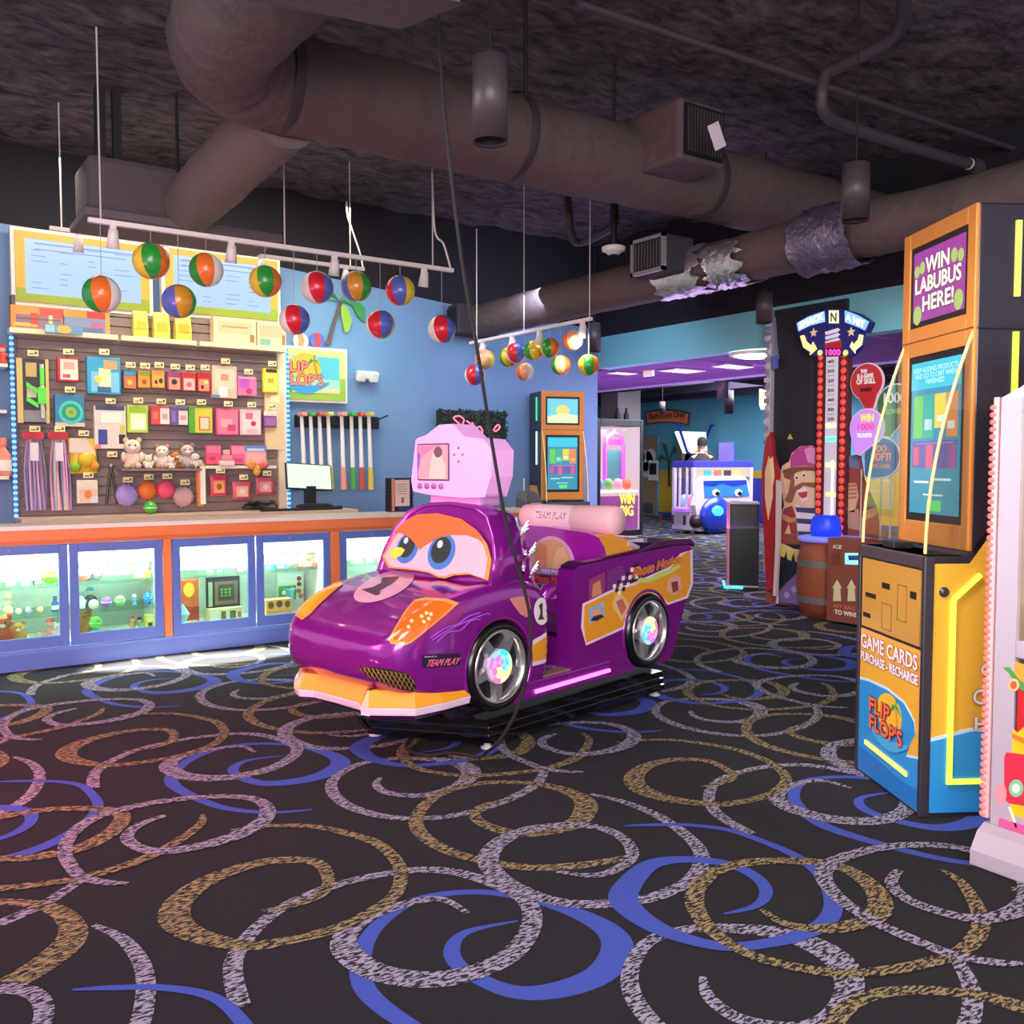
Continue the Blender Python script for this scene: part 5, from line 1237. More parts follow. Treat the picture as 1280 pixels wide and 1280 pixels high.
sp_([(-.11, .775), (.188, .775), (.175, .715), (-.09, .715)], m('3a2a6a', .35), 'title_band', .006, .001, rg)
sp_([(-.085, .71), (.168, .71), (.13, .665), (.08, .655), (0, .66), (-.05, .68)], m('3a3a9a', .35), 'star_field', .006, .001, rg)
st = MB()
for y, z in ((-.03, .69), (.02, .68), (.07, .69), (.11, .70), (.05, .668)): st.prism(circ(y, z, .009, 5), .001, (-.2915, 0, 0), (0, 1, 0), (0, 0, 1))
st.build('stars', m('f0e8ff', .4), rg)
tx = MB(); letters(tx, 'Photo Motion', (-.2905, -.10, .722), (0, 1, 0), (0, 0, 1), .275, .045, 0, .1, .003); tx.build('lettering', m('e8402a', .35), rg)
tx = MB(); letters(tx, 'KIDS PHOTOS', (-.2905, -.04, .787), (0, 1, 0), (0, 0, 1), .2, .02, 0, .1, .001); tx.build('lettering', m('f0e0ff', .35), rg)
# orange wedge and roll sign, a faint glow put into its colour
MB().prism([(-.30, 1.035), (-.40, 1.035), (-.58, .985), (-.62, .93), (-.35, .90)], -.74, (0, -.33, 0), (1, 0, 0), (0, 0, 1)).build('headrest_wedge', car_or, car, bevel=.012)
MB().loft([[(-.56, -.33, .99), (-.56, .415, .99), (-.56, .415, .955), (-.56, -.33, .955)], [(-.68, -.33, .95), (-.68, .415, .95), (-.68, .415, .92), (-.68, -.33, .92)]], sm=False).build('wedge_tail', m('d8d0d0', .3, .4), car, bevel=.006)
roll = MB().lathe([(.001, -.325), (.06, -.325), (.078, -.31), (.082, -.2), (.078, -.19), (.078, .1), (.086, .11), (.09, .38), (.08, .41), (.001, .415)], (-.46, 0, 1.112), 'y', 28)
ro = roll.build('roll_sign', m('f0b8c0', .45, e=.12), car)
MB().lathe([(.0835, -.19), (.0835, .1)], (-.46, 0, 1.112), 'y', 28, cap=False).build('sign_band', m('f2c6d0', .4, e=.12), ro)
tx = MB()
vs, fs, _ = glyphs('TEAM PLAY')
tx.add([(-.46 + .0845 * math.cos(.25 + (y - .5) * .5), -.17 + .25 * x, 1.112 + .0845 * math.sin(.25 + (y - .5) * .5)) for x, y in vs], fs)
tx.build('lettering', m('7a2a5a', .5), ro)
# grips
MB().tube([(.24 + .0 * a, .12 + .11 * math.cos(a), .78 + .11 * math.sin(a)) for a in [2 * PI * k / 24 for k in range(25)]], .016, 8).build('steering_wheel', m('7a1a80', .25, coat=.8), car)
MB().tube([(.22, .38, .70), (.18, .40, .76), (.14, .40, .78)], [.03, .045, .03], 10).build('grip_knob', purple, car)
for x, z in ((.39, 1.1), (.33, .98), (.31, .88)):
    mb = MB()
    for k in (-1, 0, 1): mb.tube([(x - .02, .37 + .008 * k, z + .02 * k - .02), (x - .05, .40, z + .03 + .02 * k)], .007, 6)
    mb.build('chrome_clamp', m('e0d8e0', .15, 1.0), car)

# wheels
tyre = m('0f0d10', .28, coat=.4); rim_m = m('e8e4e8', .18, .85)
HUBC = ('ff6a9a', 'ff8ad0', 'b06aff', '7ac8ff', '30f0e0', 'a0ffb0', 'f4f08a', 'ffc0a0')
def wheel(x, s, turn, cols):
    y0 = s * .475
    def Y(v): return s * v
    w = MB().lathe([(.150, .36), (.20, .355), (.225, .375), (.23, .40), (.23, .455), (.218, .480), (.196, .488), (.188, .480), (.186, .44)], (x, 0, .432), 'y', 40)
    if s < 0: w.v = [Vector((p.x, -p.y, p.z)) for p in w.v]; w.f = [f[::-1] for f in w.f]
    o = w.build('wheel', tyre, car)
    def mk(mb, nm, mat, lab=None):
        if s < 0: mb.v = [Vector((p.x, -p.y, p.z)) for p in mb.v]; mb.f = [f[::-1] for f in mb.f]
        return mb.build(nm, mat, o, label=lab)
    mk(MB().lathe([(.187, .480), (.184, .489), (.176, .487), (.168, .463), (.160, .425)], (x, 0, .432), 'y', 40, cap=False), 'rim', rim_m)
    mk(MB().lathe([(.162, .41), (.001, .41)], (x, 0, .432), 'y', 32, cap=False), 'brake_disc', m('15131a', .5))
    for k in range(5):
        a = turn + 2 * PI * k / 5
        M = Matrix.Translation((x, 0, .432)) @ Matrix.Rotation(a, 4, 'Y')
        mb = MB(M); mb.loft([[(.05, .435, -.038), (.05, .435, .038), (.05, .474, .03), (.05, .474, -.03)], [(.166, .43, -.024), (.166, .43, .024), (.166, .472, .018), (.166, .472, -.018)]], sm=False)
        mk(mb, 'spoke', rim_m)
    hb = MB()
    N = 24
    for j in range(N):
        a, b = 2 * PI * j / N, 2 * PI * (j + 1) / N
        for q, (r0, r1) in enumerate(((.0, .034), (.036, .060), (.062, .086))):
            pts = [(x + r0 * math.cos(a), .486 - .002 * q, .432 + r0 * math.sin(a)), (x + r1 * math.cos(a), .486 - .002 * q, .432 + r1 * math.sin(a)), (x + r1 * math.cos(b), .486 - .002 * q, .432 + r1 * math.sin(b)), (x + r0 * math.cos(b), .486 - .002 * q, .432 + r0 * math.sin(b))]
            hb.add(pts, [(0, 1, 2, 3)], (j // 3 + q) % 8)
    hb.lathe([(.086, .44), (.089, .478), (.001, .478)], (x, 0, .432), 'y', 24, 8)
    mk(hb, 'hub_light', [glow(c, 1.5) for c in cols] + [m('c8b8d0', .3)], 'rainbow lit hub')
wheel(.648, 1, .3, HUBC); wheel(-.699, 1, .1, HUBC[3:] + HUBC[:3]); wheel(.648, -1, 0, HUBC); wheel(-.699, -1, 0, HUBC)
for x, s in ((.648, 1), (-.699, 1), (.648, -1), (-.699, -1)):
    MB().tube([(x + .245 * math.cos(a), s * (.470 if x > 0 else .455), .432 + .245 * math.sin(a)) for a in [-.5 + (PI + 1.0) * k / 24 for k in range(25)]], .011, 8).build('wheel_arch', purple, car)

# front lip
LIP = [(.87, .475), (1.05, .475), (1.2, .455), (1.335, .29), (1.345, .25), (1.305, .2), (1.30, 0), (1.305, -.17), (1.345, -.24), (1.325, -.3), (1.21, -.46), (1.05, -.475), (.87, -.475)]
def lip(za, zb_, o0, o1, mat, nm):
    secs = []
    for i, p in enumerate(LIP):
        a, b = Vector(LIP[max(i - 1, 0)]), Vector(LIP[min(i + 1, len(LIP) - 1)]); t = (b - a).normalized(); n = Vector((-t.y, t.x)) * -1
        n = Vector((t.y, -t.x)) if Vector((t.y, -t.x)).dot(Vector(p)) > 0 else -Vector((t.y, -t.x))
        P = lambda o, z: (p[0] + n.x * o, p[1] + n.y * o, z)
        secs.append([P(-.10, za), P(o0, za), P(o1, zb_), P(-.10, zb_)])
    return MB().loft(secs, sm=False).build(nm, mat, car, bevel=.004)
lip(.325, .40, .012, -.03, car_or, 'front_lip'); lip(.288, .325, .004, .014, car_wh, 'lip_edge'); lip(.262, .288, -.03, .0, purple_d, 'under_lip')

# markings laid on the shell
bpy.context.view_layer.update()
DG = bpy.context.evaluated_depsgraph_get()
CI = car.matrix_world.inverted()
def surface(objs):
    bv = [BVHTree.FromObject(o, DG) for o in objs]; e = CI @ EYE
    def hit(px, py):
        d = (CI.to_3x3() @ ray(px, py)).normalized(); best = None
        for b in bv:
            h = b.ray_cast(e, d)
            if h[0] is not None and (best is None or h[3] < best[2]): best = (h[0], h[1], h[3])
        return best
    return hit
HF = surface([front]); HR = surface([rear]); 
def dense(p, k=4): return [(a[0] + (b[0] - a[0]) * j / k, a[1] + (b[1] - a[1]) * j / k) for a, b in zip(p, p[1:] + p[:1]) for j in range(k)]
def drape(hit, pts, lift, mats, nm, par, rings=6, k=4):
    pts = dense(pts, k); n = len(pts); c = (sum(p[0] for p in pts) / n, sum(p[1] for p in pts) / n)
    vs = []; ok = True
    def put(x, y):
        h = hit(x, y); k = 0
        while h is None and k < 40:
            k += 1; h = hit(x + (520 - x) * k * .008, y + (770 - y) * k * .008)
        if h is None: return None
        nn = h[1] if h[1].dot(CI @ EYE - h[0]) > 0 else -h[1]
        return h[0] + nn * lift
    v0 = put(*c); grid = []
    for r in range(1, rings + 1):
        row = []
        for p in pts:
            q = None; kk = r / rings
            while q is None and kk > .02:
                q = put(c[0] + (p[0] - c[0]) * kk, c[1] + (p[1] - c[1]) * kk); kk -= .02
            row.append(q if q is not None else v0)
        grid.append(row)
    mb = MB(); vs = [v0] + [q for row in grid for q in row]
    fs = [(0, 1 + j, 1 + (j + 1) % n) for j in range(n)]
    for r in range(rings - 1):
        fs += [(1 + r * n + j, 1 + (r + 1) * n + j, 1 + (r + 1) * n + (j + 1) % n, 1 + r * n + (j + 1) % n) for j in range(n)]
    mb.add(vs, fs, 0, True)
    e = CI @ EYE
    mb.f = [f if (mb.v[f[1]] - mb.v[f[0]]).cross(mb.v[f[2]] - mb.v[f[0]]).dot(e - mb.v[f[0]]) > 0 else f[::-1] for f in mb.f]
    return mb.build(nm, mats, par)
def drape_text(hit, s, quad, lift, mat, nm, par, fat=0, slant=0):
    vs, fs, _ = glyphs(s); mb = MB()
    (a, b, c, d) = [Vector(q) for q in quad]     # lower left, lower right, upper right, upper left
    for k, (dx, dy) in enumerate([(0, 0)] if not fat else [(0, 0), (fat, 0), (-fat, 0), (0, fat), (0, -fat)]):
        out = []
        for x, y in vs:
            x += slant * y
            p = (a * (1 - x) + b * x) * (1 - y) + (d * (1 - x) + c * x) * y + Vector((dx, dy))
            h = hit(p.x, p.y)
            if h is None: out.append(None); continue
            nn = h[1] if h[1].dot(CI @ EYE - h[0]) > 0 else -h[1]
            out.append(h[0] + nn * (lift + .0002 * k))
        g = [f for f in fs if all(out[i] is not None for i in f)]
        mb.add([o if o is not None else Vector((0, 0, .5)) for o in out], g)
    return mb.build(nm, mat, par)
def grow(p, d):
    n = len(p); A = sum(p[i][0] * p[(i + 1) % n][1] - p[(i + 1) % n][0] * p[i][1] for i in range(n)); o = []
    for i in range(n):
        a, b, c = Vector(p[i - 1]), Vector(p[i]), Vector(p[(i + 1) % n]); t = (c - a).normalized()
        nn = Vector((t.y, -t.x)) * (1 if A > 0 else -1); o.append(tuple(b + nn * d))
    return o
# headlights
NL = [(573, 754), (560, 750), (532, 748), (519, 751), (510, 760), (503, 771), (494, 786), (486, 800), (489, 805), (506, 807), (514, 803), (534, 787), (556, 769)]
FLt = [(417, 719), (429, 731), (413, 744), (400, 756), (388, 769), (378, 776), (370, 770), (372, 758), (378, 747), (389, 734), (402, 724)]
for P_, c1, c2 in ((NL, 'f0641e', 'f8a82a'), (FLt, 'f29a1c', 'f8c83a')):
    h = drape(HF, P_, .006, m('f0a24a', .25, coat=1.0), 'headlight', car)
    cx_, cy_ = sum(p[0] for p in P_) / len(P_), sum(p[1] for p in P_) / len(P_)
    drape(HF, [(cx_ + (x - cx_) * .86, cy_ + (y - cy_) * .86) for x, y in P_], .009, m(c1, .15, coat=1.0, e=.25), 'lens', h)
    if P_ is NL:
        for x, y in ((527, 772), (533, 768), (535, 774), (529, 778), (538, 769), (515, 778), (511, 785)): drape(HF, [(x + a, y + b) for a, b in circ(0, 0, 2.2, 8)], .0105, m('f8d8a0', .3), 'reflector_bead', h, 2, 1)
    else: drape(HF, [(378, 765), (386, 757), (396, 744), (404, 737), (409, 738), (404, 746), (393, 757), (383, 768)], .0105, m('fbbf2a', .15, coat=1.0), 'lamp_core', h)
E_ = [(480 + 40 * math.cos(a) * math.cos(.38) - 15.5 * math.sin(a) * -math.sin(.38), 733.5 - 40 * math.cos(a) * math.sin(.38) + 15.5 * math.sin(a) * math.cos(.38)) for a in [2 * PI * k / 32 for k in range(32)]]
r_ = drape(HF, E_, .004, m('e0a8c8', .3, coat=.8), 'number_roundel', car, 6, 1)
drape(HF, [(452, 738), (460, 738.5), (464, 736), (480, 728), (482, 725.5), (477, 725), (479, 723), (499, 721.5), (498, 724), (490, 731), (474, 740), (471, 742), (475, 744.5), (470, 745.5)], .006, m('4a1240', .4), 'number', r_, 5, 2)
# grille, maker's plate
g = drape(HF, [(447, 833), (462, 833), (485, 836), (505, 840), (515, 846), (519, 856), (518, 864), (500, 861), (480, 854), (462, 846)], .004, m('1c1418', .5), 'grille', car)
def inside(p, poly):
    r = False
    for (x0, y0), (x1, y1) in zip(poly, poly[1:] + poly[:1]):
        if (y0 > p[1]) != (y1 > p[1]) and p[0] < (x1 - x0) * (p[1] - y0) / (y1 - y0) + x0: r = not r
    return r
GP_ = [(447, 833), (462, 833), (485, 836), (505, 840), (515, 846), (519, 856), (518, 864), (500, 861), (480, 854), (462, 846)]
for k in range(-6, 20):
    for sx in (22, -14):
        ps = [(448 + 5.5 * k + sx * j / 16, 830 + k * .9 + 34 * j / 16) for j in range(17)]
        u = [HF(*p) for p in ps if inside(p, GP_)]
        if len(u) > 2 and all(u): MB().tube([h[0] + h[1] * .006 for h in u], .0018, 4).build('mesh_wire', m('c89a4a', .4, .4), g)
pl_ = drape(HF, [(527, 819), (575, 816), (574, 832), (528, 835)], .004, m('241a38', .4), 'maker_plate', car)
drape_text(HF, 'TEAM PLAY', [(531, 833), (571, 830), (572, 822), (532, 825)], .006, m('e86a8a', .4), 'lettering', pl_, .35, .08)
drape_text(HF, 'Powered by', [(530, 822.5), (545, 821.5), (545, 819), (530, 820)], .006, m('f0e0f0', .4), 'lettering', pl_)
# swirl on the fender, picture on the fender, number on the door
sw = MB()
for pts in ([(540, 800), (552, 792), (566, 784), (580, 778), (594, 772), (608, 767), (612, 768)], [(545, 803), (560, 790), (575, 788), (588, 776), (600, 774)], [(538, 797), (556, 785), (572, 780), (586, 770), (600, 766)]):
    u = [HF(*p) for p in pts]
    if all(u): sw.tube(spline([h[0] + h[1] * .003 for h in u], 4), .0035, 5)
sw.build('fender_swirl', m('b45ae0', .3, coat=.6), car)
drape(HF, [(636, 748), (650, 745), (660, 747), (663, 760), (658, 772), (650, 768), (641, 756)], .004, m('d8887a', .4), 'fender_picture', car, 4, 2)
d_ = drape(HF, [(664, 801), (690, 786), (691, 800), (683, 828), (663, 833)], .004, car_wh, 'door_stripe', car, 4)
drape(HF, [(665, 806), (690, 791), (690, 800), (682, 823), (664, 827)], .006, car_or, 'door_stripe_core', d_, 4)
r_ = drape(HF, [(676 + 9.5 * math.cos(a), 764 + 17 * math.sin(a)) for a in [2 * PI * k / 24 for k in range(24)]], .005, m('f2e4e8', .35), 'number_roundel', car, 4, 1)
drape(HF, [(672, 757), (676, 753), (677, 755), (677, 772), (679, 774), (671, 775), (674, 772), (674, 758)], .007, m('4a3038', .5), 'number', r_, 3, 1)
# rear side graphics: the panel is flat there
def flat_side(pts, lift, mat, nm, par):
    q = [CAR.y(a, b, .455 + lift) for a, b in pts]
    return MB().prism([(p.x, p.z) for p in q], -.0012, (0, .455 + lift, 0), (1, 0, 0), (0, 0, 1)).build(nm, mat, par)
YS = [(730.6, 756.7), (766.7, 739.5), (794, 731), (837, 711.8), (852.7, 694), (862.5, 688), (863, 729), (857.5, 745), (835, 753), (823, 742), (810, 741), (796, 749), (786, 765), (781, 782), (732.5, 803.6), (729.6, 784)]
b_ = flat_side(grow(YS, 3.2), .0015, car_wh, 'side_stripe', car)
flat_side(YS, .003, car_or, 'stripe_core', b_)
flat_side([(736, 760), (755, 752), (756, 771), (737, 780)], .0045, m('9ab0c8', .4), 'picture_square', b_)
flat_side([(740, 764), (752, 759), (750, 768), (742, 772)], .006, m('e8a090', .4), 'picture_face', b_)
flat_side([(738, 776), (742, 770), (752, 768), (755, 771), (746, 776)], .006, m('2a2a30', .4), 'picture_figure', b_)
flat_side([(769, 745), (777, 742), (787, 757), (777, 777), (765, 757)], .0045, m('e8c07a', .4), 'picture_diamond', b_)
flat_side([(770, 752), (778, 748), (783, 760), (777, 769)], .006, m('c86a5a', .4), 'picture_face', b_)
flat_side([(842, 718), (851, 722), (852, 736), (843, 745), (834, 739), (835, 727)], .0045, m('e6a890', .4), 'picture_hexagon', b_)
flat_side([(839, 728), (847, 726), (848, 738), (841, 741)], .006, m('8a3a3a', .4), 'picture_face', b_)
flat_side([(736, 725), (756, 715), (756, 741), (736, 751)], .0018, m('9a3a70', .3), 'picture_panel', b_)
flat_side([(741, 731), (750, 725), (752, 742), (740, 747)], .003, m('d88a6a', .4), 'picture_figure', b_)
flat_side([(759, 713), (778, 706), (785, 727), (766, 737), (758, 739)], .0018, m('7a2a80', .3), 'picture_panel', b_)
ck = MB()
for i in range(6):
    for j in range(3):
        a = CAR.y(768 + 5.5 * i + 3 * j, 733 - 5.2 * i + 4.2 * j, .4595); h = .013
        ck.prism([(a.x - h * 1.2, a.z - h), (a.x + h * 1.2, a.z - h), (a.x + h * 1.2, a.z + h), (a.x - h * 1.2, a.z + h)], -.001, (0, .4595, 0), (1, 0, 0), (0, 0, 1), (i + j) % 2)
ck.build('chequer_flag', [m('efe8e0', .4), m('2a1a2a', .4)], b_)
gz = MB()
gz.prism([((CAR.y(a, b, .459)).x, (CAR.y(a, b, .459)).z) for a, b in ((794, 729), (800, 722), (812, 723), (822, 716), (836, 712), (848, 706), (851, 708), (840, 716), (826, 722), (812, 728), (802, 728))], -.001, (0, .459, 0), (1, 0, 0), (0, 0, 1))
gz.build('green_swash', m('c8d86a', .4), b_)
def side_text(s, quad, lift, mat, fat):
    a, b, d = [CAR.y(*q, .455 + lift) for q in quad]
    mb = MB(); vs, fs, _ = glyphs(s)
    for k, (dx, dy) in enumerate(((0, 0), (fat, 0), (-fat, 0), (0, fat), (0, -fat))):
        mb.add([a + (b - a) * x + (d - a) * y + Vector((dx, .0002 * k, dy)) for x, y in vs], [f[::-1] if False else f for f in fs])
    return mb.build('lettering', mat, b_)
side_text('Photo Motion', ((791, 722), (850, 703), (793, 711)), .006, m('f2d84a', .4), .006)
side_text('Photo Motion', ((791, 722), (850, 703), (793, 711)), .0085, m('d8342a', .35), .002)

# power cable dropping from the ceiling to the ride
P = spline([onD(547, -10, 3.9), onD(552, 90, 3.95), onD(562, 200, 3.97), onD(578, 330, 4.0), onD(597, 440, 4.02), onD(616, 560, 4.05), onD(634, 660, 4.08), onD(655, 735, 4.1), onD(664, 790, 4.12), onD(657, 850, 4.15), onD(643, 895, 4.2), onD(622, 930, 4.28)], 6)
e1 = onZ(598, 946, .012); e2 = onZ(566, 941, .012); e3 = onZ(512, 925, .012)
P = [Vector((P[0].x, P[0].y, 4.225))] + [p for p in P[1:] if p.z < 4.2] + spline([P[-1], onZ(606, 942, .014), e1, e2, onZ(530, 944, .012), onZ(508, 935, .012), e3, onZ(522, 915, .012)], 5)[1:]
tag(MB().tube(P, .008, 8).build('power_cable', m('241c22', .85)), 'long dark cable hanging from the ceiling to the floor in front of the purple car', 'cable')
# ================================================================== card kiosks
def plate(par, nm, mat, frame_pts, off, th=.003, U=(-1, 0, 0), label=None):
    """outline given as (along, up) pairs on a face whose plane origin is off"""
    return MB().prism(frame_pts, th, off, U, (0, 0, 1)).build(nm, mat, par, label=label)
yel = m('eeb63a', .35, coat=.4); gold = m('e2b04e', .25, .35); blu = m('2f9ae0', .35, coat=.4); gm = m('55525c', .35, .7); dk = m('2f2c38', .3, .4, coat=.3); ora = m('d58a3c', .4, .2)
KW = .588
def kiosk(label, o, ang, s, top_screen, lab_top):
    t = thing('card_kiosk', label, 'kiosk', o, ang, 'game card kiosks'); t.scale = (s, s, s)
    W, D0, D1, H0, H1 = KW, -.185, -.64, 1.075, 2.49
    # lower cabinet
    MB().prism([(0, 0), (-.62, 0), (-.66, .12), (-.66, 1.30), (-.34, 1.30), (-.17, H0), (0, H0)], W, (0, 0, .0), (0, 1, 0), (0, 0, 1)).build('cabinet', m('3a3742', .4, .3), t, bevel=.006)
    for x in (0, W): MB().box((x - .012, -.03, .004), (x + .012, .012, H0)).build('corner_post', gm, t, bevel=.004)
    fr = plate(t, 'front_panel', yel, [(-W + .02, .015), (-.02, .015), (-.02, .685), (-W + .02, .685)], (0, .001, 0), .004)
    WV = [(-W + .02, .44), (-W * .8, .452), (-W * .5, .455), (-W * .25, .435), (-W * .10, .38), (-W * .08, .33), (-W * .16, .27), (-W * .2, .215), (-.02, .235)]
    plate(fr, 'wave_border', m('cfe8f4', .4), [(x, z + .012) for x, z in WV] + [(-.02, .017), (-W + .02, .017)], (0, .0045, 0), .001)
    plate(fr, 'wave_print', blu, WV + [(-.02, .016), (-W + .02, .016)], (0, .0055, 0), .001)
    plate(fr, 'deep_wave_print', m('2a7cc8', .35), [(-W + .02, .13), (-W * .6, .12), (-W * .3, .1), (-.02, .11), (-.02, .016), (-W + .02, .016)], (0, .0065, 0), .001)
    lt = MB()
    for txt, z, h, w in (('GAME CARDS', .60, .062, .515), ('PURCHASE - RECHARGE', .54, .040, .52)):
        letters(lt, txt, (W - .035, .0075, z), (-1, 0, 0), (0, 0, 1), w, h, 0, 0, .006)
        letters(lt, txt, (W - .035, .0092, z), (-1, 0, 0), (0, 0, 1), w, h, 1, 0, .0025)
    lt.build('lettering', [m('a8506a', .4), m('f6f0ee', .4)], fr)
    lg = MB()
    logo(lg, lambda u, v, k: Vector((W * .80 - .38 * u, .0075 + .0016 * k, .17 + .28 * v)), .36, .27, dict(sun=0, palm=1, trunk=2, wave=3, edge=4, text=5))
    lg.build('logo', [m('f4c23a', .4), m('3fa05a', .4), m('d8a04a', .4), m('49b4ea', .4), m('7a2a3a', .4), m('ef7a4a', .4)], fr)
    plate(fr, 'light_strip', glow('f8ec6a', 1.2), [(-W * .84, .155), (-W * .84, .175), (-W * .18, .153), (-W * .18, .133)], (0, .0075, 0), .006, label='yellow lit strip')
    gp = plate(t, 'bill_panel', gold, [(-W + .03, .70), (-.03, .70), (-.03, H0 - .06), (-W + .03, H0 - .06)], (0, .001, 0), .006)
    for a, b, c, d in ((.42, .84, .52, .86), (.29, .90, .36, .925), (.06, .89, .11, .92), (.47, .745, .54, .765)):
        MB().box((W - .588 + a, .006, b), (W - .588 + c, .009, d)).build('card_slot', m('1a181c', .4), gp)
    ol = MB()
    for a, b, c, d in ((.14, .78, .22, .935), (.27, .72, .36, .835)):
        for q in ((a, b, a + .003, d), (c - .003, b, c, d), (a, b, c, b + .003), (a, d - .003, c, d)): ol.box((q[0], .006, q[1]), (q[2], .0085, q[3]))
    ol.build('slot_outline', m('7a5a2a', .4), gp)
    MB().box((.0, -.19, H0 - .055), (W, .012, H0)).build('console_top', m('6a666e', .3, .7), t, bevel=.006)
    MB().box((W * .58, -.12, H0), (W * .76, -.03, H0 + .03)).build('card_tray', m('1e1c22', .4), t, bevel=.005)
    # side graphics
    for x, sg in ((-.001, -1), (W + .001, 1)):
        U = (0, -1, 0) if sg < 0 else (0, 1, 0); f = (lambda y: -y) if sg < 0 else (lambda y: y)
        def sp2(pts, mat, nm, k, par=t): return MB().prism([(f(y), z) for y, z in pts], .002, (x + sg * .002 * k, 0, 0), U, (0, 0, 1)).build(nm, mat, par)
        sdp = sp2([(-.03, .02), (-.60, .02), (-.64, .13), (-.64, 1.28), (-.35, 1.28), (-.18, H0 - .03), (-.03, H0 - .03)], yel, 'side_panel', 0)
        sp2([(-.03, .33), (-.2, .37), (-.42, .36), (-.64, .44), (-.64, .13), (-.60, .02), (-.03, .02)], m('cfe8f4', .4), 'wave_border', 1, sdp)
        sp2([(-.03, .315), (-.2, .355), (-.42, .345), (-.64, .425), (-.64, .13), (-.60, .02), (-.03, .02)], blu, 'wave_print', 2, sdp)
        n_ = MB()
        for (y0, za), (y1, zb_) in (((-.11, .90), (-.22, 1.0)), ((-.11, .90), (-.11, .16)), ((-.10, .15), (-.45, .15))):
            n_.tube([(x + sg * .012, y0, za), (x + sg * .012, y1, zb_)], .012, 8)
        n_.build('light_strip', glow('eef04a', 1.25), t, label='yellow green neon line on the side')
        MB().lathe([(.001, sg * .012), (.018, sg * .012), (.022, 0)], (x, -.075, .93), 'x', 16).build('side_lock', gm, t)
        if sg < 0:
            lt = MB()
            for ch, y, z, hh in (('C', -.235, .585, .055), ('C', -.205, .47, .06), ('H', -.215, .36, .055)):
                letters(lt, ch, (x - .009, y, z), (0, -1, 0), (0, 0, 1), .05, hh, 1, 0, .005); letters(lt, ch, (x - .011, y, z), (0, -1, 0), (0, 0, 1), .05, hh, 0, 0, .002)
            lt.build('lettering', [m('f2eef2', .4), m('a06a4a', .4)], sdp)
    # screen column
    MB().box((0, D0, H0), (W, D1, H1)).build('screen_column', dk, t, bevel=.008)
    cf = MB()
    for a, b, c, d in ((0, H0 + .02, .06, H1), (W - .06, H0 + .02, W, H1), (.06, H1 - .07, W - .06, H1), (.06, 1.93, W - .06, 2.06), (.06, H0 + .02, W - .06, H0 + .12)): cf.box((a, D0 - .005, b), (c, D0 + .012, d))
    cf.build('front_frame', ora, t, bevel=.004)
    MB().box((.0, D0 + .011, 1.995), (W, D0 + .0135, 2.0)).build('frame_seam', m('6a4420', .5), t)
    b1 = MB().box((.06, D0 - .01, 2.06), (W - .06, D0 + .004, H1 - .07)).build('screen_bezel', black, t)
    X0, X1, Z0, Z1 = .085, W - .085, 2.085, H1 - .095
    sc1 = MB().box((X0, D0 + .004, Z0), (X1, D0 + .006, Z1)).build('top_screen', glow(*top_screen), t)
    if lab_top:
        g = MB()
        for txt, z, w, u in (('WIN', .205, .19, .11), ('LABUBUS', .125, .37, .025), ('HERE!', .04, .25, .09)):
            letters(g, txt, (X1 - u, D0 + .0075, Z0 + z), (-1, 0, 0), (0, 0, 1), w, .066, 0, 0, .0075)
            letters(g, txt, (X1 - u, D0 + .0092, Z0 + z), (-1, 0, 0), (0, 0, 1), w, .066, 1, 0, .003)
        g.build('lettering', [glow('6a2a6a', .7), glow('f0f2d8', 1.0)], sc1)
        for u, z, r in ((.03, .225, .022), (.075, .235, .022), (.335, .235, .024), (.385, .225, .022), (.04, .03, .034), (.375, .045, .034)):
            MB().prism([(-a, b) for a, b in circ(X1 - u, Z0 + z, r, 16, r * 1.25)], .001, (0, D0 + .0062, 0), (-1, 0, 0), (0, 0, 1)).build('pale_blob', glow('b8d06a', .8), sc1)
    else:
        MB().prism(circ((X0 + X1) / 2, Z0 + .16, .09, 20, .07), .001, (0, D0 + .0075, 0), (-1, 0, 0), (0, 0, 1)).build('sun_picture', glow('f4d070', 1.0), sc1).location.x = X0 + X1
        MB().prism([(-X1, Z0), (-X0, Z0), (-X0, Z0 + .1), (-X1 + .2, Z0 + .13), (-X1, Z0 + .08)], .001, (0, D0 + .0075, 0), (-1, 0, 0), (0, 0, 1)).build('beach_picture', glow('d6eeb8', 1.0), sc1)
    MB().box((.06, D0 - .01, H0 + .12), (W - .06, D0 + .004, 1.93)).build('screen_bezel', black, t)
    Y0, Y1, V0, V1 = .09, W - .09, 1.23, 1.90
    sc2 = MB().box((Y0, D0 + .004, V0), (Y1, D0 + .006, V1)).build('touch_screen', glow('2f8fb0', .9), t)
    def pt(nm, col, rects, st=.9):
        g = MB()
        for a, b, c, d in rects: g.box((Y1 - (Y1 - Y0) * c, D0 + .0062, V0 + (V1 - V0) * b), (Y1 - (Y1 - Y0) * a, D0 + .0075, V0 + (V1 - V0) * d))
        return g.build(nm, glow(col, st), sc2)
    pt('header_band', '39c4e0', [(0, .82, 1, 1)])
    pt('green_card', '66c85a', [(.06, .5, .26, .78)]); pt('teal_card', '2fb09a', [(.28, .5, .48, .78)]); pt('yellow_card', 'e6cf4a', [(.5, .56, .72, .78)]); pt('orange_card', 'e88a4a', [(.74, .5, .95, .78)])
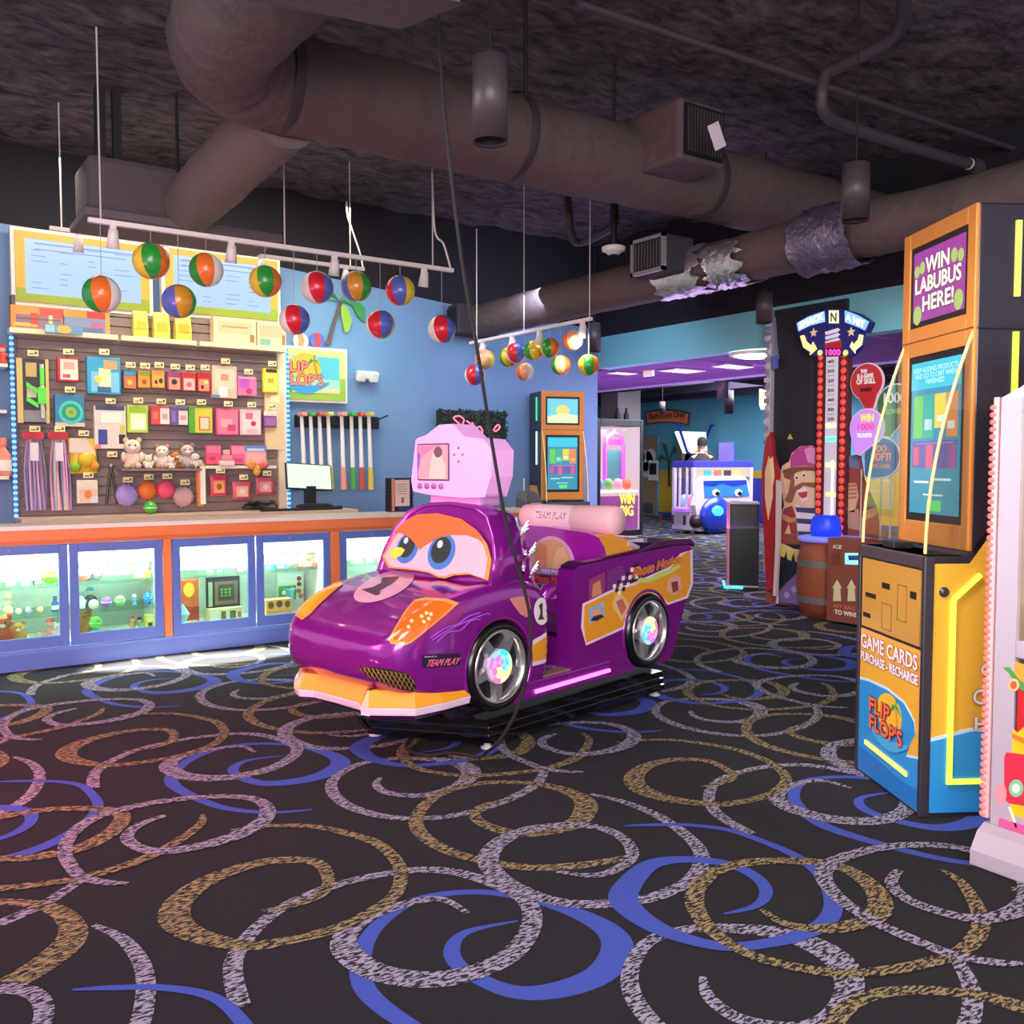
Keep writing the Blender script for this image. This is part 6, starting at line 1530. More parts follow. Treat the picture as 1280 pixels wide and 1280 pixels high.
    pt('violet_band', '6a5aa8', [(.05, .30, .95, .48)]); pt('pink_card', 'e85a7a', [(.08, .32, .2, .44), (.34, .3, .48, .45), (.78, .3, .92, .45)]); pt('white_lines', 'd8eef0', [(.1, .2, .4, .215), (.45, .22, .85, .235), (.3, .12, .7, .13), (.12, .46, .9, .465), (.3, .55, .45, .62), (.76, .55, .9, .6), (.55, .6, .68, .64)]); pt('green_button', '5ae06a', [(.38, .02, .66, .09)])
    g = MB()
    if lab_top:
        for txt, z, w in (('KEEP ADDING PRODUCTS', .95, .36), ('AND GO TO CART WHEN', .91, .34), ('FINISHED', .87, .15)):
            letters(g, txt, ((Y0 + Y1) / 2 + w / 2, D0 + .0085, V0 + (V1 - V0) * z - .012), (-1, 0, 0), (0, 0, 1), w, .022, 0)
        g.build('lettering', glow('c8f4fa', 1.0), sc2)
    # side light strips on the column
    for x in (-.006, W + .006):
        for za, zb_, c in ((2.12, 2.42, 'e8e06a' if lab_top else '3ae08a'), (1.55, 1.98, 'd8f04a' if lab_top else 'd8f8f0')):
            MB().box((x - .006, D0 - .150, za), (x + .006, D0 - .172, zb_)).build('light_strip', glow(c, 1.1), t, label='vertical lit strip on the column side')
        MB().box((x - .002, D0 - .002, 1.992), (x + .002, D1, 1.998)).build('side_seam', black, t)
    # clear wings with bright edges
    for x in (.012, W - .012):
        curve = [(-.012 + 0, H0 + .005)] + [(.0 - .19 * (k / 10) ** 1.9, H0 + .01 + .93 * k / 10) for k in range(0, 11)]
        poly = curve + [(D0, H0 + .94), (D0, H0 + .005)]
        MB().prism(poly, .006, (x - .003, 0, 0), (0, 1, 0), (0, 0, 1)).build('clear_wing', clear('f2f6f0', .12), t)
        MB().tube([(x, y, z) for y, z in curve[1:]] + [(x, D0 + .01, H0 + .955)], .007, 8).build('wing_edge', m('e0c684', .25, e=.25), t)
    return t
K1 = Frame(onZ(1150.6, 1022), 0)
kl = onZ(1071.6, 962.6) - K1.o
kang = math.atan2(kl.y, kl.x)
kiosk('tall yellow and blue game card kiosk in the right foreground beside the white machine', K1.o + Vector((0, 0, .001)), kang, 1.0, ('a03a98', .9), True)
o2 = onD(736, 640, 11.0)
kiosk('far card kiosk with green side lights against the blue wall', (o2.x, o2.y, .001), math.radians(163), .93, ('6ec8dc', 1.0), False)

# ================================================================== white candy machine at the right edge
MX = 3.305
my = onX(1243, 800, MX).y
t = thing('candy_machine', 'white prize machine with red beaded light strip and candy pictures at the right edge', 'arcade machine', (MX, my, 0))
wh2 = m('b6abb8', .35, coat=.3)
zt_ = onX(1243, 497, MX).z; zmid = onX(1246, 808, MX).z; Dp = 1.0
MB().prism([(-.09, .002), (-.09, .06), (-.045, .12), (0, .14), (.8, .14), (.8, .002)], Dp + .04, (0, .02, 0), (1, 0, 0), (0, 0, 1)).build('plinth', wh2, t, bevel=.008)
cb = MB().box((0, 0, .14), (.035, -.075, zt_)).box((0, -Dp + .075, .14), (.035, -Dp, zt_)).box((0, -.075, zmid - .03), (.035, -Dp + .075, zmid + .03)).box((0, -.075, zt_ - .05), (.035, -Dp + .075, zt_)).box((0, -.075, .14), (.035, -Dp + .075, .2))
cb.build('front_frame', wh2, t, bevel=.004)
MB().box((.036, -.0, .14), (.78, -.03, zt_)).box((.036, -Dp + .03, .14), (.78, -Dp, zt_)).box((.75, -.03, .14), (.78, -Dp + .03, zt_)).box((.04, -.03, zmid - .04), (.75, -Dp + .03, zmid)).build('cabinet', wh2, t)
rf = MB().prism([(0, zt_), (-Dp, zt_), (-Dp, zt_ + .05), (-.6, zt_ + .26), (-.4, zt_ + .26), (-.06, zt_ + .03)], .76, (.01, 0, 0), (0, 1, 0), (0, 0, 1)); rf.build('roof', m('f2c4cc', .4), t, bevel=.006)
MB().box((.012, -.08, zmid + .03), (.016, -Dp + .08, zt_ - .05)).build('window', clear('fbf6ea', .1), t)
mb = MB().box((-.004, .004, .16), (.012, .022, zt_), 0)
mb.build('light_channel', m('f4b8b8', .4), t)
bd = MB(); k = .17
while k < zt_ - .01: bd.ball((.002, .024, k), (.012, .016, .011), 8, 6); k += .026
bd.build('light_beads', glow('ff6a66', 1.5), t, label='row of red lit beads', kind='stuff')
ap = MB().box((.004, -.085, .21), (.012, -Dp + .085, zmid - .05)).build('art_panel', m('c8242e', .4), t)
def ax(px, py): p = onX(px, py, MX + .004); return (-(p.y - my), p.z)
def art_(pts, col, nm, k): return MB().prism([ax(a, b) for a, b in pts], .002, (.004 - .0012 * k, 0, 0), (0, -1, 0), (0, 0, 1)).build(nm, m(col, .4), ap)
art_([(1252, 902), (1262, 905), (1272, 916), (1290, 900), (1330, 890), (1330, 1060), (1300, 1050), (1249, 1031)], 'f2c81e', 'yellow_field', 1)
art_([(1254, 826), (1262, 832), (1275, 850), (1330, 880), (1330, 860), (1280, 830), (1266, 826)], 'e8a03a', 'rainbow_band', 1)
art_([(1254, 834), (1262, 842), (1274, 860), (1330, 895), (1330, 884), (1276, 851), (1263, 834)], '4a9a4a', 'rainbow_band', 2)
art_([(1256, 946), (1259, 940), (1290, 944), (1300, 955), (1300, 1010), (1262, 1004), (1256, 998)], 'd8304a', 'gummy_character_block', 2).name = 'gummy_block'
art_(circ(1271, 985, 9, 18, 11), '8ad0a0', 'swirl_candy', 3); art_(circ(1271, 985, 5, 14, 6), 'f4f0e0', 'swirl_candy_centre', 4)
art_(circ(1268, 856, 7, 16, 8), 'e8c08a', 'swirl_candy', 3); art_(circ(1268, 856, 4, 12, 5), 'c85a3a', 'swirl_candy_centre', 4)
art_(circ(1252, 992, 7, 16, 14), 'e89aa0', 'lollipop', 3)
art_([(1261, 1008), (1264, 1008), (1273, 1034), (1270, 1034)], 'f4ecd8', 'lollipop_stick', 3)
art_([(1266, 916), (1296, 930), (1296, 938), (1266, 922)], 'e87a3a', 'candy_stick', 3)
art_([(1250, 1022), (1270, 1028), (1330, 1046), (1330, 1060), (1249, 1032)], 'e05a9a', 'stripe_edge', 3)
rn = random.Random(12)
for k, c in enumerate(('e8b83a', 'd83a3a', '4aa0d8', 'f0e06a', '7ac84a')):
    tag(MB().ball((MX + .25 + .05 * k, my - .12 - .03 * k, zmid + .08), .08, 14, 10).build('candy_ball', m(c, .35, coat=.4)), '%s candy ball inside the white machine at the right edge' % ('amber', 'red', 'blue', 'lemon', 'green')[k], 'candy', 'candy balls in the white machine')
art2 = MB().box((.748, -.05, zmid + .02), (.752, -Dp + .05, zt_ - .03)).build('back_picture', m('b89a3a', .5), t)
area('case_light', (MX + .3, my - .45, zt_ - .05), (MX + .3, my - .45, .9), .4, 5, (1, .95, .85), .6)
# ================================================================== strength tester game
HX = 7.62
hy = onX(1040, 600, HX).y
ht = thing('strength_tester', 'tall strength tester game with red bulb tower, barrel and strongman cutout', 'arcade game', (HX, hy, 0))
def hp(px, py, x=HX): p = onX(px, py, x); return (hy - p.y, p.z)
def hpl(pts, nm, mat, x=HX, th=.02, par=None, raw=False):
    """board facing the hall, its face at x"""
    return MB().prism(pts if raw else [hp(a, b, x) for a, b in pts], th, (x - HX + th, 0, 0), (0, -1, 0), (0, 0, 1)).build(nm, mat, par or ht)
red_b = m('a8584a', .5, var=.3, bs=8); woodb = m('9a4e34', .5, var=.45, bs=7)
u0, u1 = hp(958, 700)[0], hp(1085, 700)[0]; zt2 = hp(985, 668)[1]
cb = MB()
cb.box((.0, -u0, .002), (.10, -u0 - .13, zt2)).box((0, -u0, zt2 - .1), (.10, -u1, zt2)).box((0, -u1 + .1, .002), (.1, -u1, zt2)).box((.02, -u0 - .13, .002), (.1, -u1 + .1, zt2 - .1))
cb.build('cabinet', m('9c5642', .5, var=.2, bs=6), ht, bevel=.006)
f0 = hpl([(970, 678), (1013, 682), (1013, 764), (970, 750)], 'front_picture', m('1f2440', .45), HX + .012, .008)
hpl([(975, 700), (974, 752), (1006, 758), (1007, 706)], 'purple_field', m('8a78b4', .45), HX + .009, .003, f0)
hpl([(974, 700), (1006, 706), (1004, 708), (974, 738)], 'dark_field', m('20283c', .45), HX + .006, .003, f0)
hpl([(971, 677), (980, 680), (992, 686), (1008, 688), (1009, 702), (1005, 704), (1001, 692), (998, 703), (994, 702), (992, 690), (989, 701), (984, 699), (983, 688), (980, 697), (976, 695), (974, 684)], 'yellow_drape', m('e6d77a', .45), HX + .003, .003, f0)
for a, b in ((983, 744), (992, 737), (1000, 750)): hpl(circ(*hp(a, b), .035, 6), 'pale_star', m('c8b4dc', .45), HX + .005, .002, f0, True)
hpl([(971, 690), (974, 690), (973, 755), (970, 754)], 'white_border', m('e8d8d8', .45), HX + .006, .003, f0); hpl([(1002, 706), (1006, 706), (1011, 764), (1008, 764)], 'white_border', m('e8c8d0', .45), HX + .004, .003, f0)
# barrel
bc_ = onX(1046, 700, 7.55); bu = -(hy - bc_.y); br = .34; bh = zt2 - .02
bx = -.12
b = MB().lathe([(.001, .002), (br * .86, .002), (br * .95, bh * .2), (br, bh * .5), (br * .95, bh * .8), (br * .87, bh), (.001, bh)], (bx, bu, 0), 'z', 28).build('barrel', m('b0603c', .45, var=.55, bs=9), ht)
for z in (.24, .72): MB().lathe([(br * .955 + .03 * (.5 - abs(z - .5)), bh * (z - .045)), (br * .965 + .03 * (.5 - abs(z - .5)), bh * (z + .045))], (bx, bu, 0), 'z', 28, cap=False).build('hoop', m('9a9894', .35, .6), b)
# wooden front door on the barrel
dx = bx - br - .0
dz = lambda px, py: hp(px, py, HX + dx)
A = dz(1037, 672); B = dz(1095, 774)
door = MB().box((dx - .03, -A[0], .02), (dx + .2, -B[0], A[1])).build('door_board', m('9a5240', .5, var=.35, bs=9), b, bevel=.006)
def dpl(pts, nm, col, k=1): return MB().prism([dz(*p) for p in pts], .002, (dx - .028 - .002 * k, 0, 0), (0, -1, 0), (0, 0, 1)).build(nm, m(col, .45), door)
for o in (0, 18): dpl([(1044 + o, 751), (1045 + o, 735), (1043 + o, 735), (1049 + o, 724), (1055 + o, 735), (1053 + o, 735), (1054 + o, 751)], 'arrow_print', 'e8d8a4')
dpl([(1042, 690), (1054, 690), (1054, 707), (1042, 707)], 'coin_door', '8a4636'); dpl([(1043, 692), (1048, 692), (1048, 706), (1043, 706)], 'coin_plate', '7a3c30', 2); dpl([(1049, 692), (1053, 692), (1053, 706), (1049, 706)], 'coin_plate', '7a3c30', 2)
MB().prism([dz(*p) for p in ((1059, 691), (1080, 691), (1080, 706), (1059, 705))], .004, (dx - .03, 0, 0), (0, -1, 0), (0, 0, 1)).build('card_reader_light', glow('8ad8f0', 1.2), door)
MB().prism([dz(*p) for p in ((1063, 694), (1080, 694), (1080, 700), (1064, 700))], .006, (dx - .03, 0, 0), (0, -1, 0), (0, 0, 1)).build('card_reader_slot', m('2a5a8a', .4), door)
lt = MB()
p = dz(1044, 685); letters(lt, 'ICE', (dx - .032, -p[0], p[1]), (0, -1, 0), (0, 0, 1), .085, .032, 0, .2, .002)
p = dz(1046, 767); letters(lt, 'TO WIN!', (dx - .032, -p[0], p[1]), (0, -1, 0), (0, 0, 1), .22, .04, 0, 0, .003)
p = dz(1045, 759); letters(lt, 'HIT BAG', (dx - .032, -p[0], p[1]), (0, -1, 0), (0, 0, 1), .22, .035, 1, 0, .002)
lt.build('lettering', [m('f0e0d0', .4), m('d86a5a', .4)], door)
# striking bag
MB().lathe([(.001, bh), (br * .9, bh), (br * .98, bh + .015), (br * .98, bh + .04), (br * .86, bh + .05), (.001, bh + .05)], (bx, bu, 0), 'z', 28).build('pad_rim', m('7f86e8', .35, e=.35), b)
MB().lathe([(.001, bh + .05), (.14, bh + .05), (.145, bh + .12), (.125, bh + .22), (.10, bh + .245), (.001, bh + .25)], (bx - .03, bu + .07, 0), 'z', 20).build('strike_bag', m('1638d0', .4, e=.5), b)
# tower
tw0, tw1 = hp(1020, 540), hp(1058, 540)
tz0, tz1 = zt2, hp(1040, 436)[1]
w_t = tw1[0] - tw0[0]
tower = MB().box((.005, -tw0[0], tz0), (.08, -tw1[0], tz1)).build('tower', m('5a1a24', .45), ht, bevel=.006)
MB().box((-.005, -tw0[0] - w_t * .31, tz0), (.006, -tw0[0] - w_t * .69, tz1)).build('scale_strip', m('d6d0dc', .35, e=.15), tower)
for s in (.12, .88):
    k = tz0 + .03
    while k < tz1 - .02:
        MB().ball((-.004, -tw0[0] - w_t * s, k), (.02, w_t * .09, .034), 10, 6).build('bulb', m('e0483c', .25, e=.35, coat=.6), tower); k += .075
nm_ = MB()
for i, py in enumerate(range(446, 532, 6)):
    p = hp(1039, py)
    if i % 2: letters(nm_, ('40', '30', '20', '50')[(i // 2) % 4], (-.0075, -(p[0] - .035), p[1] - .014), (0, -1, 0), (0, 0, 1), .07, .028, 0, 0, .002)
    else: nm_.box((-.008, -(p[0] - .04), p[1]), (-.006, -(p[0] + .04), p[1] + .004))
nm_.build('scale_marks', m('2a2630', .5), tower)
for py, c, s_ in ((549, '3af0c0', 3), (532, 'ffe08a', 2), (581, 'ffe87a', 2.2), (618, 'ffdc8a', 1.2)):
    p = hp(1039, py); MB().box((-.012, -(p[0] - .055), p[1] - .02), (-.004, -(p[0] + .055), p[1] + .02)).build('lit_marker', glow(c, s_), tower)
p = hp(1041, 600); MB().tube([(-.01, -p[0], tz0), (-.01, -p[0], tz0 + .75)], .008, 8).build('lit_tube', glow('fff4d8', 2.0), tower)
# head sign
sg = hpl([(994, 404), (1010, 393), (1033, 386), (1052, 386), (1074, 392), (1089, 403), (1083, 416), (1074, 412), (1078, 420), (1076, 432), (1064, 445), (1018, 445), (1006, 438), (1000, 424), (1000, 416), (996, 416)], 'head_sign', m('28287a', .4), HX - .03, .07)
FX_ = HX - .034
def spl(pts, nm, mat, k=1, th=.006): return hpl(pts, nm, mat, FX_ - .003 * k, th, sg)
spl([(996, 404), (1010, 396), (1030, 389), (1031, 402), (1012, 407), (998, 414)], 'left_title_panel', glow('8ab8f4', 1.3)); spl([(1056, 388), (1072, 394), (1086, 402), (1081, 413), (1068, 407), (1056, 403)], 'right_title_panel', glow('7aaef8', 1.3))
spl([(1036, 388), (1048, 388), (1048, 404), (1036, 404)], 'letter_tile', glow('f6eeb0', 1.3))
def sl_(txt, a, b, hpx, col, st, fat=.004):
    p, q = hp(*a, FX_), hp(*b, FX_); h = hp(a[0], a[1] - hpx, FX_)[1] - p[1]
    U = Vector((0, -(q[0] - p[0]), q[1] - p[1])); mb = MB(); vs, fs, _ = glyphs(txt); O = Vector((FX_ - HX - .008, -p[0], p[1]))
    for k, (dx_, dy_) in enumerate(((0, 0), (fat, 0), (-fat, 0), (0, fat), (0, -fat))):
        mb.add([O + U * x + Vector((-.0002 * k, dx_, y * h + dy_)) for x, y in vs], fs)
    mb.build('lettering', glow(col, st), sg)
sl_('SMACK', (1000, 411), (1029, 399), 8, 'fff6ee', 1.6); sl_('N', (1039, 402), (1046, 402), 11, '2a6a5a', .6); sl_('A HIT', (1058, 400), (1081, 410), 8, 'fff6ee', 1.6)
for cx_, cy_ in ((1017, 416), (1064, 415)):
    c = hp(cx_, cy_, FX_); hpl([(c[0] + (.046 if k % 2 == 0 else .021) * math.sin(PI * k / 5), c[1] + (.046 if k % 2 == 0 else .021) * math.cos(PI * k / 5)) for k in range(10)], 'star', m('e8cf9a', .4, e=.2), FX_ - .004, .006, sg, True)
for k in range(3): spl([(1031, 415 + 6 * k), (1047, 410 + 6 * k), (1050, 412 + 6 * k), (1047, 415 + 6 * k), (1032, 419 + 6 * k)], 'pale_bar', m('e6dcea', .4, e=.2))
spl([(1031, 429), (1051, 425), (1052, 435), (1030, 435)], 'red_band', m('b01a2a', .4, e=.2))
spl([(1031, 436), (1052, 436), (1052, 445), (1031, 445)], 'score_window', m('4a0a2a', .3)); sl_('1000', (1033, 444), (1051, 444), 7, 'ff3aa0', 2.2, .003)
for cx_ in (1025, 1057): hpl(circ(*hp(cx_, 441, FX_), .028, 18), 'round_lamp', glow('d8d87a', 1.0), FX_ - .004, .006, sg, True)
spl([(1000, 420), (1005, 419), (1008, 427), (1014, 432), (1016, 427), (1021, 436), (1012, 444), (1013, 440), (1004, 434)], 'arrow_lamp', glow('ffd27a', 1.6)); spl([(1079, 419), (1074, 418), (1072, 425), (1066, 431), (1065, 427), (1062, 433), (1069, 442), (1069, 438), (1077, 431)], 'arrow_lamp', glow('ffe08a', 1.6))
# strongman cutout
mn = hpl([(964, 672), (968, 662), (980, 632), (978, 618), (964, 611), (962, 606), (968, 594), (976, 588), (978, 582), (986, 577), (990, 566), (1000, 558), (1014, 557), (1019, 560), (1019, 672)], 'strongman_cutout', m('efc9a4', .5), HX + .05, .015)
def mpl(pts, nm, col, k=1): return hpl(pts, nm, m(col, .5), HX + .05 - .003 * k, .004, mn)
mpl([(988, 584), (988, 572), (994, 562), (1004, 557), (1019, 559), (1019, 584), (1004, 582)], 'pink_cap', 'c24a9a'); mpl([(1005, 562), (1012, 559), (1019, 561), (1019, 580), (1010, 578)], 'cap_highlight', 'e89acc', 2)
mpl([(978, 588), (990, 584), (1004, 583), (1019, 584), (1019, 589), (1004, 588), (994, 591), (988, 600), (980, 597)], 'hair', '8a5240')
mpl([(966, 606), (972, 596), (979, 591), (981, 604), (984, 618), (978, 616)], 'arm_shade', 'f6d8b4', 2)
mpl([(990, 602), (996, 594), (1004, 589), (1019, 590), (1019, 632), (1012, 634), (1000, 630), (992, 620)], 'face', 'f4d0aa', 2)
mpl([(989, 594), (993, 592), (993, 606), (990, 622), (986, 628), (981, 626), (986, 614)], 'moustache', '9a644a', 3); mpl([(993, 608), (1002, 603), (1019, 603), (1019, 610), (1004, 607), (994, 616), (990, 628), (985, 629), (990, 620)], 'moustache', '9a644a', 4)
mpl([(995, 613), (1006, 609), (1010, 616), (1009, 624), (1003, 627), (998, 620)], 'mouth', 'f6f0ea', 4); mpl([(997, 616), (1009, 614), (1009, 621), (1003, 623), (999, 620)], 'tongue', 'c83a4a', 5)
for a, b in ((995, 597), (1004, 594)): mpl(circ(a, b, 2.6, 12, 3.4), 'eye_white', 'f6efe6', 4); mpl(circ(a + .6, b + .3, 1.3, 10, 1.7), 'eye', '3a2218', 5)
mpl([(994, 630), (1003, 634), (1019, 634), (1019, 672), (997, 672)], 'striped_shirt', 'f0e8f0', 3)
for y in (634, 648, 664): mpl([(994 + (y - 634) * .1, y), (1019, y + 1), (1019, y + 8), (996 + (y - 634) * .06, y + 6)], 'shirt_stripe', '4a4278', 4)
mpl([(966, 672), (980, 636), (990, 632), (996, 650), (997, 672), (990, 672), (986, 654), (978, 672)], 'red_waistcoat', 'a24444', 3); mpl([(978, 642), (990, 648), (995, 646), (994, 652), (986, 654), (977, 648)], 'rope', 'c8a070', 4)
# fist cutout at the right
f_ = hpl([(1059, 672), (1059, 572), (1075, 566), (1080, 600), (1094, 632), (1102, 672)], 'fist_cutout', m('9a4a44', .5), HX + .05, .015)
def fpl(pts, nm, col, k=1): return hpl(pts, nm, m(col, .5), HX + .05 - .003 * k, .004, f_)
fpl([(1059, 604), (1070, 604), (1073, 620), (1068, 640), (1059, 640)], 'fist', 'e2b892'); fpl([(1060, 570), (1072, 568), (1074, 586), (1062, 584)], 'blue_gem', '6a7aa8')
for k in range(4): fpl([(1060, 606 + 5 * k), (1070, 605 + 5 * k), (1071, 608 + 5 * k), (1061, 609 + 5 * k)], 'finger_line', 'b88462', 2)
fpl([(1059, 640), (1072, 636), (1080, 650), (1078, 664), (1060, 660)], 'forearm', 'c89a7a'); fpl([(1078, 640), (1094, 634), (1098, 642), (1082, 650)], 'rope', 'd8b07a', 2)
# balloon signs
def balloon(cx_, cy_, r, tip, col, nm, lines, x, lit=0):
    c = onX(cx_, cy_, x); R = sz(r, c); cu, cz = hy - c.y, c.z
    tp = hp(*tip, x); a = math.atan2(tp[1] - cz, tp[0] - cu)
    pts = [(cu + R * math.cos(a + .62 + (2 * PI - 1.24) * k / 26), cz + R * math.sin(a + .62 + (2 * PI - 1.24) * k / 26)) for k in range(27)]
    L_ = math.hypot(tp[0] - cu, tp[1] - cz); px_, py_ = -math.sin(a), math.cos(a)
    pts += [(tp[0] - px_ * R * .18, tp[1] - py_ * R * .18), (tp[0] + px_ * R * .18, tp[1] + py_ * R * .18)]
    bz = MB().prism([(cu + (u - cu) * 1.07, cz + (z - cz) * 1.07) for u, z in pts], .02, (x - HX + .024, 0, 0), (0, -1, 0), (0, 0, 1)).build(nm, m('d8c8d0', .35, e=.1), ht)
    MB().prism(pts, .02, (x - HX + .016, 0, 0), (0, -1, 0), (0, 0, 1)).build('balloon_face', glow(col, lit) if lit else m(col, .3, coat=.5), bz)
    for txt, du, dv, w, h, c2 in lines:
        mb = MB(); letters(mb, txt, (x - HX - .0075, -(cu + du * R - w * R / 2), cz + dv * R), (0, -1, 0), (0, 0, 1), w * R, h * R, 0, 0, .004)
        mb.build('lettering', glow(c2, .8) if lit else m(c2, .4), bz)
    return bz
balloon(1083, 477, 22, (1087, 513), 'c01a26', 'balloon_sign', [('THIS', -.15, .5, .4, .2, 'f4e8ea'), ('IS A GAME', -.05, .2, 1.0, .24, 'f4e8ea'), ('OF SKILL', 0, -.12, 1.2, .28, 'f4e8ea'), ('REWARDS', 0, -.55, .7, .18, '4a1018')], HX - .02)
bb = balloon(1083, 535, 23, (1072, 566), 'b878e0', 'balloon_sign', [('WIN', .05, .35, .8, .4, 'f4f04a'), ('1000', 0, -.1, 1.0, .34, 'ff4a9a'), ('TICKETS', -.1, -.5, .9, .2, 'f6eef6')], HX - .05, 1.1)
balloon(1102, 572, 24, (1084, 596), '2a6ea4', 'balloon_sign', [('TOO', -.1, .3, .8, .34, 'e8b07a'), ('SOFT!', 0, -.15, 1.1, .38, 'e8b07a'), ('TRY AGAIN', 0, -.55, 1.0, .2, 'c89a7a')], HX - .035)
balloon(1119, 506, 25, (1108, 545), '3a6a4a', 'balloon_sign', [('1000', 0, .1, 1.2, .5, 'd8ecd8'), ('LOWER', 0, -.45, .9, .25, '9ab86a')], HX - .01)
for px in (1075, 1100, 1112):
    p = hp(px, 600); MB().tube([(.02, -p[0], zt2), (.02, -p[0], p[1] + .1)], .008, 8).build('sign_stem', m('c8b89a', .4), ht)

# ================================================================== tall black cabinet with the grey mechanical trim
BX = 7.74
by = onX(965, 600, BX).y
t = thing('tall_game_cabinet', 'tall black cabinet back with grey mechanical edge trim behind the strength tester', 'arcade game', (BX, by, 0))
def bp(px, py, x=BX): p = onX(px, py, x); return (by - p.y, p.z)
def bpl(pts, nm, mat, x=BX, th=.02, par=None): return MB().prism([bp(a, b, x) for a, b in pts], th, (x - BX + th, 0, 0), (0, -1, 0), (0, 0, 1)).build(nm, mat, par or t)
ztop = bp(1050, 374)[1]; u1 = bp(1054, 600)[0]
MB().box((.0, 0, .002), (.05, -u1, ztop)).build('back_panel', m('24212a', .55), t, bevel=.005)
MB().box((-.004, -bp(1012, 500)[0], bp(1012, 500)[1] - .9), (.001, -u1 + .05, ztop - .3)).build('inset_panel', m('2b2832', .5), t, bevel=.003)
bpl([(984, 549), (991, 549), (987.5, 542)], 'warning_triangle', m('d8c06a', .5), BX - .004, .004)
tr = MB()
MB().box((-.06, .05, .3), (.02, -.01, bp(966, 430)[1])).build('trim_column', m('b8b4b8', .4, .2), t, bevel=.01)
k = bp(966, 556)[1]
for i in range(22):
    z = k + i * .072
    if z > ztop - .1: break
    MB().box((-.075, .056 if i % 3 else .066, z), (.0, -.0, z + .05)).build('trim_rib', m('d0ccd2' if i % 2 else '9a969e', .4, .2), t, bevel=.006)
bpl([(962, 396), (966, 396), (968, 432), (970, 448), (964, 452), (960, 440)], 'trim_spire', m('a2a0b4', .4, .4), BX - .05, .05)
bpl([(964, 446), (970, 444), (971, 460), (966, 462)], 'blue_fitting', m('5a6ac0', .35), BX - .09, .03)
for y0 in (486,): bpl([(949, y0), (955, y0 + 2), (956, y0 + 24), (951, y0 + 26), (949, y0 + 20)], 'lit_bar', glow('ffe6a8', 1.8), BX - .07, .04)
bpl([(953, 640), (952, 590), (955, 562), (958, 548), (963, 540), (965, 552), (966, 570), (972, 590), (970, 640), (966, 735), (958, 740)], 'flame_wing', m('a8242c', .35, coat=.5), BX - .16, .05)
bpl([(956, 622), (956, 590), (961, 570), (965, 585), (966, 620), (960, 650)], 'flame_core', m('f0c89a', .35), BX - .168, .006)
bpl([(962, 575), (966, 570), (968, 596), (965, 612)], 'flame_tip', m('f6e0a0', .35), BX - .172, .004)
bpl([(970, 600), (975, 602), (974, 680), (970, 745), (966, 745), (969, 680)], 'pale_edge_strip', m('d8c8c0', .4), BX - .19, .03)
# low black pedestal
o = onZ(948, 738)
t = thing('racing_cabinet', 'low black cabinet with a pink edge and a cyan floor light', 'arcade game', (o.x, o.y, 0), math.atan2(-o.x, o.y) + .05)
RF = Frame(o, math.atan2(-o.x, o.y) + .05)
def rp(px, py, d=0): p = RF.y(px, py, d); return (p.x, p.z)
def rpl(pts, nm, mat, d=0, th=.02): return MB().prism([rp(a, b, d) for a, b in pts], th, (0, d, 0), (1, 0, 0), (0, 0, 1)).build(nm, mat, t)
x0 = rp(912, 700)[0]; zc = rp(930, 628)[1]
MB().box((x0, .01, .002), (.0, .45, zc)).build('cabinet', m('1a181e', .4), t, bevel=.006)
MB().box((x0 - .03, -.01, .002), (x0, .46, zc)).build('side_edge', m('c87a9a', .45), t, bevel=.005)
MB().box((x0 + .02, -.0, .06), (-.02, .012, zc - .05)).build('front_panel', m('121116', .3), t)
for za in (zc - .02, .03): MB().box((x0, -.004, za), (0, .012, za + .02)).build('pale_edge', m('c8b8c4', .4), t)
for k, c in ((0, 'e89a8a'), (1, 'f0e6e0')): MB().box((x0 - .034, .02 + .2 * k, .35), (x0 - .03, .16 + .2 * k, .7)).build('side_print', m(c, .5), t)
MB().tube([(x0 - .06, .5, .03), (x0 - .05, -.02, .03), (x0 + .15, -.04, .03)], .014, 8).build('floor_light', glow('3adcf0', 3), t, label='cyan floor strip light')

# ================================================================== the hall beyond the opening
# exit sign
o = onX(811, 462, 8.5)
t = thing('exit_sign', 'white lit exit sign hanging below the purple lit ceiling', 'exit sign', o)
w = sz(17, o)
MB().box((-.02, -w / 2, -w / 2), (.02, w / 2, w / 2)).build('housing', m('f0e6e6', .4, e=.35), t, bevel=.008)
MB().box((-.01, -.03, w / 2), (.01, .03, 2.682 - o.z)).build('canopy', white, t)
mb = MB(); letters(mb, 'EXIT', (-.0215, w * .40, -.035), (0, -1, 0), (0, 0, 1), w * .8, .09, 0, 0, .006); mb.build('lettering', glow('ff7a6a', 1.4), t)
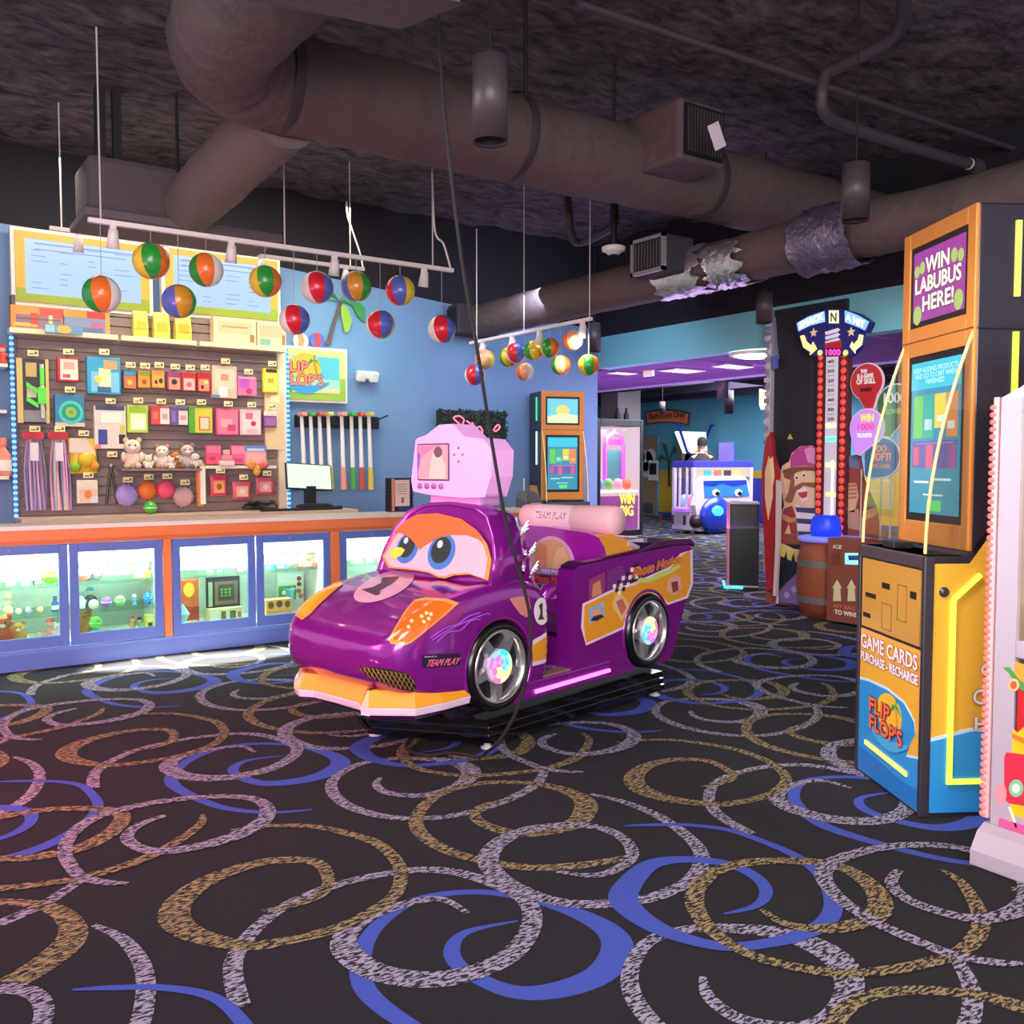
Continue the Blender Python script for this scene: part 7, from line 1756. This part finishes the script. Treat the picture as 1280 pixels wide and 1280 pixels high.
# ceiling fixtures
for px, py, sx, sy, lab in ((852, 463, .55, .34, 'white ceiling light panel in the purple lit ceiling behind the exit sign'), (778, 466, .4, .2, 'small pale ceiling panel left of the exit sign'), (916, 458, .5, .25, 'white louvred ceiling panel near the hanging pendants')):
    o = onZ(px, py, 2.682); t = thing('ceiling_light', lab, 'ceiling light', o)
    MB().box((-sx / 2, -sy / 2, -.012), (sx / 2, sy / 2, -.001)).build('frame', m('d8c8e4', .4), t)
    g = MB()
    for k in range(5): g.box((-sx * .45 + k * sx * .19, -sy * .46, -.016), (-sx * .45 + k * sx * .19 + sx * .13, sy * .46, -.0125))
    g.build('diffuser', glow('f4d8fa', 1.1), t)
o = onZ(946, 441, 2.682); t = thing('ceiling_light', 'bright round ceiling light at the right of the purple lit ceiling', 'ceiling light', o)
MB().lathe([(.3, -.001), (.3, -.03), (.26, -.035)], n=24, cap=False).build('rim', white, t); MB().lathe([(.26, -.03), (.2, -.05), (.001, -.06)], n=24, cap=False).build('diffuser', glow('fff2dc', 6), t)
# prize crane with bright window
Yc = 13.9
A_, B_ = onY(743, 600, Yc), onY(804, 600, Yc)
gw = B_.x - A_.x; gh = onY(775, 524, Yc).z
t = thing('prize_crane', 'black upright prize machine with a bright window full of prizes', 'prize machine', (A_.x, Yc, 0))
g = MB().box((0, 0, .002), (.16, .5, gh)).box((gw - .08, 0, .002), (gw, .5, gh)).box((.16, 0, .002), (gw - .08, .5, .12)).box((.16, 0, gh - .14), (gw - .08, .5, gh)).box((.16, .44, .12), (gw - .08, .5, gh - .14))
g.build('cabinet', m('1c1822', .4), t, bevel=.01)
MB().box((.16, .42, .12), (gw - .08, .44, gh - .14)).box((gw - .09, .02, .12), (gw - .08, .42, gh - .14)).build('back_picture', glow('ecd8e2', .8), t)  # back and added side panel made to glow, for a lit inside
MB().box((.16, .01, .12), (gw - .08, .016, gh - .14)).build('window', clear('fdf8fa', .06), t)
zz = lambda py: onY(775, py, Yc).z
MB().tube([(gw * .42 + .0 * k, .32, zz(612)) for k in (0,)] + [(gw * .42, .32, zz(560)), (gw * .46, .32, zz(546)), (gw * .60, .32, zz(540)), (gw * .76, .32, zz(546)), (gw * .80, .32, zz(560)), (gw * .80, .32, zz(600))], .045, 8).build('purple_arch', m('d85ae0', .4, e=.6), t)
MB().box((gw * .45, .38, zz(556)), (gw * .8, .4, zz(548))).build('arch_panel', glow('e86af0', 1.2), t)
MB().box((gw * .5, .36, zz(605)), (gw * .78, .4, zz(562))).build('teal_panel', m('4a8a8c', .4, e=.2), t)
MB().prism([(gw * .4, zz(612)), (gw * .6, zz(608)), (gw * .42, zz(586))], .02, (0, .36, 0), (1, 0, 0), (0, 0, 1)).build('purple_slide', m('8a3ad0', .4, e=.4), t)
MB().box((.16, .05, zz(616)), (gw - .09, .41, zz(613))).build('shelf', glow('fff0e0', 1.2), t)
rn = random.Random(5)
PC = ('e8d06a', '6ab0c8', 'e87a5a', 'd85aa0', '8ac87a', 'f0e0c0', '5a4a8a', 'f0b0c0')
pn = ('yellow', 'blue', 'orange', 'pink', 'green', 'cream', 'violet', 'rose')
for k in range(8):
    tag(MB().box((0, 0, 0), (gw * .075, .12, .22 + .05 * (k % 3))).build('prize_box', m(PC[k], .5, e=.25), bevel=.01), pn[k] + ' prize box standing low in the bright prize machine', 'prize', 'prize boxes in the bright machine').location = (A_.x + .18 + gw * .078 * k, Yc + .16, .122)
for k in range(4):
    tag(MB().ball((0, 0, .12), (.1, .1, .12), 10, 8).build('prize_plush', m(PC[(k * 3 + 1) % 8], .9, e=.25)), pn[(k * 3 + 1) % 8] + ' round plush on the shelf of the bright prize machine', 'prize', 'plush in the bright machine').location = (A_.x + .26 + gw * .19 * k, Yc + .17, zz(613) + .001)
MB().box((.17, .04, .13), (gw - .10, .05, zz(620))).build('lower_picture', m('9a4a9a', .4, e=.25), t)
mb = MB(); letters(mb, 'WIN', (gw * .52, .008, zz(630)), (1, 0, 0), (0, 0, 1), gw * .3, .2, 0, 0, .012); letters(mb, 'BIG', (gw * .54, .008, zz(645)), (1, 0, 0), (0, 0, 1), gw * .26, .2, 0, 0, .012)
mb.build('lettering', glow('f0e860', 1.1), t)
area('case_light', (A_.x + gw / 2, Yc + .15, gh - .2), (A_.x + gw / 2, Yc + .25, .5), .3, 14, (1, .9, 1))
# truck fronted crane
co = onZ(866, 668); X0, Y0 = co.x, co.y
Wt = onY(941, 620, Y0).x - X0; Lt = onX(840, 620, X0).y - Y0; Ht = onY(900, 576, Y0).z
t = thing('truck_crane', 'white prize machine with a smiling blue truck front and side windows', 'prize machine', (X0, Y0, 0))
wm = m('ded0e4', .4)
g = MB().box((0, 0, .08), (Wt, Lt, .55)).box((0, 0, Ht - .14), (Wt, Lt, Ht), 1)
for a, b in ((0, 0), (Wt - .07, 0), (0, Lt - .07), (Wt - .07, Lt - .07)): g.box((a, b, .55), (a + .07, b + .07, Ht - .14))
for k in (1, 2): g.box((0, Lt * k / 3 - .02, .55), (.05, Lt * k / 3 + .02, Ht - .14))
g.build('cabinet', [wm, m('3a3aa8', .4)], t, bevel=.008)
MB().box((.012, .07, .55), (.018, Lt - .07, Ht - .14)).build('window', clear('fbf6fb', .08), t)
MB().box((Wt * .5, .05, .56), (Wt * .52, Lt - .05, Ht - .15)).build('inner_backing', glow('f0e0f0', .8), t)
MB().box((.07, .0, Ht - .34), (Wt - .07, .02, Ht - .14)).build('marquee', glow('e8d8c8', .8), t)
for k, c in enumerate(('2f8a96', 'd8543c', '2a2a2a', 'e8a060')): MB().box((.3 + .3 * k, -.006, Ht - .32), (.52 + .3 * k, 0, Ht - .2)).build('marquee_print', m(c, .5), t)
def tp(px, py): p = onY(px, py, Y0 - .12); return (p.x - X0, p.z)
fr = MB().prism([tp(*q) for q in ((872, 650), (869, 632), (874, 612), (876, 598), (882, 595), (930, 595), (935, 600), (938, 622), (944, 640), (944, 664), (872, 664))], .14, (0, .02, 0)).build('truck_front', wm, t, bevel=.01)
def tpl(pts, nm, mat, k=1, par=None): return MB().prism([tp(*q) for q in pts], .012, (0, -.12 - .006 * k, 0)).build(nm, mat, par or fr)
ws_ = tpl([(879, 601), (932, 600), (936, 620), (881, 622)], 'windscreen', m('2f7ad0', .25, e=.15)); tpl([(879, 601), (932, 600), (933, 605), (915, 608), (902, 604), (890, 608), (880, 607)], 'windscreen_shade', m('1a3aa8', .3), 2, ws_)
for a in (894, 922):
    e = tpl(circ(a, 616, 4.6, 18), 'eye', m('e8e4ea', .3), 3, ws_); tpl(circ(a + 1.4, 617, 2.6, 14), 'pupil', m('14121a', .2), 4, ws_)
MB().ball((tp(893, 645)[0], -.16, tp(893, 645)[1]), (.46, .16, .40), 18, 12).build('blue_bonnet', m('2038b8', .3, coat=.6), fr)
MB().ball((tp(890, 639)[0], -.24, tp(890, 639)[1]), (.2, .1, .14), 14, 10).build('round_headlight', glow('3ad8f8', 1.8), fr)
MB().ball((tp(932, 645)[0], -.16, tp(932, 645)[1]), (.3, .12, .32), 16, 10).build('pink_wing', m('d87a9a', .4), fr)
MB().lathe([(.001, -.17), (.1, -.17), (.14, -.1), (.14, .0), (.001, .0)], (tp(873, 652)[0], 0, tp(873, 652)[1]), 'y', 20).build('wheel', m('3a1a2a', .4), fr)
for a, b in ((.15, .15), (Wt - .15, .15), (.15, Lt - .15), (Wt - .15, Lt - .15)): MB().lathe([(.001, .001), (.05, .001), (.03, .08), (.001, .08)], (a, b, 0), n=12).build('foot', m('c8b8c8', .4), t)
for k, (c, z, w_c) in enumerate((('c87af0', .60, 'violet'), ('f0a0c8', .6, 'pink'), ('a8d8f0', .6, 'pale blue'))):
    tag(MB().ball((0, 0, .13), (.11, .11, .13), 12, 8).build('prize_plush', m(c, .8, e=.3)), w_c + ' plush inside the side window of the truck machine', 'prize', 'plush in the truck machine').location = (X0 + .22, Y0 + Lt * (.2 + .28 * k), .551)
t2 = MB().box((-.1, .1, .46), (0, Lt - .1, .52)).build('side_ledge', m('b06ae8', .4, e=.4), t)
for k in range(3): MB().box((-.006, .2 + .35 * k, .18), (.0, .28 + .35 * k, .38)).build('side_slot', m('6a2a3a', .5), t)
area('case_light', (X0 + Wt * .25, Y0 + Lt / 2, Ht - .18), (X0 + .2, Y0 + Lt / 2, .5), .6, 12, (1, .95, 1))
# basketball games behind
o = onZ(915, 655); o = onD(918, 600, 22.6)
t = thing('basketball_game', 'blue basketball arcade game with a bright tilted backboard', 'arcade game', (o.x, o.y, 0))
bl = m('2230a8', .4)
MB().box((-.6, -.4, .002), (.7, 1.4, 1.1)).build('ball_return', bl, t, bevel=.02)
for s in (-.62, .68): MB().tube([(s, -.3, 1.1), (s, 1.0, 1.75), (s, 1.35, 2.5)], .035, 8).build('side_rail', m('2a3ab8', .4), t)
MB(Matrix.Translation((-.15, 1.2, 1.72)) @ Matrix.Rotation(-.25, 4, 'X')).prism([(-.42, 0), (.42, 0), (.5, .56), (-.58, .56)], .05, (0, 0, 0)).build('backboard', glow('e4f4d8', 1.3), t)
MB().prism(circ(0, 0, .13, 5), .02, (-.02, 1.12, 1.86)).build('red_star', m('d8503c', .4), t)
MB().tube([(-.05 + .2 * math.cos(2 * PI * k / 16), 1.0 + .2 * math.sin(2 * PI * k / 16), 1.76) for k in range(17)], .015, 6).build('hoop_ring', m('e8603a', .4), t)
MB().box((.5, .6, 1.3), (1.1, 1.0, 2.0)).build('score_panel', m('8a7ad8', .4, e=.5), t, bevel=.02)
MB().tube([(-.5, 0, 1.12), (.3, .5, 1.45), (.7, .4, 1.2)], .03, 6).build('white_rail', m('e8ecf4', .4), t)
MB().tube([(.35, 1.3, 2.05), (.55, 1.3, 2.45), (1.3, 1.3, 2.45), (1.3, 1.3, .0)], .03, 6).build('blue_frame', bl, t)
# person with the back turned
_p = EYE + ray(877, 600) * ((Y0 + Lt + .42) / ray(877, 600).y); o = _p
ang = math.radians(-35)
t = thing('person', 'person with short dark hair in a dark shirt seen from behind the truck machine', 'person', (o.x, o.y, 0), ang)
t.scale = (1.1, 1.1, 1.1)
def skin(name, pts, edges, rad, mat, root=0):
    me = bpy.data.meshes.new(name); me.from_pydata(pts, edges, []); ob = bpy.data.objects.new(name, me); COL.objects.link(ob)
    me.materials.append(mat)
    md = ob.modifiers.new('skin', 'SKIN'); 
    for i, r in enumerate(rad): me.skin_vertices[0].data[i].radius = (r if isinstance(r, tuple) else (r, r))
    me.skin_vertices[0].data[root].use_root = True
    md.use_smooth_shade = True
    ob.modifiers.new('sub', 'SUBSURF').render_levels = 2
    ob.parent = t
    return ob
V = [(0, 0, .98), (0, 0, 1.2), (0, .0, 1.42), (0, .0, 1.54), (0, .01, 1.60), (.10, 0, .94), (.11, .01, .5), (.11, -.02, .09), (.11, .14, .04), (-.10, 0, .94), (-.11, .01, .5), (-.11, -.02, .09), (-.11, .14, .04), (.19, 0, 1.43), (.27, .02, 1.16), (.20, .22, 1.08), (.17, .30, 1.08), (-.19, 0, 1.43), (-.27, .02, 1.16), (-.20, .22, 1.08), (-.17, .30, 1.08), (0, .02, 1.70)]
Ed = [(0, 1), (1, 2), (2, 3), (3, 4), (4, 21), (0, 5), (5, 6), (6, 7), (7, 8), (0, 9), (9, 10), (10, 11), (11, 12), (2, 13), (13, 14), (14, 15), (15, 16), (2, 17), (17, 18), (18, 19), (19, 20)]
Rd = [(.15, .11), (.14, .11), (.17, .11), .055, .055, .085, .06, .042, .04, .085, .06, .042, .04, .065, .05, .036, .034, .065, .05, .036, .034, .085]
skin('body', V, Ed, Rd, m('c89a80', .6))
MB().ball((0, .0, 1.735), (.088, .10, .125), 16, 12).build('head', m('c89a80', .6), t)
MB().lathe([(.092, 1.68), (.1, 1.74), (.096, 1.80), (.07, 1.85), (.001, 1.872)], (0, -.012, 0), n=18, cap=False).build('hair', m('1a1416', .8), t)
for s in (-1, 1):
    MB().ball((s * .088, 0, 1.73), (.014, .025, .034), 8, 6).build('ear', m('c08e76', .6), t)
    MB().ball((s * .032, .092, 1.745), .012, 8, 6).build('eye', m('241a18', .3), t)
MB().ball((0, .104, 1.72), (.014, .02, .026), 8, 6).build('nose', m('c89a80', .6), t)
MB().ball((0, .094, 1.675), (.026, .01, .007), 8, 6).build('mouth', m('9a5a52', .5), t)
MB().loft([[(a * 1.0 * math.cos(q), .12 * b * math.sin(q), z) for q in [2 * PI * j / 18 for j in range(18)]] for z, a, b in ((.9, .175, 1.15), (1.1, .17, 1.1), (1.3, .2, 1.15), (1.42, .215, 1.05), (1.5, .12, .7), (1.535, .072, .6))]).build('shirt', m('2a2024', .8), t)
for s in (-1, 1):
    MB().tube([(s * .17, 0, 1.44), (s * .235, .01, 1.33), (s * .285, .02, 1.16)], [.085, .078, .07], 12).build('sleeve', m('2a2024', .8), t)
    MB().tube([(s * .09, 0, .96), (s * .11, .01, .5), (s * .11, -.02, .1)], [.105, .082, .065], 12).build('trouser_leg', m('22222c', .8), t)
    for f in range(4): MB().tube([(s * (.15 + .014 * f), .31, 1.085), (s * (.148 + .014 * f), .35, 1.075), (s * (.148 + .014 * f), .365, 1.055 - .004 * (f % 2))], .008, 6).build('finger', m('c89a80', .6), t)
    MB().tube([(s * .145, .29, 1.09), (s * .125, .315, 1.10), (s * .122, .335, 1.105)], .009, 6).build('thumb', m('c89a80', .6), t)
    MB().box((s * .11 - .045, -.09, .002), (s * .11 + .045, .19, .09)).build('shoe', m('181418', .5), t, bevel=.03)
# far wall sign and palm
o = onX(836, 524, FX - .03)
t = thing('wall_sign', 'orange arched sign with lettering on the far teal wall', 'sign', o)
def fp(px, py): p = onX(px, py, FX - .03) - o; return (-p.y, p.z)
MB().prism([fp(*q) for q in ((807, 515), (821, 512), (836, 511.5), (851, 513), (863, 516), (861, 532), (849, 529.5), (836, 528.5), (822, 529), (809, 531))], .05, (.02, 0, 0), (0, -1, 0), (0, 0, 1)).build('board', m('4a3a5a', .5), t)
b_ = MB().prism([fp(*q) for q in ((809, 516.5), (821, 514), (836, 513.5), (851, 514.6), (861.5, 517.5), (859.5, 530), (849, 528), (836, 527), (822, 527.5), (811, 529.5))], .02, (-.03, 0, 0), (0, -1, 0), (0, 0, 1)).build('face', m('e8845a', .5), t)
mb = MB(); q = fp(813, 526); letters(mb, 'Bathroom Only', (-.0515, -q[0], q[1]), (0, -1, 0), (0, 0, 1), fp(858, 526)[0] - q[0], fp(813, 517)[1] - q[1], 0, 0, .012); mb.build('lettering', m('9a3a2a', .5), t)
o = onX(836, 590, FX - .01)
t = thing('palm_decal', 'small dark green palm cutout on the far wall between the doors', 'wall decoration', o)
for q in ([(0, .3), (-.3, .5), (-.45, .25), (-.25, .35)], [(0, .3), (-.1, .75), (-.25, .8), (-.12, .5)], [(0, .3), (.2, .7), (.4, .6), (.15, .5)], [(0, .3), (.35, .35), (.42, .05), (.2, .25)]):
    MB().prism(q, .02, (0, 0, 0), (0, -1, 0), (0, 0, 1)).build('palm_leaf', m('2f6a4a', .6), t)
MB().prism([(-.03, .3), (.03, .3), (.08, -.4), (0, -.4)], .02, (0, 0, 0), (0, -1, 0), (0, 0, 1)).build('trunk', m('4a3a30', .6), t)
# notice and bear decals on the doors
o = onX(817, 588, FX - .075)
t = thing('door_notice', 'black and white notice on the nearer far door', 'notice', o)
MB().box((-.008, -.2, -.28), (0, .2, .28)).build('card', m('e8e4ea', .5), t); MB().box((-.012, -.12, -.12), (-.008, .16, .2)).build('picture', m('1f1a24', .5), t)
for px, nm in ((807, 'left'), (866, 'right')):
    o = onX(px, 576, FX - .055); mb = MB()
    for a, b, r in ((0, 0, .3), (-.22, .12, .2), (.22, .14, .2), (.05, -.25, .22)): mb.prism(circ(a, b, r, 18), .008, (0, 0, 0), (0, -1, 0), (0, 0, 1))
    ob = mb.build('cloud_decal', m('d8cfd2', .6)); ob.location = o; tag(ob, 'pale cloud shaped decal on the %s far door' % nm, 'decal')
# twin black lamps on the pillar
for k, px in enumerate((772, 783)):
    o = onD(px, 519, 20.95)
    tag(MB().loft([[(r * math.cos(2 * PI * j / 12), r * math.sin(2 * PI * j / 12), z) for j in range(12)] for z, r in ((-.16, .07), (0, .06), (.1, .03), (.16, .03))]).build('wall_lamp', black), ('left' if k == 0 else 'right') + ' small black lamp on the grey pillar over the bright prize machine', 'lamp').location = o
